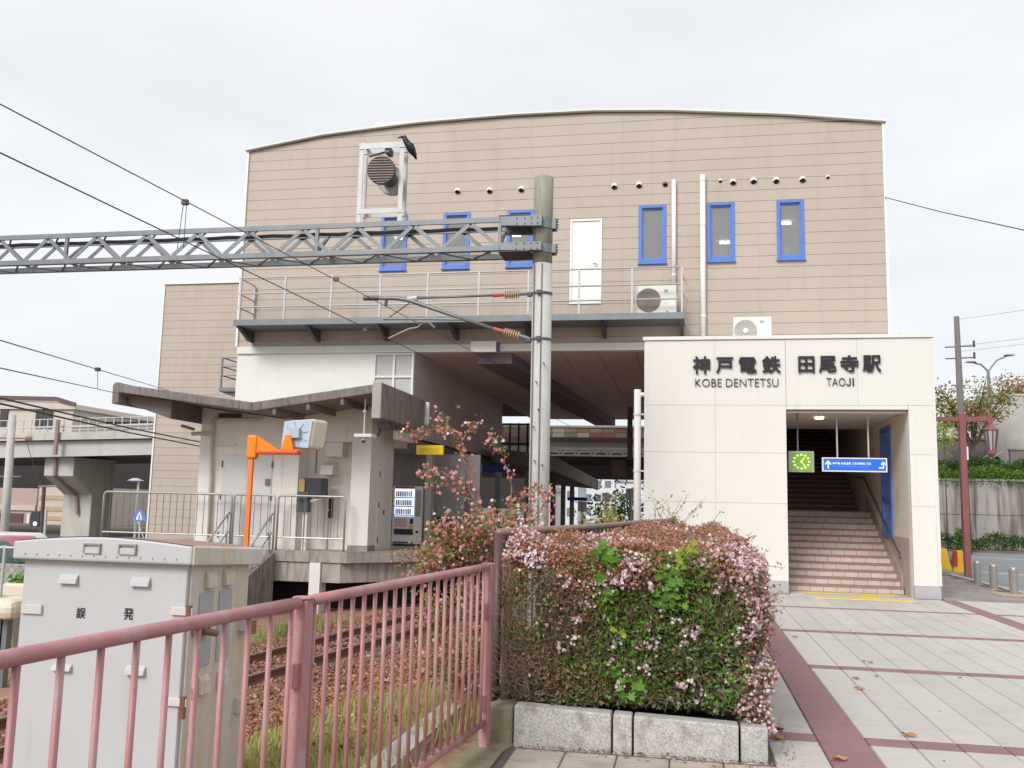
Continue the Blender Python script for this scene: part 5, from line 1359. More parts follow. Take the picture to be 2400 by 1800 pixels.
# ------------------------------------------------------------ planter and hedge
pk = thing('planter_kerb', 'mottled concrete kerb blocks holding the flowering hedge', 'planter', (-.35, 6.48, 0))
zt_ = lambda x: .272 - .045 * (x + 1.2) / 1.7
for (x0, x1) in ((-1.19, -.515), (-.508, -.375), (-.368, .325), (.333, .512)):
    MB().prism([(x0 + .003, 6.48, -.05), (x1 - .003, 6.48, -.05), (x1 - .003, 6.48, zt_(x1)), (x0 + .003, 6.48, zt_(x0))], (0, .14, 0)).build('kerb_block', kerb_m, pk, bevel=.012)
for k in range(12): B(.40, 6.625 + .75 * k, -.05, .512, 7.365 + .75 * k, .225).build('kerb_block', kerb_m, pk, bevel=.012)
MB().prism([(-1.46, 6.52, -.05), (-1.20, 6.52, -.05), (-1.20, 6.52, .26), (-1.46, 6.52, .22)], (0, .4, 0)).build('mossy_block', moss_conc, pk, bevel=.02)
MB().prism([(-1.38, 6.63, -.1), (.398, 6.63, -.1), (.398, 15.7, -.1), (-.1, 15.7, -.1)], (0, 0, .29)).build('planter_bed', soil, pk)

hg = thing('flowering_hedge', 'clipped hedge with small pink flowers in the kerbed planter', 'hedge', (-.4, 8, .2))
HX1, HY0, HY1, HZ0, HZ1 = .51, 6.60, 15.3, .26, 1.36


def hx0(y): return -1.30 + (y - 6.6) * .142


def hedge_pt(n, face):
    """Points in the outer skin of the hedge, uneven in depth, with its rounded shoulders."""
    dep = np.abs(RNG.normal(0, .075, n))
    if face == 'front':
        u = RNG.uniform(0, 1, n); x = hx0(6.6) + (HX1 - hx0(6.6)) * u; z = HZ0 + (HZ1 - HZ0) * RNG.uniform(0, 1, n) ** .95; y = HY0 + dep
    elif face == 'top':
        y = HY0 + (HY1 - HY0) * RNG.uniform(0, 1, n) ** 1.7; x = np.array([hx0(v) for v in y]); x = x + (HX1 - x) * RNG.uniform(0, 1, n); z = HZ1 - dep
    else:
        y = HY0 + (HY1 - HY0) * RNG.uniform(0, 1, n) ** 1.8; z = HZ0 + (HZ1 - HZ0) * RNG.uniform(0, 1, n); x = HX1 - dep
    # rounded shoulders and a lumpy outline
    r = .27
    for arr, lim, sgn in ((x, HX1, 1),):
        ex_ = np.clip((x - (HX1 - r)) / r, 0, 1); ez = np.clip((z - (HZ1 - r)) / r, 0, 1); ey = np.clip(((HY0 + r) - y) / r, 0, 1)
        k = np.sqrt(ex_ ** 2 + ez ** 2 + ey ** 2); s_ = np.where(k > 1, 1 / np.maximum(k, 1e-6), 1)
        x = np.where(ex_ > 0, HX1 - r + ex_ * s_ * r, x); z = np.where(ez > 0, HZ1 - r + ez * s_ * r, z); y = np.where(ey > 0, HY0 + r - ey * s_ * r, y)
    lump = .06 * (np.sin(x * 7.1 + z * 3.3) + np.sin(z * 8.7 - x * 4.1 + y * 2.2) + np.sin(y * 5.3 + x * 2.7)) / 1.6
    y = y - lump * (face == 'front'); z = z + lump * (face == 'top'); x = x + lump * (face == 'side')
    under = np.clip((.5 - z) / .25, 0, 1); y = y + .10 * under * (face == 'front'); 
    return np.stack([x, y, z], -1)


_wd = RNG.normal(size=(9, 3)); _wp = RNG.uniform(0, 6.28, 9)


def blot(p, s=1.):
    v = np.zeros(len(p))
    for k in range(9): v += np.sin(p @ (_wd[k] * (2.2 + 1.3 * k) * s) + _wp[k]) / (1 + .18 * k)
    return v / 3.


def patch(p, s=3.):
    return .5 + .5 * np.sin(p[:, 0] * s * 2.1 + 1.3 * np.sin(p[:, 2] * s * 1.7)) * np.sin(p[:, 2] * s * 1.9 + p[:, 1] * s + 1.1 * np.sin(p[:, 0] * s))


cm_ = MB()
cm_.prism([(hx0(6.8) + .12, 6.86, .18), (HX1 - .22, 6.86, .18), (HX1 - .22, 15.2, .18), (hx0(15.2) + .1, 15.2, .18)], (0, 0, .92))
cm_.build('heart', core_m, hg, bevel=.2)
pf_ = np.concatenate([hedge_pt(52000, 'front'), hedge_pt(20000, 'side')])
pat = patch(pf_); keep = RNG.uniform(0, 1, len(pf_)) < .62 + .5 * blot(pf_, 1.7)
# dry, thin growth low down on the track side
dry = (pf_[:, 0] < -.35) & (pf_[:, 1] < 7) & (pf_[:, 2] < 1.15); keep &= ~(dry & (RNG.uniform(0, 1, len(pf_)) < .15))
pf_ = pf_[keep]; n = len(pf_)
hi = np.clip((pf_[:, 2] - .95) / .4, 0, 1)
left = np.clip((.05 - pf_[:, 0]) / .6, 0, 1) * (pf_[:, 1] < 7)
tint = np.clip(RNG.normal(.36, .19, n) + .2 * blot(pf_, 1.3) + .34 * hi ** 2 + .14 * left * np.clip(blot(pf_, .8) + .6, 0, 1.4) + .05 * (pf_[:, 0] > .4), 0, 1)
scatter('foliage', LEAF, pf_, RNG.uniform(.02, .046, n) * (1 + .2 * (pf_[:, 0] > 0)), leaf_hedge, tint, hg, kind='stuff')
pt = hedge_pt(26000, 'top'); n = len(pt)
scatter('top_foliage', LEAF, pt, RNG.uniform(.018, .036, n) * (1 + .06 * (pt[:, 1] - 6.6)), leaf_top, np.clip(RNG.normal(.48, .25, n), 0, 1), hg, kind='stuff')


def flowers(n, face, cond, m, nm, size, tint=(0, 1)):
    p = hedge_pt(n, face); p = p[cond(p)]
    o = p + RNG.normal(0, .012, p.shape)
    if face == 'front': o[:, 1] -= .035
    if face == 'top': o[:, 2] += .03
    if face == 'side': o[:, 0] += .04
    k = len(o)
    return scatter(nm, FLOWER, o, RNG.uniform(*size, k), m, RNG.uniform(*tint, k), hg, kind='stuff')


def clumps(p, dens, s):
    c = patch(p, s) > dens; return c


flowers(9000, 'front', lambda p: ((p[:, 2] > 1.2 - .24 * blot(p, 1.3) - .06 * p[:, 0]) & (blot(p, 3.) > -.1)) | (RNG.uniform(0, 1, len(p)) < .004), petal, 'blossoms', (.020, .034), (.25, 1))
flowers(8500, 'front', lambda p: ((p[:, 2] > 1.12 - .1 * blot(p, 1.3)) & (RNG.uniform(0, 1, len(p)) < .3)) | (RNG.uniform(0, 1, len(p)) < .02), calyx, 'calyxes', (.018, .028))
flowers(11000, 'top', lambda p: (blot(p, 2.2) > .15 + .04 * (p[:, 1] - 6.6)), petal, 'blossoms', (.022, .036))
flowers(16000, 'top', lambda p: RNG.uniform(0, 1, len(p)) < .5, calyx, 'calyxes', (.018, .03))
flowers(9000, 'side', lambda p: (p[:, 2] > .9 - .1 * RNG.uniform(0, 1, len(p))) & (patch(p, 5) > .35) | (RNG.uniform(0, 1, len(p)) < .2), petal, 'blossoms', (.02, .034))
flowers(8000, 'side', lambda p: RNG.uniform(0, 1, len(p)) < .3, calyx, 'calyxes', (.018, .028))
cc = hedge_pt(95, 'front'); cc = cc[(cc[:, 0] > -.55) | (RNG.uniform(0, 1, len(cc)) < .35)]
p = np.repeat(cc, 7, 0) + RNG.normal(0, .017, (len(cc) * 7, 3)); p[:, 1] -= .06
scatter('blossoms', FLOWER, p, RNG.uniform(.022, .04, len(p)), petal, RNG.uniform(.35, 1, len(p)), hg, kind='stuff')
# twigs
tw = MB()
for k in range(800):
    x = random.uniform(-1.28, HX1 - .02); z = random.uniform(.28, 1.2); y = HY0 + random.uniform(-.0, .14)
    if x > -.2 and random.random() < .5: continue
    a = random.uniform(0, math.pi); l = random.uniform(.06, .22); dv = Vector((math.cos(a) * l, random.uniform(-.06, .03), math.sin(a) * l)); p = Vector((x, y, z))
    tw.tube([p, p + dv * .5 + Vector((random.uniform(-.02, .02), -.01, random.uniform(-.02, .02))), p + dv], [.0026, .002, .001], 3, cap=False)
tag(tw.build('twigs', twig_m, hg), kind='stuff')
tw = MB()
for k in range(1250):
    x = -1.28 + (HX1 + 1.26) * random.random() ** 2.0; z = random.uniform(.28, 1.16); y = HY0 + random.uniform(-.03, .10)
    a = random.gauss(1.57, .75); l = random.uniform(.05, .17); p = Vector((x, y, z)); dv = Vector((math.cos(a) * l, random.uniform(-.05, .02), math.sin(a) * l)); q = Vector((random.uniform(-.025, .025), -.012, random.uniform(-.02, .02)))
    tw.tube([p, p + dv * .5 + q, p + dv], [.0019, .0016, .001], 3, cap=False)
tag(tw.build('fine_twigs', mat('fine_twig', (.27, .19, .14), .8, .25, 14), hg), kind='stuff')
# long shoots that stand out of the clipped top and right side
sh_ = MB(); tips = []
for k in range(90):
    if k < 45: p = Vector((random.uniform(-.9, .5), random.uniform(6.8, 12), HZ1 - .04)); dv = Vector((random.uniform(-.08, .1), random.uniform(-.05, .05), random.uniform(.05, .16)))
    else: p = Vector((HX1 - .03, random.uniform(6.65, 10), random.uniform(.4, 1.35))); dv = Vector((random.uniform(.06, .19), random.uniform(-.1, .03), random.uniform(-.04, .12)))
    sh_.tube([p, p + dv * .6, p + dv], [.003, .0025, .0012], 3, cap=False); tips += [p + dv * t for t in (.35, .55, .75, .9, 1)]
tag(sh_.build('shoots', shoot_m, hg), kind='stuff')
tp = np.array([tuple(t) for t in tips]); tp = np.repeat(tp, 2, 0) + RNG.normal(0, .012, (len(tips) * 2, 3))
scatter('shoot_leaves', LEAF, tp, RNG.uniform(.018, .032, len(tp)), leaf_top, RNG.uniform(.2, 1, len(tp)), hg, kind='stuff')
# skirt of flowers hanging over the kerb at the right
p = np.stack([RNG.uniform(.33, .545, 2300), HY0 + np.abs(RNG.normal(0, .22, 2300)) - .04, RNG.uniform(.16, .6, 2300)], -1)
p[:, 0] += .03 * np.sin(p[:, 2] * 14)
scatter('hanging_foliage', LEAF, p, RNG.uniform(.018, .034, len(p)), leaf_hedge, np.clip(RNG.normal(.45, .25, len(p)), 0, 1), hg, kind='stuff')
p2_ = p[:520] + np.array([.02, -.03, .01]); scatter('blossoms', FLOWER, p2_, RNG.uniform(.02, .034, len(p2_)), petal, RNG.uniform(.2, 1, len(p2_)), hg, kind='stuff')
p2_ = p[520:760] + np.array([.02, -.03, .01]); scatter('calyxes', FLOWER, p2_, RNG.uniform(.018, .03, len(p2_)), calyx, RNG.uniform(0, 1, len(p2_)), hg, kind='stuff')
gp = []
for (px, py, r_, c_) in ((1420, 1330, 34, 420), (1425, 1400, 26, 260), (1560, 1380, 55, 620), (1600, 1300, 24, 160), (1500, 1600, 60, 420), (1475, 1480, 40, 220), (1640, 1480, 60, 260), (1380, 1560, 40, 160), (1700, 1620, 40, 160)):
    for k in range(c_): q = at(px + random.gauss(0, r_), py + random.gauss(0, r_), Y=HY0 + random.uniform(-.06, .05)); gp.append(tuple(q))
gp = np.array(gp); gp = gp[(gp[:, 2] > .3) & (gp[:, 2] < 1.34) & (gp[:, 0] < HX1 - .05)]
scatter('fresh_foliage', LEAF, gp, RNG.uniform(.022, .05, len(gp)), vine_m, np.clip(RNG.normal(.3, .25, len(gp)), 0, 1), hg, kind='stuff')
# large lobed leaves of a vine growing through the hedge
vn = thing('vine', 'bright green lobed vine growing through the hedge front', 'vine', (-.4, 6.5, .3))
lobes = [(0, 0), (-.18, .1), (-.48, .12), (-.3, .32), (-.42, .62), (-.16, .52), (0, 1), (.16, .52), (.42, .62), (.3, .32), (.48, .12), (.18, .1)]
vme = []
for k in range(3):
    m = MB(); m.add([(x, y, .09 * abs(x) - .12 * y * y) for x, y in lobes] + [(0, .35, .0)], [(12, i, (i + 1) % 12) for i in range(12)])
    me = m.mesh('vine_leaf', vine_m); a_ = me.attributes.new('tint', 'FLOAT', 'FACE'); a_.data.foreach_set('value', [(.15, .5, .95)[k]] * len(me.polygons)); vme.append(me)
spots = [(1408, 1290, 5, .075, 0), (1430, 1305, 6, .07, 1), (1440, 1330, 5, .08, 0), (1400, 1360, 3, .10, 1), (1430, 1400, 4, .09, 1), (1415, 1395, 2, .08, 0), (1560, 1345, 6, .07, 1), (1580, 1365, 7, .075, 1), (1570, 1400, 7, .07, 1), (1545, 1415, 6, .07, 0), (1590, 1420, 5, .07, 1), (1615, 1285, 5, .06, 2), (1605, 1305, 5, .06, 2), (1465, 1610, 4, .09, 1), (1490, 1625, 4, .08, 1), (1470, 1650, 3, .07, 1), (1445, 1480, 4, .06, 2), (1435, 1570, 4, .06, 0), (1600, 1320, 4, .06, 2), (1590, 1340, 3, .06, 2)]
for (px, py, c, sz, tn) in spots:
    for j in range(c):
        q = at(px + random.uniform(-16, 16), py + random.uniform(-16, 16), Y=HY0 - random.uniform(.02, .09))
        o = piece('vine_leaf', vme[tn], vn, q); s_ = sz * random.uniform(.65, 1.15); o.scale = (s_, s_, s_)
        o.rotation_euler = (math.radians(random.uniform(55, 125)), random.uniform(-.5, .5), random.uniform(-.6, .6) + (math.pi if random.random() < .75 else 0))
coral = tintmat('coral_calyx', [(0, (.50, .16, .13)), (.5, (.66, .25, .22)), (1, (.74, .42, .41))], .6, .35)
# ------------------------------------------------------------ wild flowering shrub beside the brown fence
def shrub(name, label, base, stems, Y, leaves, seed, flower_share=.3, size=(.03, .055), spread=.06):
    t = thing(name, label, 'shrub', base)
    m = MB(); pts = []
    for (pl, r0) in stems:
        v = [Vector(base)] + [at(px, py, Y=Y + dy) for px, py, dy in pl]
        fine = []
        for i in range(len(v) - 1):
            for k in range(6): fine.append(v[i].lerp(v[i + 1], k / 6) + Vector((random.uniform(-.012, .012), random.uniform(-.012, .012), random.uniform(-.012, .012))))
        fine.append(v[-1]); L_ = len(fine)
        m.tube(fine, [r0 * (1 - .75 * k / L_) for k in range(L_)], 5, cap=False)
        for k in range(int(L_ * .35), L_):
            w = .3 + .7 * (k / L_)
            for j in range(max(1, int(leaves * w))): pts.append(fine[k] + Vector((random.gauss(0, spread), random.gauss(0, spread), random.gauss(0, spread * .8))) * w)
    m.build('stems', shoot_m, t)
    p = np.array([tuple(q) for q in pts]); n = len(p)
    tag(scatter('foliage', LEAF, p, RNG.uniform(*size, n), autumn_m, np.clip(RNG.normal(.26, .22, n), 0, 1), t), kind='stuff')
    s_ = RNG.uniform(0, 1, n) < flower_share; q = p[s_] + RNG.normal(0, .03, (s_.sum(), 3))
    tag(scatter('calyxes', FLOWER, q, RNG.uniform(.03, .055, len(q)), coral, RNG.uniform(.3, 1, len(q)), t), kind='stuff')
    s_ = RNG.uniform(0, 1, n) < flower_share * .35; q = p[s_] + RNG.normal(0, .03, (s_.sum(), 3))
    tag(scatter('blossoms', FLOWER, q, RNG.uniform(.03, .05, len(q)), petal, RNG.uniform(.2, 1, len(q)), t), kind='stuff')
    return t


SY = 9.3
b0 = at(1150, 1330, Y=SY); base = (b0.x, SY, -.4)
tall = [([(1125, 1180, 0), (1098, 1090, .05), (1075, 1030, 0), (1035, 1002, -.1), (985, 1015, -.1), (945, 1018, -.15)], .012),
        ([(1098, 1090, .05), (1075, 1030, 0), (1040, 1002, 0), (1038, 965, 0)], .009),
        ([(1112, 1130, .05), (1080, 1040, 0), (1100, 1000, .1), (1125, 990, .1)], .009),
        ([(1200, 1150, .1), (1180, 1070, .1), (1160, 1040, 0), (1150, 1030, -.05)], .010),
        ([(1140, 1210, 0), (1095, 1140, -.1), (1050, 1110, -.15), (1010, 1100, -.2), (985, 1112, -.2)], .010),
        ([(1120, 1190, 0), (1070, 1145, -.1), (1030, 1140, -.15), (1000, 1125, -.2)], .009),
        ([(1240, 1200, .1), (1255, 1150, .2), (1270, 1140, .2)], .008),
        ([(1255, 1215, .1), (1285, 1170, .2), (1290, 1150, .2)], .008),
        ([(1190, 1230, 0), (1220, 1170, .1), (1230, 1150, .1)], .008)]
shrub('wild_shrub', 'tall arching shrub with coral flower heads in front of the underpass', base, tall, SY, 6, 3, .36, (.025, .05), .05)
low = []
for k in range(46):
    x0 = random.uniform(1000, 1290); y0 = random.uniform(1190, 1290) + max(0, (1120 - x0)) * .22
    low.append(([(x0 * .5 + 575, y0 + 45, random.uniform(-.1, .3)), (x0, y0, random.uniform(-.4, .5))], .006))
for k in range(16):
    x0 = random.uniform(930, 1060); low.append(([(1080, 1310, 0), (x0, random.uniform(1290, 1350), random.uniform(-.5, .0))], .006))
b0 = at(1150, 1420, Y=SY - .5)
shrub('spreading_shrub', 'low spreading shrub with reddish flowers beside the pink fence end', (b0.x, SY - .5, -.5), low, SY - .5, 9, 4, .24, (.028, .05), .075)
low2 = []
for k in range(44):
    x0 = random.uniform(985, 1140); y0 = random.uniform(1370, 1590)
    low2.append(([(x0 + 30, y0 + 10, .1), (x0, y0, random.uniform(-.3, .4))], .005))
b0 = at(1120, 1520, Y=8.0)
shrub('trailing_shrub', 'trailing shrub with sparse flowers seen through the pink fence bars', (b0.x, 8.0, -.35), low2, 8.0, 9, 5, .12, (.025, .045))
# weeds that stand behind and on top of the hedge
for lab, pxs, pt_, pb, yy, n in (('pale yellow tall weed behind the hedge by the brown rail', (1415, 1445), 1150, 1270, 13.2, 240), ('thin dark grass tuft standing before the cream entrance wall', (1515, 1700), 1150, 1260, 14.6, 190), ('yellow dry weeds along the hedge back', (1340, 1500), 1205, 1275, 12.6, 230)):
    q = at((pxs[0] + pxs[1]) / 2, pb, Y=yy); w = thing('tall_weed', lab, 'weed', q)
    m = MB(); lp = []
    for k in range(14):
        a = at(random.uniform(*pxs), pb + 20, Y=yy); b = at(random.uniform(*pxs), pt_ + random.uniform(0, 60), Y=yy + random.uniform(-.2, .2))
        m.tube([a, a.lerp(b, .5) + Vector((random.uniform(-.03, .03), 0, 0)), b], [.007, .005, .002], 4, cap=False); lp += [a.lerp(b, random.uniform(.25, 1)) for _ in range(n // 14)]
    m.build('stalks', mat('weed_stalk', (.30, .26, .12), .8), w)
    lp = np.array([tuple(v) for v in lp]) + RNG.normal(0, .03, (len(lp), 3))
    tag(scatter('leaves', LEAF, lp, RNG.uniform(.03, .08, len(lp)), grass_m, RNG.uniform(.35, .9, len(lp)), w), kind='stuff')

# ------------------------------------------------------------ street side, at the right
lx, ly = 7.53, 27.5
lpz = at(2075 * 1.085, 893 * 1.085, Y=ly).z
lp_ = thing('street_lamp', 'maroon street lamp post with a hanging lantern on its arm', 'street lamp', (lx, ly, 0))
MB().beam((lx - .02, ly, -.1), (lx - .02, ly, lpz), .165, .165, up=(0, 1, 0)).build('post', lamp_red, lp_, bevel=.02)
az = at(2330, 983, Y=ly).z
MB().beam((lx - .85, ly, az), (lx + .72, ly, az + .01), .10, .12).build('arm', lamp_red, lp_)
MB().beam((lx + .70, ly, az - .12), (lx + .70, ly, az + .17), .12).build('arm_end', lamp_red, lp_)
lt = thing('lantern', 'maroon lantern hanging from the arm of the street lamp', 'lantern', (lx + .72, ly, az - .9))
MB().lathe((lx + .72, ly, az - .30), [(.21, 0), (.20, .03), (.08, .12), (.05, .18)], 12).build('hood', lamp_red, lt)
MB().lathe((lx + .72, ly, az - .86), [(.08, 0), (.17, .55)], 12).build('glass', lamp_glass, lt)
for k in range(8):
    t = math.pi * k / 4; MB().beam((lx + .72 + .185 * math.cos(t), ly + .185 * math.sin(t), az - .31), (lx + .72 + .09 * math.cos(t), ly + .09 * math.sin(t), az - .95), .025).build('bar', mat('lantern_bar', (.13, .065, .065), .5), lt)
MB().lathe((lx + .72, ly, az - 1.06), [(.03, 0), (.12, .1), (.12, .2)], 10).build('base', lamp_red, lt)
for i, (px, py, lab) in enumerate(((2292, 1372, 'steel bollard nearest the maroon lamp post'), (2330, 1383, 'middle steel bollard of the three along the walk'), (2377, 1394, 'steel bollard farthest from the maroon lamp post'))):
    q = at(px, py, Z=0); b = thing('bollard', lab, 'bollard', (q.x, q.y, 0), group='steel bollards along the walk')
    MB().tube([(q.x, q.y, -.05), (q.x, q.y, .52), (q.x, q.y, .55)], [.082, .082, .07], 16).build('tube', steel_bol, b, smooth=False)
    MB().tube([(q.x, q.y, .552), (q.x, q.y, .565)], .06, 16).build('cap', galv_pale, b)
    MB().tube([(q.x, q.y, .006), (q.x, q.y, .022)], .12, 16).build('base_ring', mat('tan_base', (.45, .33, .2), .8), b)
q1_, q2_ = at(2335, 1390, Z=0), at(2420, 1396, Z=0)
tag(B(q1_.x - .1, q1_.y - .7, -.01, 6.9, q1_.y + .1, .012).build('guide_strip', mat('tan_strip', (.46, .36, .24), .8, .1, 6)), kind='structure')
for px, py, lab in ((2214, 1336, 'yellow and red barrier foot beside the entrance wall'), (2252, 1343, 'yellow and red barrier foot leaning at the lamp post base')):
    q = at(px, py, Z=0); b = thing('barrier_foot', lab, 'road barrier', (q.x, q.y, 0), group='yellow barrier feet at the road edge')
    MB().prism([(q.x - .2, q.y, 0), (q.x + .2, q.y, 0), (q.x + .08, q.y, .62), (q.x - .08, q.y, .62)], (0, .22, 0)).build('body', mat('yellow_plastic', (.75, .45, .03), .5), b, bevel=.02)
    MB().prism([(q.x - .205, q.y - .01, .18), (q.x - .07, q.y - .01, .18), (q.x - .075, q.y - .01, .62), (q.x - .125, q.y - .01, .62)], (0, .24, 0)).build('stripe', mat('red_plastic', (.40, .05, .03), .5), b)
rc = thing('road_stone', 'grey weight lying between the yellow barrier feet', 'weight', (7.9, 30, 0)); q = at(2225, 1298, Z=.3)
MB().lathe((q.x, q.y, 0), [(.15, 0), (.3, .1), (.28, .3), (.1, .38)], 10).build('body', mat('weight_grey', (.2, .2, .21), .8), rc, smooth=True)
# retaining wall with planting above and below
RW = 48.2
rw = thing('retaining_wall', 'stained concrete retaining wall across the road', 'wall', (14, RW, 0))
x = 9.0
while x < 32:
    for (z0, z1) in ((-.3, 1.62), (1.64, 3.25)): B(x + .012, RW, z0, x + 2.28, RW + .5, z1 - .01).build('wall_panel', retain, rw)
    x += 2.3
B(9.0, RW + .03, -.3, 32, RW + .45, 3.22).build('joint_backing', mat('wall_joint', (.12, .11, .10), .9), rw)
B(9.0, RW - .05, 3.25, 32, RW + .5, 3.36).build('coping', mid_conc, rw)
tag(B(9, RW + .5, -.3, 70, RW + 40, 3.25).build('upper_ground', earth), kind='structure')
tag(B(6.0, 46.25, -.3, 60, RW, .0).build('verge', earth), kind='structure')


def bank(name, x0, x1, y0, y1, z0, z1, n, size, m, tint, **k):
    p = np.stack([RNG.uniform(x0, x1, n), RNG.uniform(y0, y1, n), np.zeros(n)], -1)
    top = z1 + .14 * np.sin(p[:, 0] * 2.3) + .1 * np.sin(p[:, 0] * 5.1 + p[:, 1] * 2)
    p[:, 2] = z0 + (top - z0) * RNG.uniform(0, 1, n) ** .6
    return tag(scatter(name, LEAF, p, RNG.uniform(*size, n), m, np.clip(RNG.normal(tint, .25, n), 0, 1)), **k)


bank('hedge_strip', 9, 30, 46.5, 47.4, 0, .62, 16000, (.07, .14), ivy_m, .12, label='low dark hedge along the foot of the retaining wall', cat='hedge')
bank('wall_top_ivy', 12, 30, RW - .35, RW + 1.2, 3.0, 3.85, 20000, (.07, .15), ivy_m, .6, label='bright green ivy spilling over the retaining wall top', cat='ivy')
bank('shrub_row', 12, 18, RW + 1.2, RW + 2.6, 3.2, 4.35, 9000, (.08, .15), ivy_m, .22, label='dark clipped shrubs behind the ivy on the wall', cat='shrub')
bank('road_side_bush', 11.6, 12.1, 43.5, 44.2, -.1, .8, 500, (.1, .2), ivy_m, .5, label='small bush at the road side beside the entrance wall', cat='bush')
# concrete block, stairs and low walls on the upper level
a, b = at(2325, 928, Y=53), at(2395, 1098, Y=53)
cbk = thing('concrete_pier', 'pale concrete pier on the upper level behind the street lamp', 'pier', (a.x, 53, 3.25))
B(a.x, 53, 3.2, b.x + .3, 55, a.z).build('body', mid_conc, cbk, bevel=.05)
B(a.x - .02, 52.97, a.z + .001, b.x + .32, 55, a.z + .12).build('cap', mid_conc, cbk)
q = at(2335, 1079, Y=52.9); MB().tube([(q.x, 52.9, q.z), (q.x, 52.995, q.z)], .22, 12).build('drain_hole', dark, cbk)
a, b = at(2368, 1055, Y=51.5), at(2420, 1100, Y=51.5)
uw = thing('upper_wall', 'brown panelled wall beside the concrete pier', 'wall', (a.x, 51.5, 3.2)); B(a.x, 51.5, 3.2, a.x + 6, 51.8, a.z).build('body', mat('brown_grey_wall', (.2, .16, .15), .8), uw); B(a.x - .03, 51.45, a.z, a.x + 6, 51.85, a.z + .08).build('cap', old_conc, uw)
a, b = at(2195, 1030, Y=54), at(2310, 1092, Y=54)
lwll = thing('terrace_wall', 'dark weathered terrace wall with steps behind the lamp post', 'wall', (a.x, 54, 3.2)); B(a.x - 3, 54, 3.2, b.x + .2, 54.4, a.z).build('body', mat('dark_wall', (.2, .18, .17), .9, .2, 1), lwll); B(a.x - 3, 53.9, a.z + .001, b.x + .2, 54.4, a.z + .12).build('cap', old_conc, lwll)
sr = MB()
for px, dz in ((2280, 0), (2300, 0)):
    pa, pb = at(px, 1088, Y=52.5), at(px + 48, 1060, Y=52.5); sr.tube([pa, pb], .05, 6)
tag(sr.build('stair_rail', galv_pale), 'pale handrails climbing beside the concrete pier', 'handrail')
# upper fence and white building strip behind
a, b = at(2190, 947, Y=60), at(2330, 940, Y=60); c = at(2190, 990, Y=60)
uf = thing('upper_fence', 'thin tube fence on the upper road behind the tree', 'fence', (a.x, 60, c.z))
MB().tube([(a.x - 2, 60, a.z), (a.x + 12, 60, a.z)], .04, 6).tube([(a.x - 2, 60, (a.z + c.z) / 2), (a.x + 12, 60, (a.z + c.z) / 2)], .03, 6).build('rail', galv_pale, uf)
for k in range(13): MB().tube([(a.x - 2 + k * 1.15, 60, c.z), (a.x - 2 + k * 1.15, 60, a.z)], .03, 6).build('post', galv_pale, uf)
ub = thing('upper_road', 'pale concrete parapet of the upper road', 'parapet', (a.x, 61, 3)); B(a.x - 6, 60.3, 3, a.x + 25, 61, c.z).build('body', mat('pale_parapet', (.55, .54, .52), .8), ub)
# utility pole and double street light
a, b = dat(2066, 684, Y=45), dat(2086, 1100, Y=45)
up = thing('utility_pole', 'tall slim grey utility pole behind the maroon lamp post', 'utility pole', (b.x, 45, -.1))
MB().tube([(b.x, 45, -.2), (a.x, 45, a.z)], [.21, .12], 12).build('shaft', mat('dark_pole', (.17, .15, .145), .8), up, smooth=True)
for py, w in ((775, .05), (750, .03)): z = dat(2070, py, Y=45).z; MB().beam((a.x - .55, 45, z), (a.x + .75, 45, z + .06), .05).tube([(a.x + .7, 45, z), (a.x + .7, 45, z + .3)], .05, 6).build('crossarm', galv_dark, up)
q = at(2258, 1078, Y=44.7); B(q.x, 44.7, q.z, q.x + .22, 44.74, q.z + .6).build('notice', white_paint, up)
for y0_, wl in ((690, 'topmost'), (748, 'middle'), (760, 'lowest')):
    p = dat(2068, y0_, Y=45); wire(wl + ' of the three faint power wires leaving the utility pole', [p, p + Vector((6, -4, .15)), p + Vector((14, -9, .9))], .007)['group'] = 'far power wires at the utility pole'
a = at(2316, 870, Y=62); sl_ = thing('double_street_light', 'far street light with two curved arms above the tree', 'street light', (a.x, 62, 3))
z = a.z
MB().tube([(a.x, 62, 3), (a.x, 62, z)], .09, 8).build('post', galv, sl_)
for pts in (((2316, 870), (2300, 855), (2275, 848)), ((2318, 868), (2335, 845), (2365, 832))):
    v = [at(*p, Y=62) for p in pts]; MB().tube(v, .055, 6).build('arm', galv, sl_); e_ = v[-1]; MB().lathe((e_.x, 62, e_.z - .08), [(.12, 0), (.35, .06), (.2, .16)], 10).build('lamp_head', galv_pale, sl_)


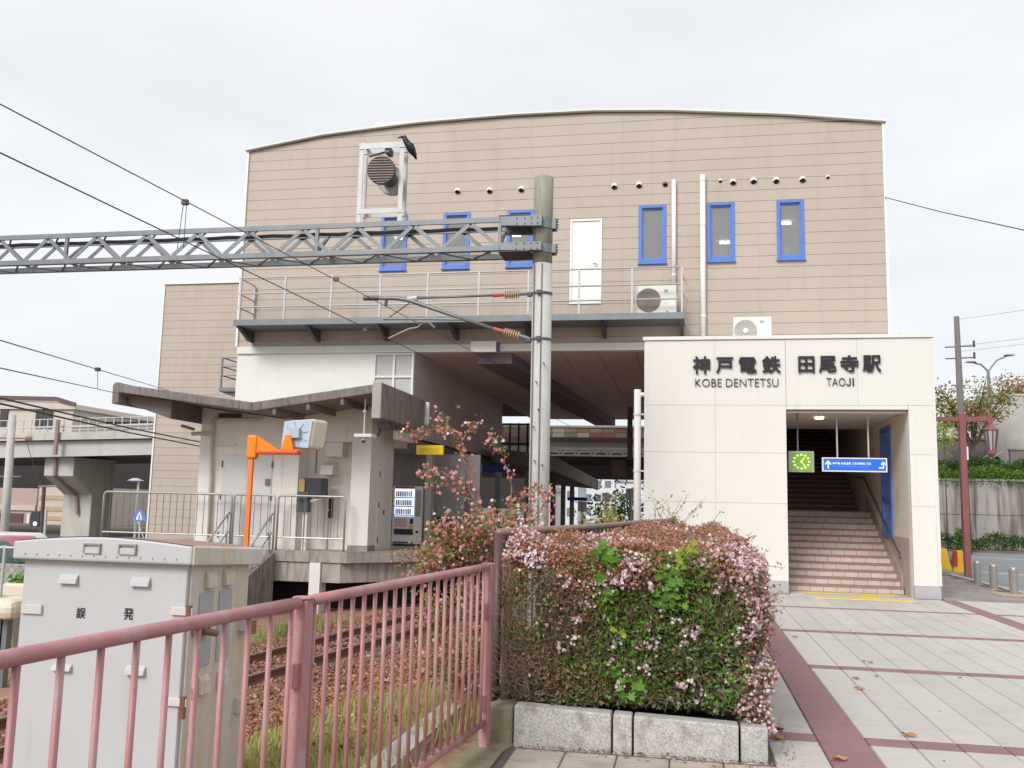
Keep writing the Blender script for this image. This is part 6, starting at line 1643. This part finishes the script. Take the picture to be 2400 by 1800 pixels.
def tree(label, px, py_top, py_bot, w_px, Y, n, tint, tm, base_z, seed):
    rr = random.Random(seed); c = at(px, (py_top + py_bot) / 2, Y=Y); top = at(px, py_top, Y=Y).z; bot = at(px, py_bot, Y=Y).z; hw = w_px * Y / FPX / 2
    t = thing('street_tree', label, 'tree', (c.x, Y, base_z)); m = MB(); tips = []
    fork = Vector((c.x, Y, base_z + (bot - base_z) * .6)); m.tube([(c.x + .05, Y, base_z), fork], [.17, .12], 8)
    for k in range(11):
        a = 2 * math.pi * k / 11 + rr.uniform(-.3, .3); e_ = Vector((c.x + math.cos(a) * hw * rr.uniform(.45, .95), Y + math.sin(a) * hw * rr.uniform(.4, .8), bot + (top - bot) * rr.uniform(.35, .95)))
        mid_ = fork.lerp(e_, .5) + Vector((0, 0, .25)); m.tube([fork, mid_, e_], [.07, .045, .012], 6)
        for j in range(9):
            f = rr.uniform(.4, 1); q = fork.lerp(e_, f) + Vector((rr.gauss(0, .3), rr.gauss(0, .3), rr.gauss(0, .2) + .1)); m.tube([fork.lerp(e_, f * .9), q], [.02, .006], 4, cap=False); tips.append(q)
    m.build('trunk', bark, t)
    P_ = np.array([tuple(q) for q in tips]); P_ = np.repeat(P_, n // len(P_), 0); P_ = P_ + RNG.normal(0, .30, P_.shape) * np.array([1, 1, .55])
    tag(scatter('crown', LEAF, P_, RNG.uniform(.12, .24, len(P_)), tm, np.clip(RNG.normal(tint, .25, len(P_)), 0, 1), t), kind='stuff')


tree('street tree with thin yellow green foliage above the retaining wall', 2275, 875, 1000, 175, 50.5, 2600, .45, autumn_m, 3.2, 1)
tree('street tree turning orange behind the concrete pier', 2385, 880, 1000, 100, 57, 1700, .85, autumn_m, 3.2, 2)
tree('dark evergreen tree beside the concrete pier', 2410, 930, 1060, 60, 56, 2200, .1, ivy_m, 3.2, 3)
q = at(2212, 1015, Y=47)
n = 260; p = np.array([q.x, 47, q.z]) + RNG.normal(0, 1, (n, 3)) * np.array([.35, .3, .45])
sp_ = thing('yellow_sapling', 'slim yellow leaved sapling close to the entrance wall edge', 'sapling', (q.x, 47, 3.2))
MB().tube([(q.x, 47, 0), (q.x, 47, q.z + .3)], [.04, .015], 6).build('stem', bark, sp_); tag(scatter('leaves', LEAF, p, RNG.uniform(.12, .25, n), mat_y if False else vine_m, RNG.uniform(.7, 1, n), sp_), kind='stuff')

# ------------------------------------------------------------ elevated road and street, at the left
q_ = lambda x, y, Y=50: at(x * .2109, 930 + y * .2109, Y=Y)
er = thing('elevated_road', 'elevated concrete road with a pale railing passing behind the station', 'bridge', (-45, 50, 0))


def ez(x, zl, zr): return zl + (zr - zl) * (x + 41.9) / 9.9


for (zl, zr, zl2, zr2, y, m, nm) in ((4.813, 5.066, 5.26, 5.552, 50.0, bridge_conc, 'parapet'), (3.785, 4.096, 4.81, 5.063, 50.35, mat('girder_pale', (.50, .485, .46), .8, .06, .5, dirt=[((.3, .27, .24), .55, .8, .7, (2, 2, .3), .5)]), 'girder')):
    MB().prism([(-75, y, ez(-75, zl, zr)), (-14, y, ez(-14, zl, zr)), (-14, y, ez(-14, zl2, zr2)), (-75, y, ez(-75, zl2, zr2))], (0, .5, 0)).build(nm, m, er)
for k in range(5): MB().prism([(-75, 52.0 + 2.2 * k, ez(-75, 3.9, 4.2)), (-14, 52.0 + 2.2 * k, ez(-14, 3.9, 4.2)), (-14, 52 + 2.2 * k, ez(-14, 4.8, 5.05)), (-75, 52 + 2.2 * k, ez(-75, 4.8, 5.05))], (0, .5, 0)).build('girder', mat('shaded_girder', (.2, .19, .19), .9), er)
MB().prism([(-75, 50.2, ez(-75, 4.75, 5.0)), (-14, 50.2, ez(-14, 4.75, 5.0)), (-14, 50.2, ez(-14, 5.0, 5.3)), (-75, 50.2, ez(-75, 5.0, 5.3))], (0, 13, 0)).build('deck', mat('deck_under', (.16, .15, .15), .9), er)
n = 92
for k in range(n):
    x = -66 + 52 * k / n; B(x, 50.2, ez(x, 5.2, 5.55), x + .045, 50.26, ez(x, 6.1, 6.40)).build('railing_bar', galv_pale, er)
for zl, zr, w in ((6.1, 6.40, .05), (5.40, 5.72, .04), (5.62, 5.93, .1)): MB().beam((-66, 50.23, ez(-66, zl, zr)), (-14, 50.23, ez(-14, zl, zr)), w).build('railing_bar', galv_pale, er)
for k in range(4):
    a = q_(1130 + 130 * k, 287); B(a.x, 50.4, a.z - .08, a.x + .75, 50.45, a.z + .1).build('lettered_plate', dark, er)
B(-80, 83, 1.2, -14, 83.2, 5.7).build('far_dark_backing', dark, er)  # added dark sheet, stands in for the shade under the deck
B(-36.4, 60.5, -1.1, -33.2, 62, 4.5).build('rear_pier', bridge_conc, er)
q = q_(665, 260)
MB().tube([(q.x, 49.85, q.z), (q.x, 49.85, 4.0)], .13, 8).build('drain_pipe', mat('brown_drain', (.30, .22, .19), .7), er)
pr = thing('bridge_pier', 'hammerhead concrete pier carrying the elevated road', 'pier', (-38.3, 53, -1))
MB().prism([(-39.42, 51, 3.92), (-39.42, 51, 2.74), (-39.42, 53, 1.63), (-39.42, 53, -1.2), (-39.42, 55.2, -1.2), (-39.42, 55.2, 3.92)], (2.05, 0, 0)).build('body', bridge_conc, pr, bevel=.04)
MB().tube([(-38.6, 50.85, 4.0), (-38.55, 50.85, 2.8), (-38.4, 52.85, 1.6), (-38.2, 52.85, .4)], .11, 8).build('drain_pipe', mat('brown_drain', (.30, .22, .19), .7), pr)
# buildings beyond and under the road
a, b = q_(0, 1010, 74), q_(420, 1010, 74)
sb = thing('pink_shop', 'pinkish building with a dark ground floor under the elevated road', 'building', (a.x, 74, -1))
B(a.x - 20, 74, -1.2, b.x, 82, a.z).build('upper_wall', pink_wall, sb)
B(a.x - 20, 73.9, -1.2, b.x - 1.2, 73.99, q_(0, 1290, 74).z).build('shop_front', mat('maroon_shop', (.13, .07, .075), .6), sb)
B(a.x - 20, 73.85, q_(0, 1255, 74).z, b.x, 73.99, q_(0, 1200, 74).z).build('band', cream_far, sb)
for k in range(4): x = a.x - 3 + 3.1 * k; B(x, 73.8, -1.2, x + .25, 73.9, q_(0, 1290, 74).z).build('shop_post', white_paint, sb)
a, b = q_(440, 1000, 73), q_(760, 1000, 73)
tb2 = thing('striped_building', 'cream building with tan bands beside the bridge pier', 'building', (a.x, 73, -1))
B(a.x, 73, -1.2, b.x + 4, 80, a.z).build('wall', cream_far, tb2)
for (y0, y1) in ((1080, 1130), (1205, 1255), (1310, 1355), (1410, 1455)):
    B(a.x, 72.95, q_(0, y1, 73).z, b.x + 4, 72.998, q_(0, y0, 73).z).build('tan_band', tan_wall, tb2)
a, b, c = q_(-60, 95, 95), q_(650, 95, 95), q_(815, 160, 95)
wb = thing('hall_building', 'large pale building with a brown roof line above the elevated road', 'building', (a.x, 95, -1))
B(a.x - 20, 95, -1, c.x, 120, c.z + .2).build('wall', cream_far, wb)
MB().prism([(a.x - 20, 94.7, c.z + .25), (c.x + .4, 94.7, c.z + .2), (c.x + .2, 94.7, c.z + .8), (b.x, 94.7, b.z + .4), (a.x - 20, 94.7, b.z + .9)], (0, 20, 0)).build('roof', cream_far, wb)
MB().prism([(a.x - 20, 94.5, b.z + .95), (b.x, 94.5, b.z + .45), (c.x + .5, 94.5, c.z + .55), (c.x + .5, 94.5, c.z + .95), (b.x, 94.5, b.z + .95), (a.x - 20, 94.5, b.z + 1.5)], (0, .25, 0)).build('roof_edge', brown_roof, wb)
for (px, py) in ((45, 205), (440, 225), (540, 225)): p = q_(px, py, 94.9); B(p.x - .5, 94.85, p.z - 1.3, p.x + .5, 94.99, p.z + 1.2).build('window', glass_dark, wb)
# poles and signal at the left street
a, b = q_(140, 200, 30), q_(55, 1540, 30)
lp2 = thing('line_pole', 'slim grey pole with a red insulated arm at the far track', 'pole', (b.x, 30, -1)); MB().tube([(b.x, 30, -1), (a.x, 30, a.z)], [.17, .13], 10).build('shaft', pole_conc, lp2, smooth=True)
c, d_ = q_(-60, 455, 30), q_(285, 462, 30); MB().tube([c, d_], .035, 6).build('arm', mat('red_grey_arm', (.35, .14, .1), .6), lp2); insulator(d_, d_ + Vector((.25, 0, 0)), lp2)
c, d_ = q_(-60, 885, 30), q_(230, 888, 30); MB().tube([c, d_], .025, 6).build('lower_arm', galv, lp2)
MB().tube([q_(285, 470, 30), q_(440, 980, 30)], .012, 5).build('stay', wire_m, lp2)
a, b = q_(490, 1000, 40), q_(462, 1500, 40)
tp_ = thing('signal_post', 'dark brown post with a pale arm beside the bridge pier', 'post', (b.x, 40, -.9)); MB().tube([(b.x, 40, -1), (a.x, 40, a.z)], .09, 8).build('post', brown_paint, tp_); c, d_ = q_(430, 998, 40), q_(630, 992, 40); MB().tube([c, d_], .05, 6).build('arm', galv, tp_)
a = q_(400, 1290, 42); ts = thing('traffic_signal', 'dark signal head on a pale post under the elevated road', 'signal', (a.x, 42, -.9)); B(a.x - .3, 42, a.z - .7, a.x + .2, 42.3, a.z + .1).build('head', black_box, ts, bevel=.03); MB().tube([(a.x + .5, 42.1, -1), (a.x + .5, 42.1, a.z + .2)], .08, 8).build('post', galv_pale, ts); MB().tube([(a.x, 41.98, a.z - .55), (a.x, 42, a.z - .55)], .1, 12).build('lit_lens', emat('signal_lens', (.9, .8, .7), 1.5), ts)
# crossing sign
for (px, py, Y, lab, w) in ((1550, 1330, 45, 'blue pentagon crossing sign with a white triangle behind the railing', .62),):
    c = q_(px, py, Y); s_ = .36
    cs = thing('crossing_sign', lab, 'sign', (c.x, Y, -.9))
    u = lambda x, z: (c.x + x * .42, Y, c.z + z * .42)
    uf_ = lambda x, z: (c.x + x * .42, Y - .012, c.z + z * .42)
    MB().prism([u(-.9, -.55), u(.9, -.55), u(.9, -.2), u(.5, .75), u(-.5, .75), u(-.9, -.2)], (0, .05, 0)).build('plate', mat('sign_blue_pale', (.10, .26, .66), .4), cs)
    MB().prism([uf_(-.55, -.42), uf_(.55, -.42), uf_(0, .6)], (0, .01, 0)).build('triangle', white_paint, cs)
    MB().beam(Vector(uf_(.02, .2)) - Vector((0, .01, 0)), Vector(uf_(0, -.12)) - Vector((0, .01, 0)), .05, .01, up=(0, 1, 0)).beam(Vector(uf_(0, -.1)) - Vector((0, .01, 0)), Vector(uf_(-.16, -.38)) - Vector((0, .01, 0)), .03, .01, up=(0, 1, 0)).beam(Vector(uf_(0, -.1)) - Vector((0, .01, 0)), Vector(uf_(.14, -.38)) - Vector((0, .01, 0)), .03, .01, up=(0, 1, 0)).build('walking_figure', black_box, cs)
    MB().tube([(c.x, Y + .1, -1), (c.x, Y + .1, c.z + .35)], .05, 8).build('post', galv_pale, cs)
    MB().beam((c.x, Y - .1, c.z - .25), (c.x + .55, Y - .1, -.9), .05).build('brace', galv_pale, cs)
a = q_(1525, 935, 47); ll = thing('street_light', 'small pale street light behind the railing', 'street light', (a.x, 47, -.9)); MB().tube([(a.x + .1, 47, -1), (a.x + .1, 47, a.z)], .07, 8).build('post', galv_pale, ll); MB().lathe((a.x - .1, 47, a.z - .05), [(.15, 0), (.45, .06), (.15, .2)], 10).build('lamp_head', galv_pale, ll)


# cars
def car(label, px, py, Y, paint, length, yaw, van=False):
    p = at(px, py, Y=Y); z = -1.0
    t = thing('parked_car', label, 'car', (p.x, Y, z)); t.rotation_euler.z = yaw
    Lh, Wd, H = length / 2, .85, 1.85 if van else 1.40
    pr = [(-Lh, .35), (-Lh, .75), (-Lh * .92, .95), (-Lh * .55, 1.0), (-Lh * .3, H), (Lh * .55, H), (Lh * .9, 1.0), (Lh, .85), (Lh, .35)] if not van else [(-Lh, .35), (-Lh, .9), (-Lh * .85, 1.1), (-Lh * .6, H), (Lh * .95, H), (Lh, 1.0), (Lh, .35)]
    MB_ = lambda f: f

    def loc(mb, nm, m, par=t, **k):
        o = bpy.data.objects.new(nm, mb.mesh(nm, m)); C.objects.link(o); o.parent = par
        if k.get('bevel'): bv = o.modifiers.new('edge', 'BEVEL'); bv.width = k['bevel']; bv.segments = 3
        return o
    loc(MB().prism([(x, -Wd, zz) for x, zz in pr], (0, 2 * Wd, 0)), 'body', paint, bevel=.08)
    g0 = [(-Lh * .5, 1.03), (-Lh * .28, H - .08), (Lh * .5, H - .08), (Lh * .78, 1.03)] if not van else [(-Lh * .78, 1.15), (-Lh * .56, H - .1), (Lh * .88, H - .1), (Lh * .9, 1.15)]
    loc(MB().prism([(x, -Wd - .01, zz) for x, zz in g0], (0, .02, 0)), 'side_window', glass_dark)
    loc(MB().prism([(-Lh * .58, -Wd * .8, 1.04), (-Lh * .58, Wd * .8, 1.04), (-Lh * .33, Wd * .75, H - .08), (-Lh * .33, -Wd * .75, H - .08)], (-.03, 0, 0)), 'windscreen', glass_dark)
    for sx in (-.62, .62):
        for sy in (-1, 1):
            w = loc(MB().tube([(Lh * sx, sy * (Wd - .2), .32), (Lh * sx, sy * (Wd + .01), .32)], .32, 18), 'wheel', tyre_m)
            loc(MB().tube([(Lh * sx, sy * (Wd + .005), .32), (Lh * sx, sy * (Wd + .02), .32)], .19, 12), 'rim', galv_pale, w)
    for sy in (-.55, .55): loc(MB().box(-Lh - .012, sy - .16, .68, -Lh + .02, sy + .16, .82), 'headlight', lamp_glass)


car('pinkish red car behind the dark green car', -45, 1272, 23.4, car_pink, 4.0, .08)
car('white car beside the pinkish red car', -5, 1268, 25.6, car_white, 3.4, .0)
car('dark green car behind the wire fence', -118, 1278, 21, car_green, 3.6, .03)
# wire mesh fence and planters at the left edge
q3 = lambda x, y, Y: at(x * .33755, 1240 + y * .33755, Y=Y)
a, b = q3(-40, 130, 18.6), q3(35, 128, 18.6); c = q3(35, 480, 18.6)
mf = thing('mesh_fence', 'wire mesh fence on slim posts in front of the dark green car', 'fence', (b.x, 18.6, c.z))
m = MB()
for k in range(30):
    x = b.x - 3 + .2 * k
    m.tube([(x, 18.62, b.z), (x + 1.0, 18.62, b.z - 1.0)], .006, 4, cap=False).tube([(x + 1.0, 18.62, b.z), (x, 18.62, b.z - 1.0)], .006, 4, cap=False)
m.build('mesh', mat('green_wire', (.10, .22, .17), .5), mf)
for x in (b.x - 1.9, b.x, b.x + 1.9): MB().tube([(x, 18.6, -.95), (x, 18.6, b.z + .05)], .035, 8).build('post', galv_pale, mf)
MB().tube([(b.x - 3, 18.6, b.z), (b.x + 3, 18.6, b.z)], .03, 8).build('top_rail', galv_pale, mf)
tag(B(b.x - 6, 19.0, -.95, b.x + 3.2, 19.4, q3(60, 250, 19).z).build('kerb_wall', mid_conc), 'low pale kerb wall under the wire mesh fence', 'wall')
a, b = q3(15, 375, 14), q3(165, 480, 14)
pl = thing('planter_box', 'cream planter trough with green plants behind the grey cabinet', 'planter', (a.x, 14, b.z))
B(a.x, 14, b.z, b.x + .5, 14.5, a.z).build('trough', cream_box, pl, bevel=.04)
n = 260; p = np.stack([RNG.uniform(a.x + .05, b.x + .4, n), RNG.uniform(14.05, 14.45, n), a.z + np.abs(RNG.normal(0, .08, n))], -1); tag(scatter('plants', LEAF, p, RNG.uniform(.06, .13, n), vine_m, RNG.uniform(0, .8, n), pl), kind='stuff')
for (dx, dxx) in ((.05, .2), (.75, .9)): B(a.x + dx, 14.05, -1.0, a.x + dxx, 14.45, b.z - .001).build('foot', mid_conc, pl)
a, b = q3(-40, 490, 11), q3(72, 640, 11)
bx = thing('track_box', 'rounded cream trackside box at the frame edge beyond the cabinet', 'box', (a.x, 11, b.z)); B(a.x - .2, 11, b.z, b.x, 11.6, a.z).build('case', cream_box, bx, bevel=.1); MB().box(a.x - .1, 11.2, -1.0, a.x, 11.3, b.z + .05).box(b.x - .3, 11.2, -1.0, b.x - .2, 11.3, b.z + .05).build('stand', galv, bx)
a, b = q3(80, 490, 13), q3(165, 590, 13)
ob = thing('orange_marker', 'orange trackside marker under the cream planter', 'marker', (a.x, 13, b.z)); B(a.x, 13, b.z, b.x + .15, 13.3, b.z + .22).build('body', mat('rusty_orange', (.55, .17, .02), .6, .2, 8), ob, bevel=.03); B(a.x + .1, 13.1, -1.0, a.x + .2, 13.2, b.z + .01).build('foot', rust_rail, ob)

# ------------------------------------------------------------ beyond the underpass
a = dat(1290, 925, Y=47); b = dat(1290, 945, Y=47); c = dat(1290, 963, Y=47); e_ = dat(1290, 1025, Y=50)
fb = thing('flower_bridge', 'far road bridge with a flower coloured tiled parapet seen through the underpass', 'bridge', (-3, 47, c.z))
x = -12.0; k = 0
tcol = [mat('parapet_red', (.46, .17, .13), .7), mat('parapet_cream', (.66, .60, .5), .7), mat('parapet_green', (.30, .33, .24), .7), mat('parapet_orange', (.52, .29, .12), .7), mat('parapet_pink', (.53, .34, .32), .7)]
tms = [B(0, 0, 0, .62, .1, (a.z - b.z) / 2 - .02).mesh('parapet_tile', m) for m in tcol]
while x < 8:
    for r_ in range(2): piece('parapet_tile', tms[random.randrange(5)], fb, (x, 46.9, b.z + r_ * (a.z - b.z) / 2))
    x += .64
B(-14, 47.01, b.z - .05, 9, 47.5, a.z + .02).build('parapet', cream_far, fb); B(-14, 46.85, a.z + .021, 9, 47.5, a.z + .12).build('coping', offwhite_wall, fb)
B(-14, 46.95, b.z - .2, 9, 47.5, b.z - .051).build('deck_edge', mat('dark_edge', (.1, .07, .07), .8), fb)
B(-14, 47.3, c.z - .35, 9, 47.8, b.z - .2).build('girder', mat('girder_pale', (.50, .485, .46)), fb)
B(-14, 47.8, e_.z + .9, 9, 60, b.z - .25).build('deck', dark, fb); B(-14, 59, e_.z, 9, 59.3, b.z - .3).build('far_dark_backing', soffit_dark, fb)
q = at(1433, 1119, Y=52); q2 = at(1464, 1119, Y=52); B(q.x, 52, q.z, q2.x, 53.5, e_.z + 1.6).build('pier', mat('brown_pier', (.26, .19, .16), .9, .1, 1), fb)
a, b = dat(1290, 969, Y=43.5), dat(1290, 984, Y=43.5)
wt = thing('white_lattice_beam', 'white lattice beam spanning the tracks beyond the underpass', 'beam', (-4, 43.5, b.z))
MB().beam((-9, 43.5, a.z), (4.4, 43.5, a.z), .09).build('chord', white_paint, wt); MB().beam((-9, 43.5, b.z), (4.4, 43.5, b.z), .09).build('chord', white_paint, wt)
x = -9
while x < 4.2:
    MB().beam((x, 43.5, b.z), (x + .38, 43.5, a.z), .06, .03, up=(0, 1, 0)).build('diagonal', white_paint, wt); MB().beam((x + .38, 43.5, a.z), (x + .76, 43.5, b.z), .06, .03, up=(0, 1, 0)).build('diagonal', white_paint, wt); x += .76
for x in (-9, 4.4): MB().beam((x, 43.6, -1), (x, 43.6, a.z), .25).build('upright', galv, wt)
random.seed(4)
for k, (px, py, w, Y, lab) in enumerate(((1395, 1112, 150, 150, 'pale far apartment block seen through the underpass'), (1310, 1135, 90, 120, 'white low building beyond the far platform'), (1480, 1130, 70, 135, 'pale far house at the end of the tracks'), (1250, 1150, 80, 100, 'white far building behind the platform canopy'))):
    a = at(px, py, Y=Y); ww = w * Y / FPX
    fbld = thing('far_building', lab, 'building', (a.x, Y, -1)); B(a.x - ww / 2, Y, -1.05, a.x + ww / 2, Y + 10, a.z).build('wall', mat('far_white', (.66, .68, .70), .8, .03, .3), fbld)
    B(a.x - ww / 2 - .3, Y - .3, a.z + .01, a.x + ww / 2 + .3, Y + 10, a.z + .5).build('roof', mat('far_roof', (.5, .52, .55), .8), fbld)
    nx = int(ww / 1.6); nz_ = max(1, int((a.z + .5) / 2.2))
    for i in range(nx):
        for j in range(nz_): B(a.x - ww / 2 + .4 + 1.6 * i, Y - .05, -.6 + 2.2 * j + .8, a.x - ww / 2 + 1.4 + 1.6 * i, Y - .001, -.6 + 2.2 * j + 1.9).build('window', mat('far_glass', (.18, .2, .24), .3), fbld)
for k, (px, py, Y, lab) in enumerate(((1235, 1230, 46, 'white track signal post beyond the pole'), (1365, 1215, 42, 'slim pale post at the end of the platform'), (1420, 1195, 50, 'pale post behind the yellow weeds'), (1478, 1185, 40, 'pale post next to the white drain pipe'))):
    a = at(px, py - 40, Y=Y); p_ = thing('track_post', lab, 'post', (a.x, Y, -1)); MB().tube([(a.x, Y, -1), (a.x, Y, a.z)], .07, 8).build('post', galv_pale, p_); MB().box(a.x - .2, Y - .05, a.z - .45, a.x + .2, Y + .05, a.z).build('plate', white_paint, p_)
q = at(1455, 1180, Y=60)
n = 1500; p = np.array([q.x, 60, 1.2]) + RNG.normal(0, 1, (n, 3)) * np.array([1.1, 1, .8]); fb2 = thing('far_tree', 'small green tree beyond the underpass', 'tree', (q.x, 60, -1)); MB().tube([(q.x, 60, -1), (q.x, 60, 1.2)], .12, 6).build('trunk', bark, fb2); tag(scatter('crown', LEAF, p, RNG.uniform(.16, .3, n), ivy_m, RNG.uniform(.5, 1, n), fb2), kind='stuff')

n = 420
p = np.concatenate([np.stack([.56 + np.abs(RNG.normal(0, .10, n)), RNG.uniform(6.3, 13, n), RNG.uniform(.008, .016, n)], -1), np.stack([RNG.uniform(-1.15, .55, 330), 6.475 - np.abs(RNG.normal(0, .07, 330)), RNG.uniform(.008, .02, 330)], -1), np.stack([RNG.uniform(.6, 4.5, 90), RNG.uniform(6.6, 17, 90), np.full(90, .009)], -1)])
scatter('plaza_litter', LEAF, p, RNG.uniform(.012, .03, len(p)), litter_m, RNG.uniform(0, .8, len(p)), rot=rand_rot(len(p), .85), kind='stuff')
# ------------------------------------------------------------ fallen leaves on the plaza
pz = lambda x, y: at(1750 + x * .29385, 1350 + y * .29385, Z=.012)
for (x, y, s_, c, lab) in ((895, 900, .12, 0, 'curled tan leaf lying across a paving joint'), (1290, 1272, .14, 0, 'orange leaf lying near the nearest cross band'), (385, 488, .09, 1, 'small red leaf beside the wide red band'), (930, 680, .06, 2, 'tiny dark leaf on a joint before the second band'), (985, 690, .08, 1, 'thin reddish leaf beside the tiny dark leaf'), (870, 818, .09, 1, 'thin red leaf above the curled tan leaf'), (250, 1230, .12, 3, 'deep red leaf at the hedge corner'), (245, 1300, .13, 0, 'orange leaf fallen below the hedge corner'), (740, 1465, .13, 0, 'flat orange leaf on the wide red band'), (1700, 812, .05, 2, 'tiny grey leaf on the pale slabs'), (1035, 800, .05, 2, 'tiny dark leaf below the thin red leaf')):
    q = pz(x, y); m = MB(); n_ = 7
    vs = [(-.5, 0, .06), (-.25, .22, .02), (.1, .26, .10), (.5, .03, .05), (.15, -.24, .01), (-.2, -.2, .12), (.02, .02, .0)]
    me = m.add([(v[0] * s_, v[1] * s_, v[2] * s_ * 1.6) for v in vs], [(6, i, (i + 1) % 6) for i in range(6)]).mesh('fallen_leaf', mat('leaf_%d' % c, ((.42, .2, .09), (.30, .10, .08), (.07, .05, .045), (.25, .02, .02))[c], .7))
    o = bpy.data.objects.new('fallen_leaf', me); C.objects.link(o); o.location = q; o.rotation_euler.z = random.uniform(-.6, .6); tag(o, lab, 'leaf', 'fallen leaves on the plaza')
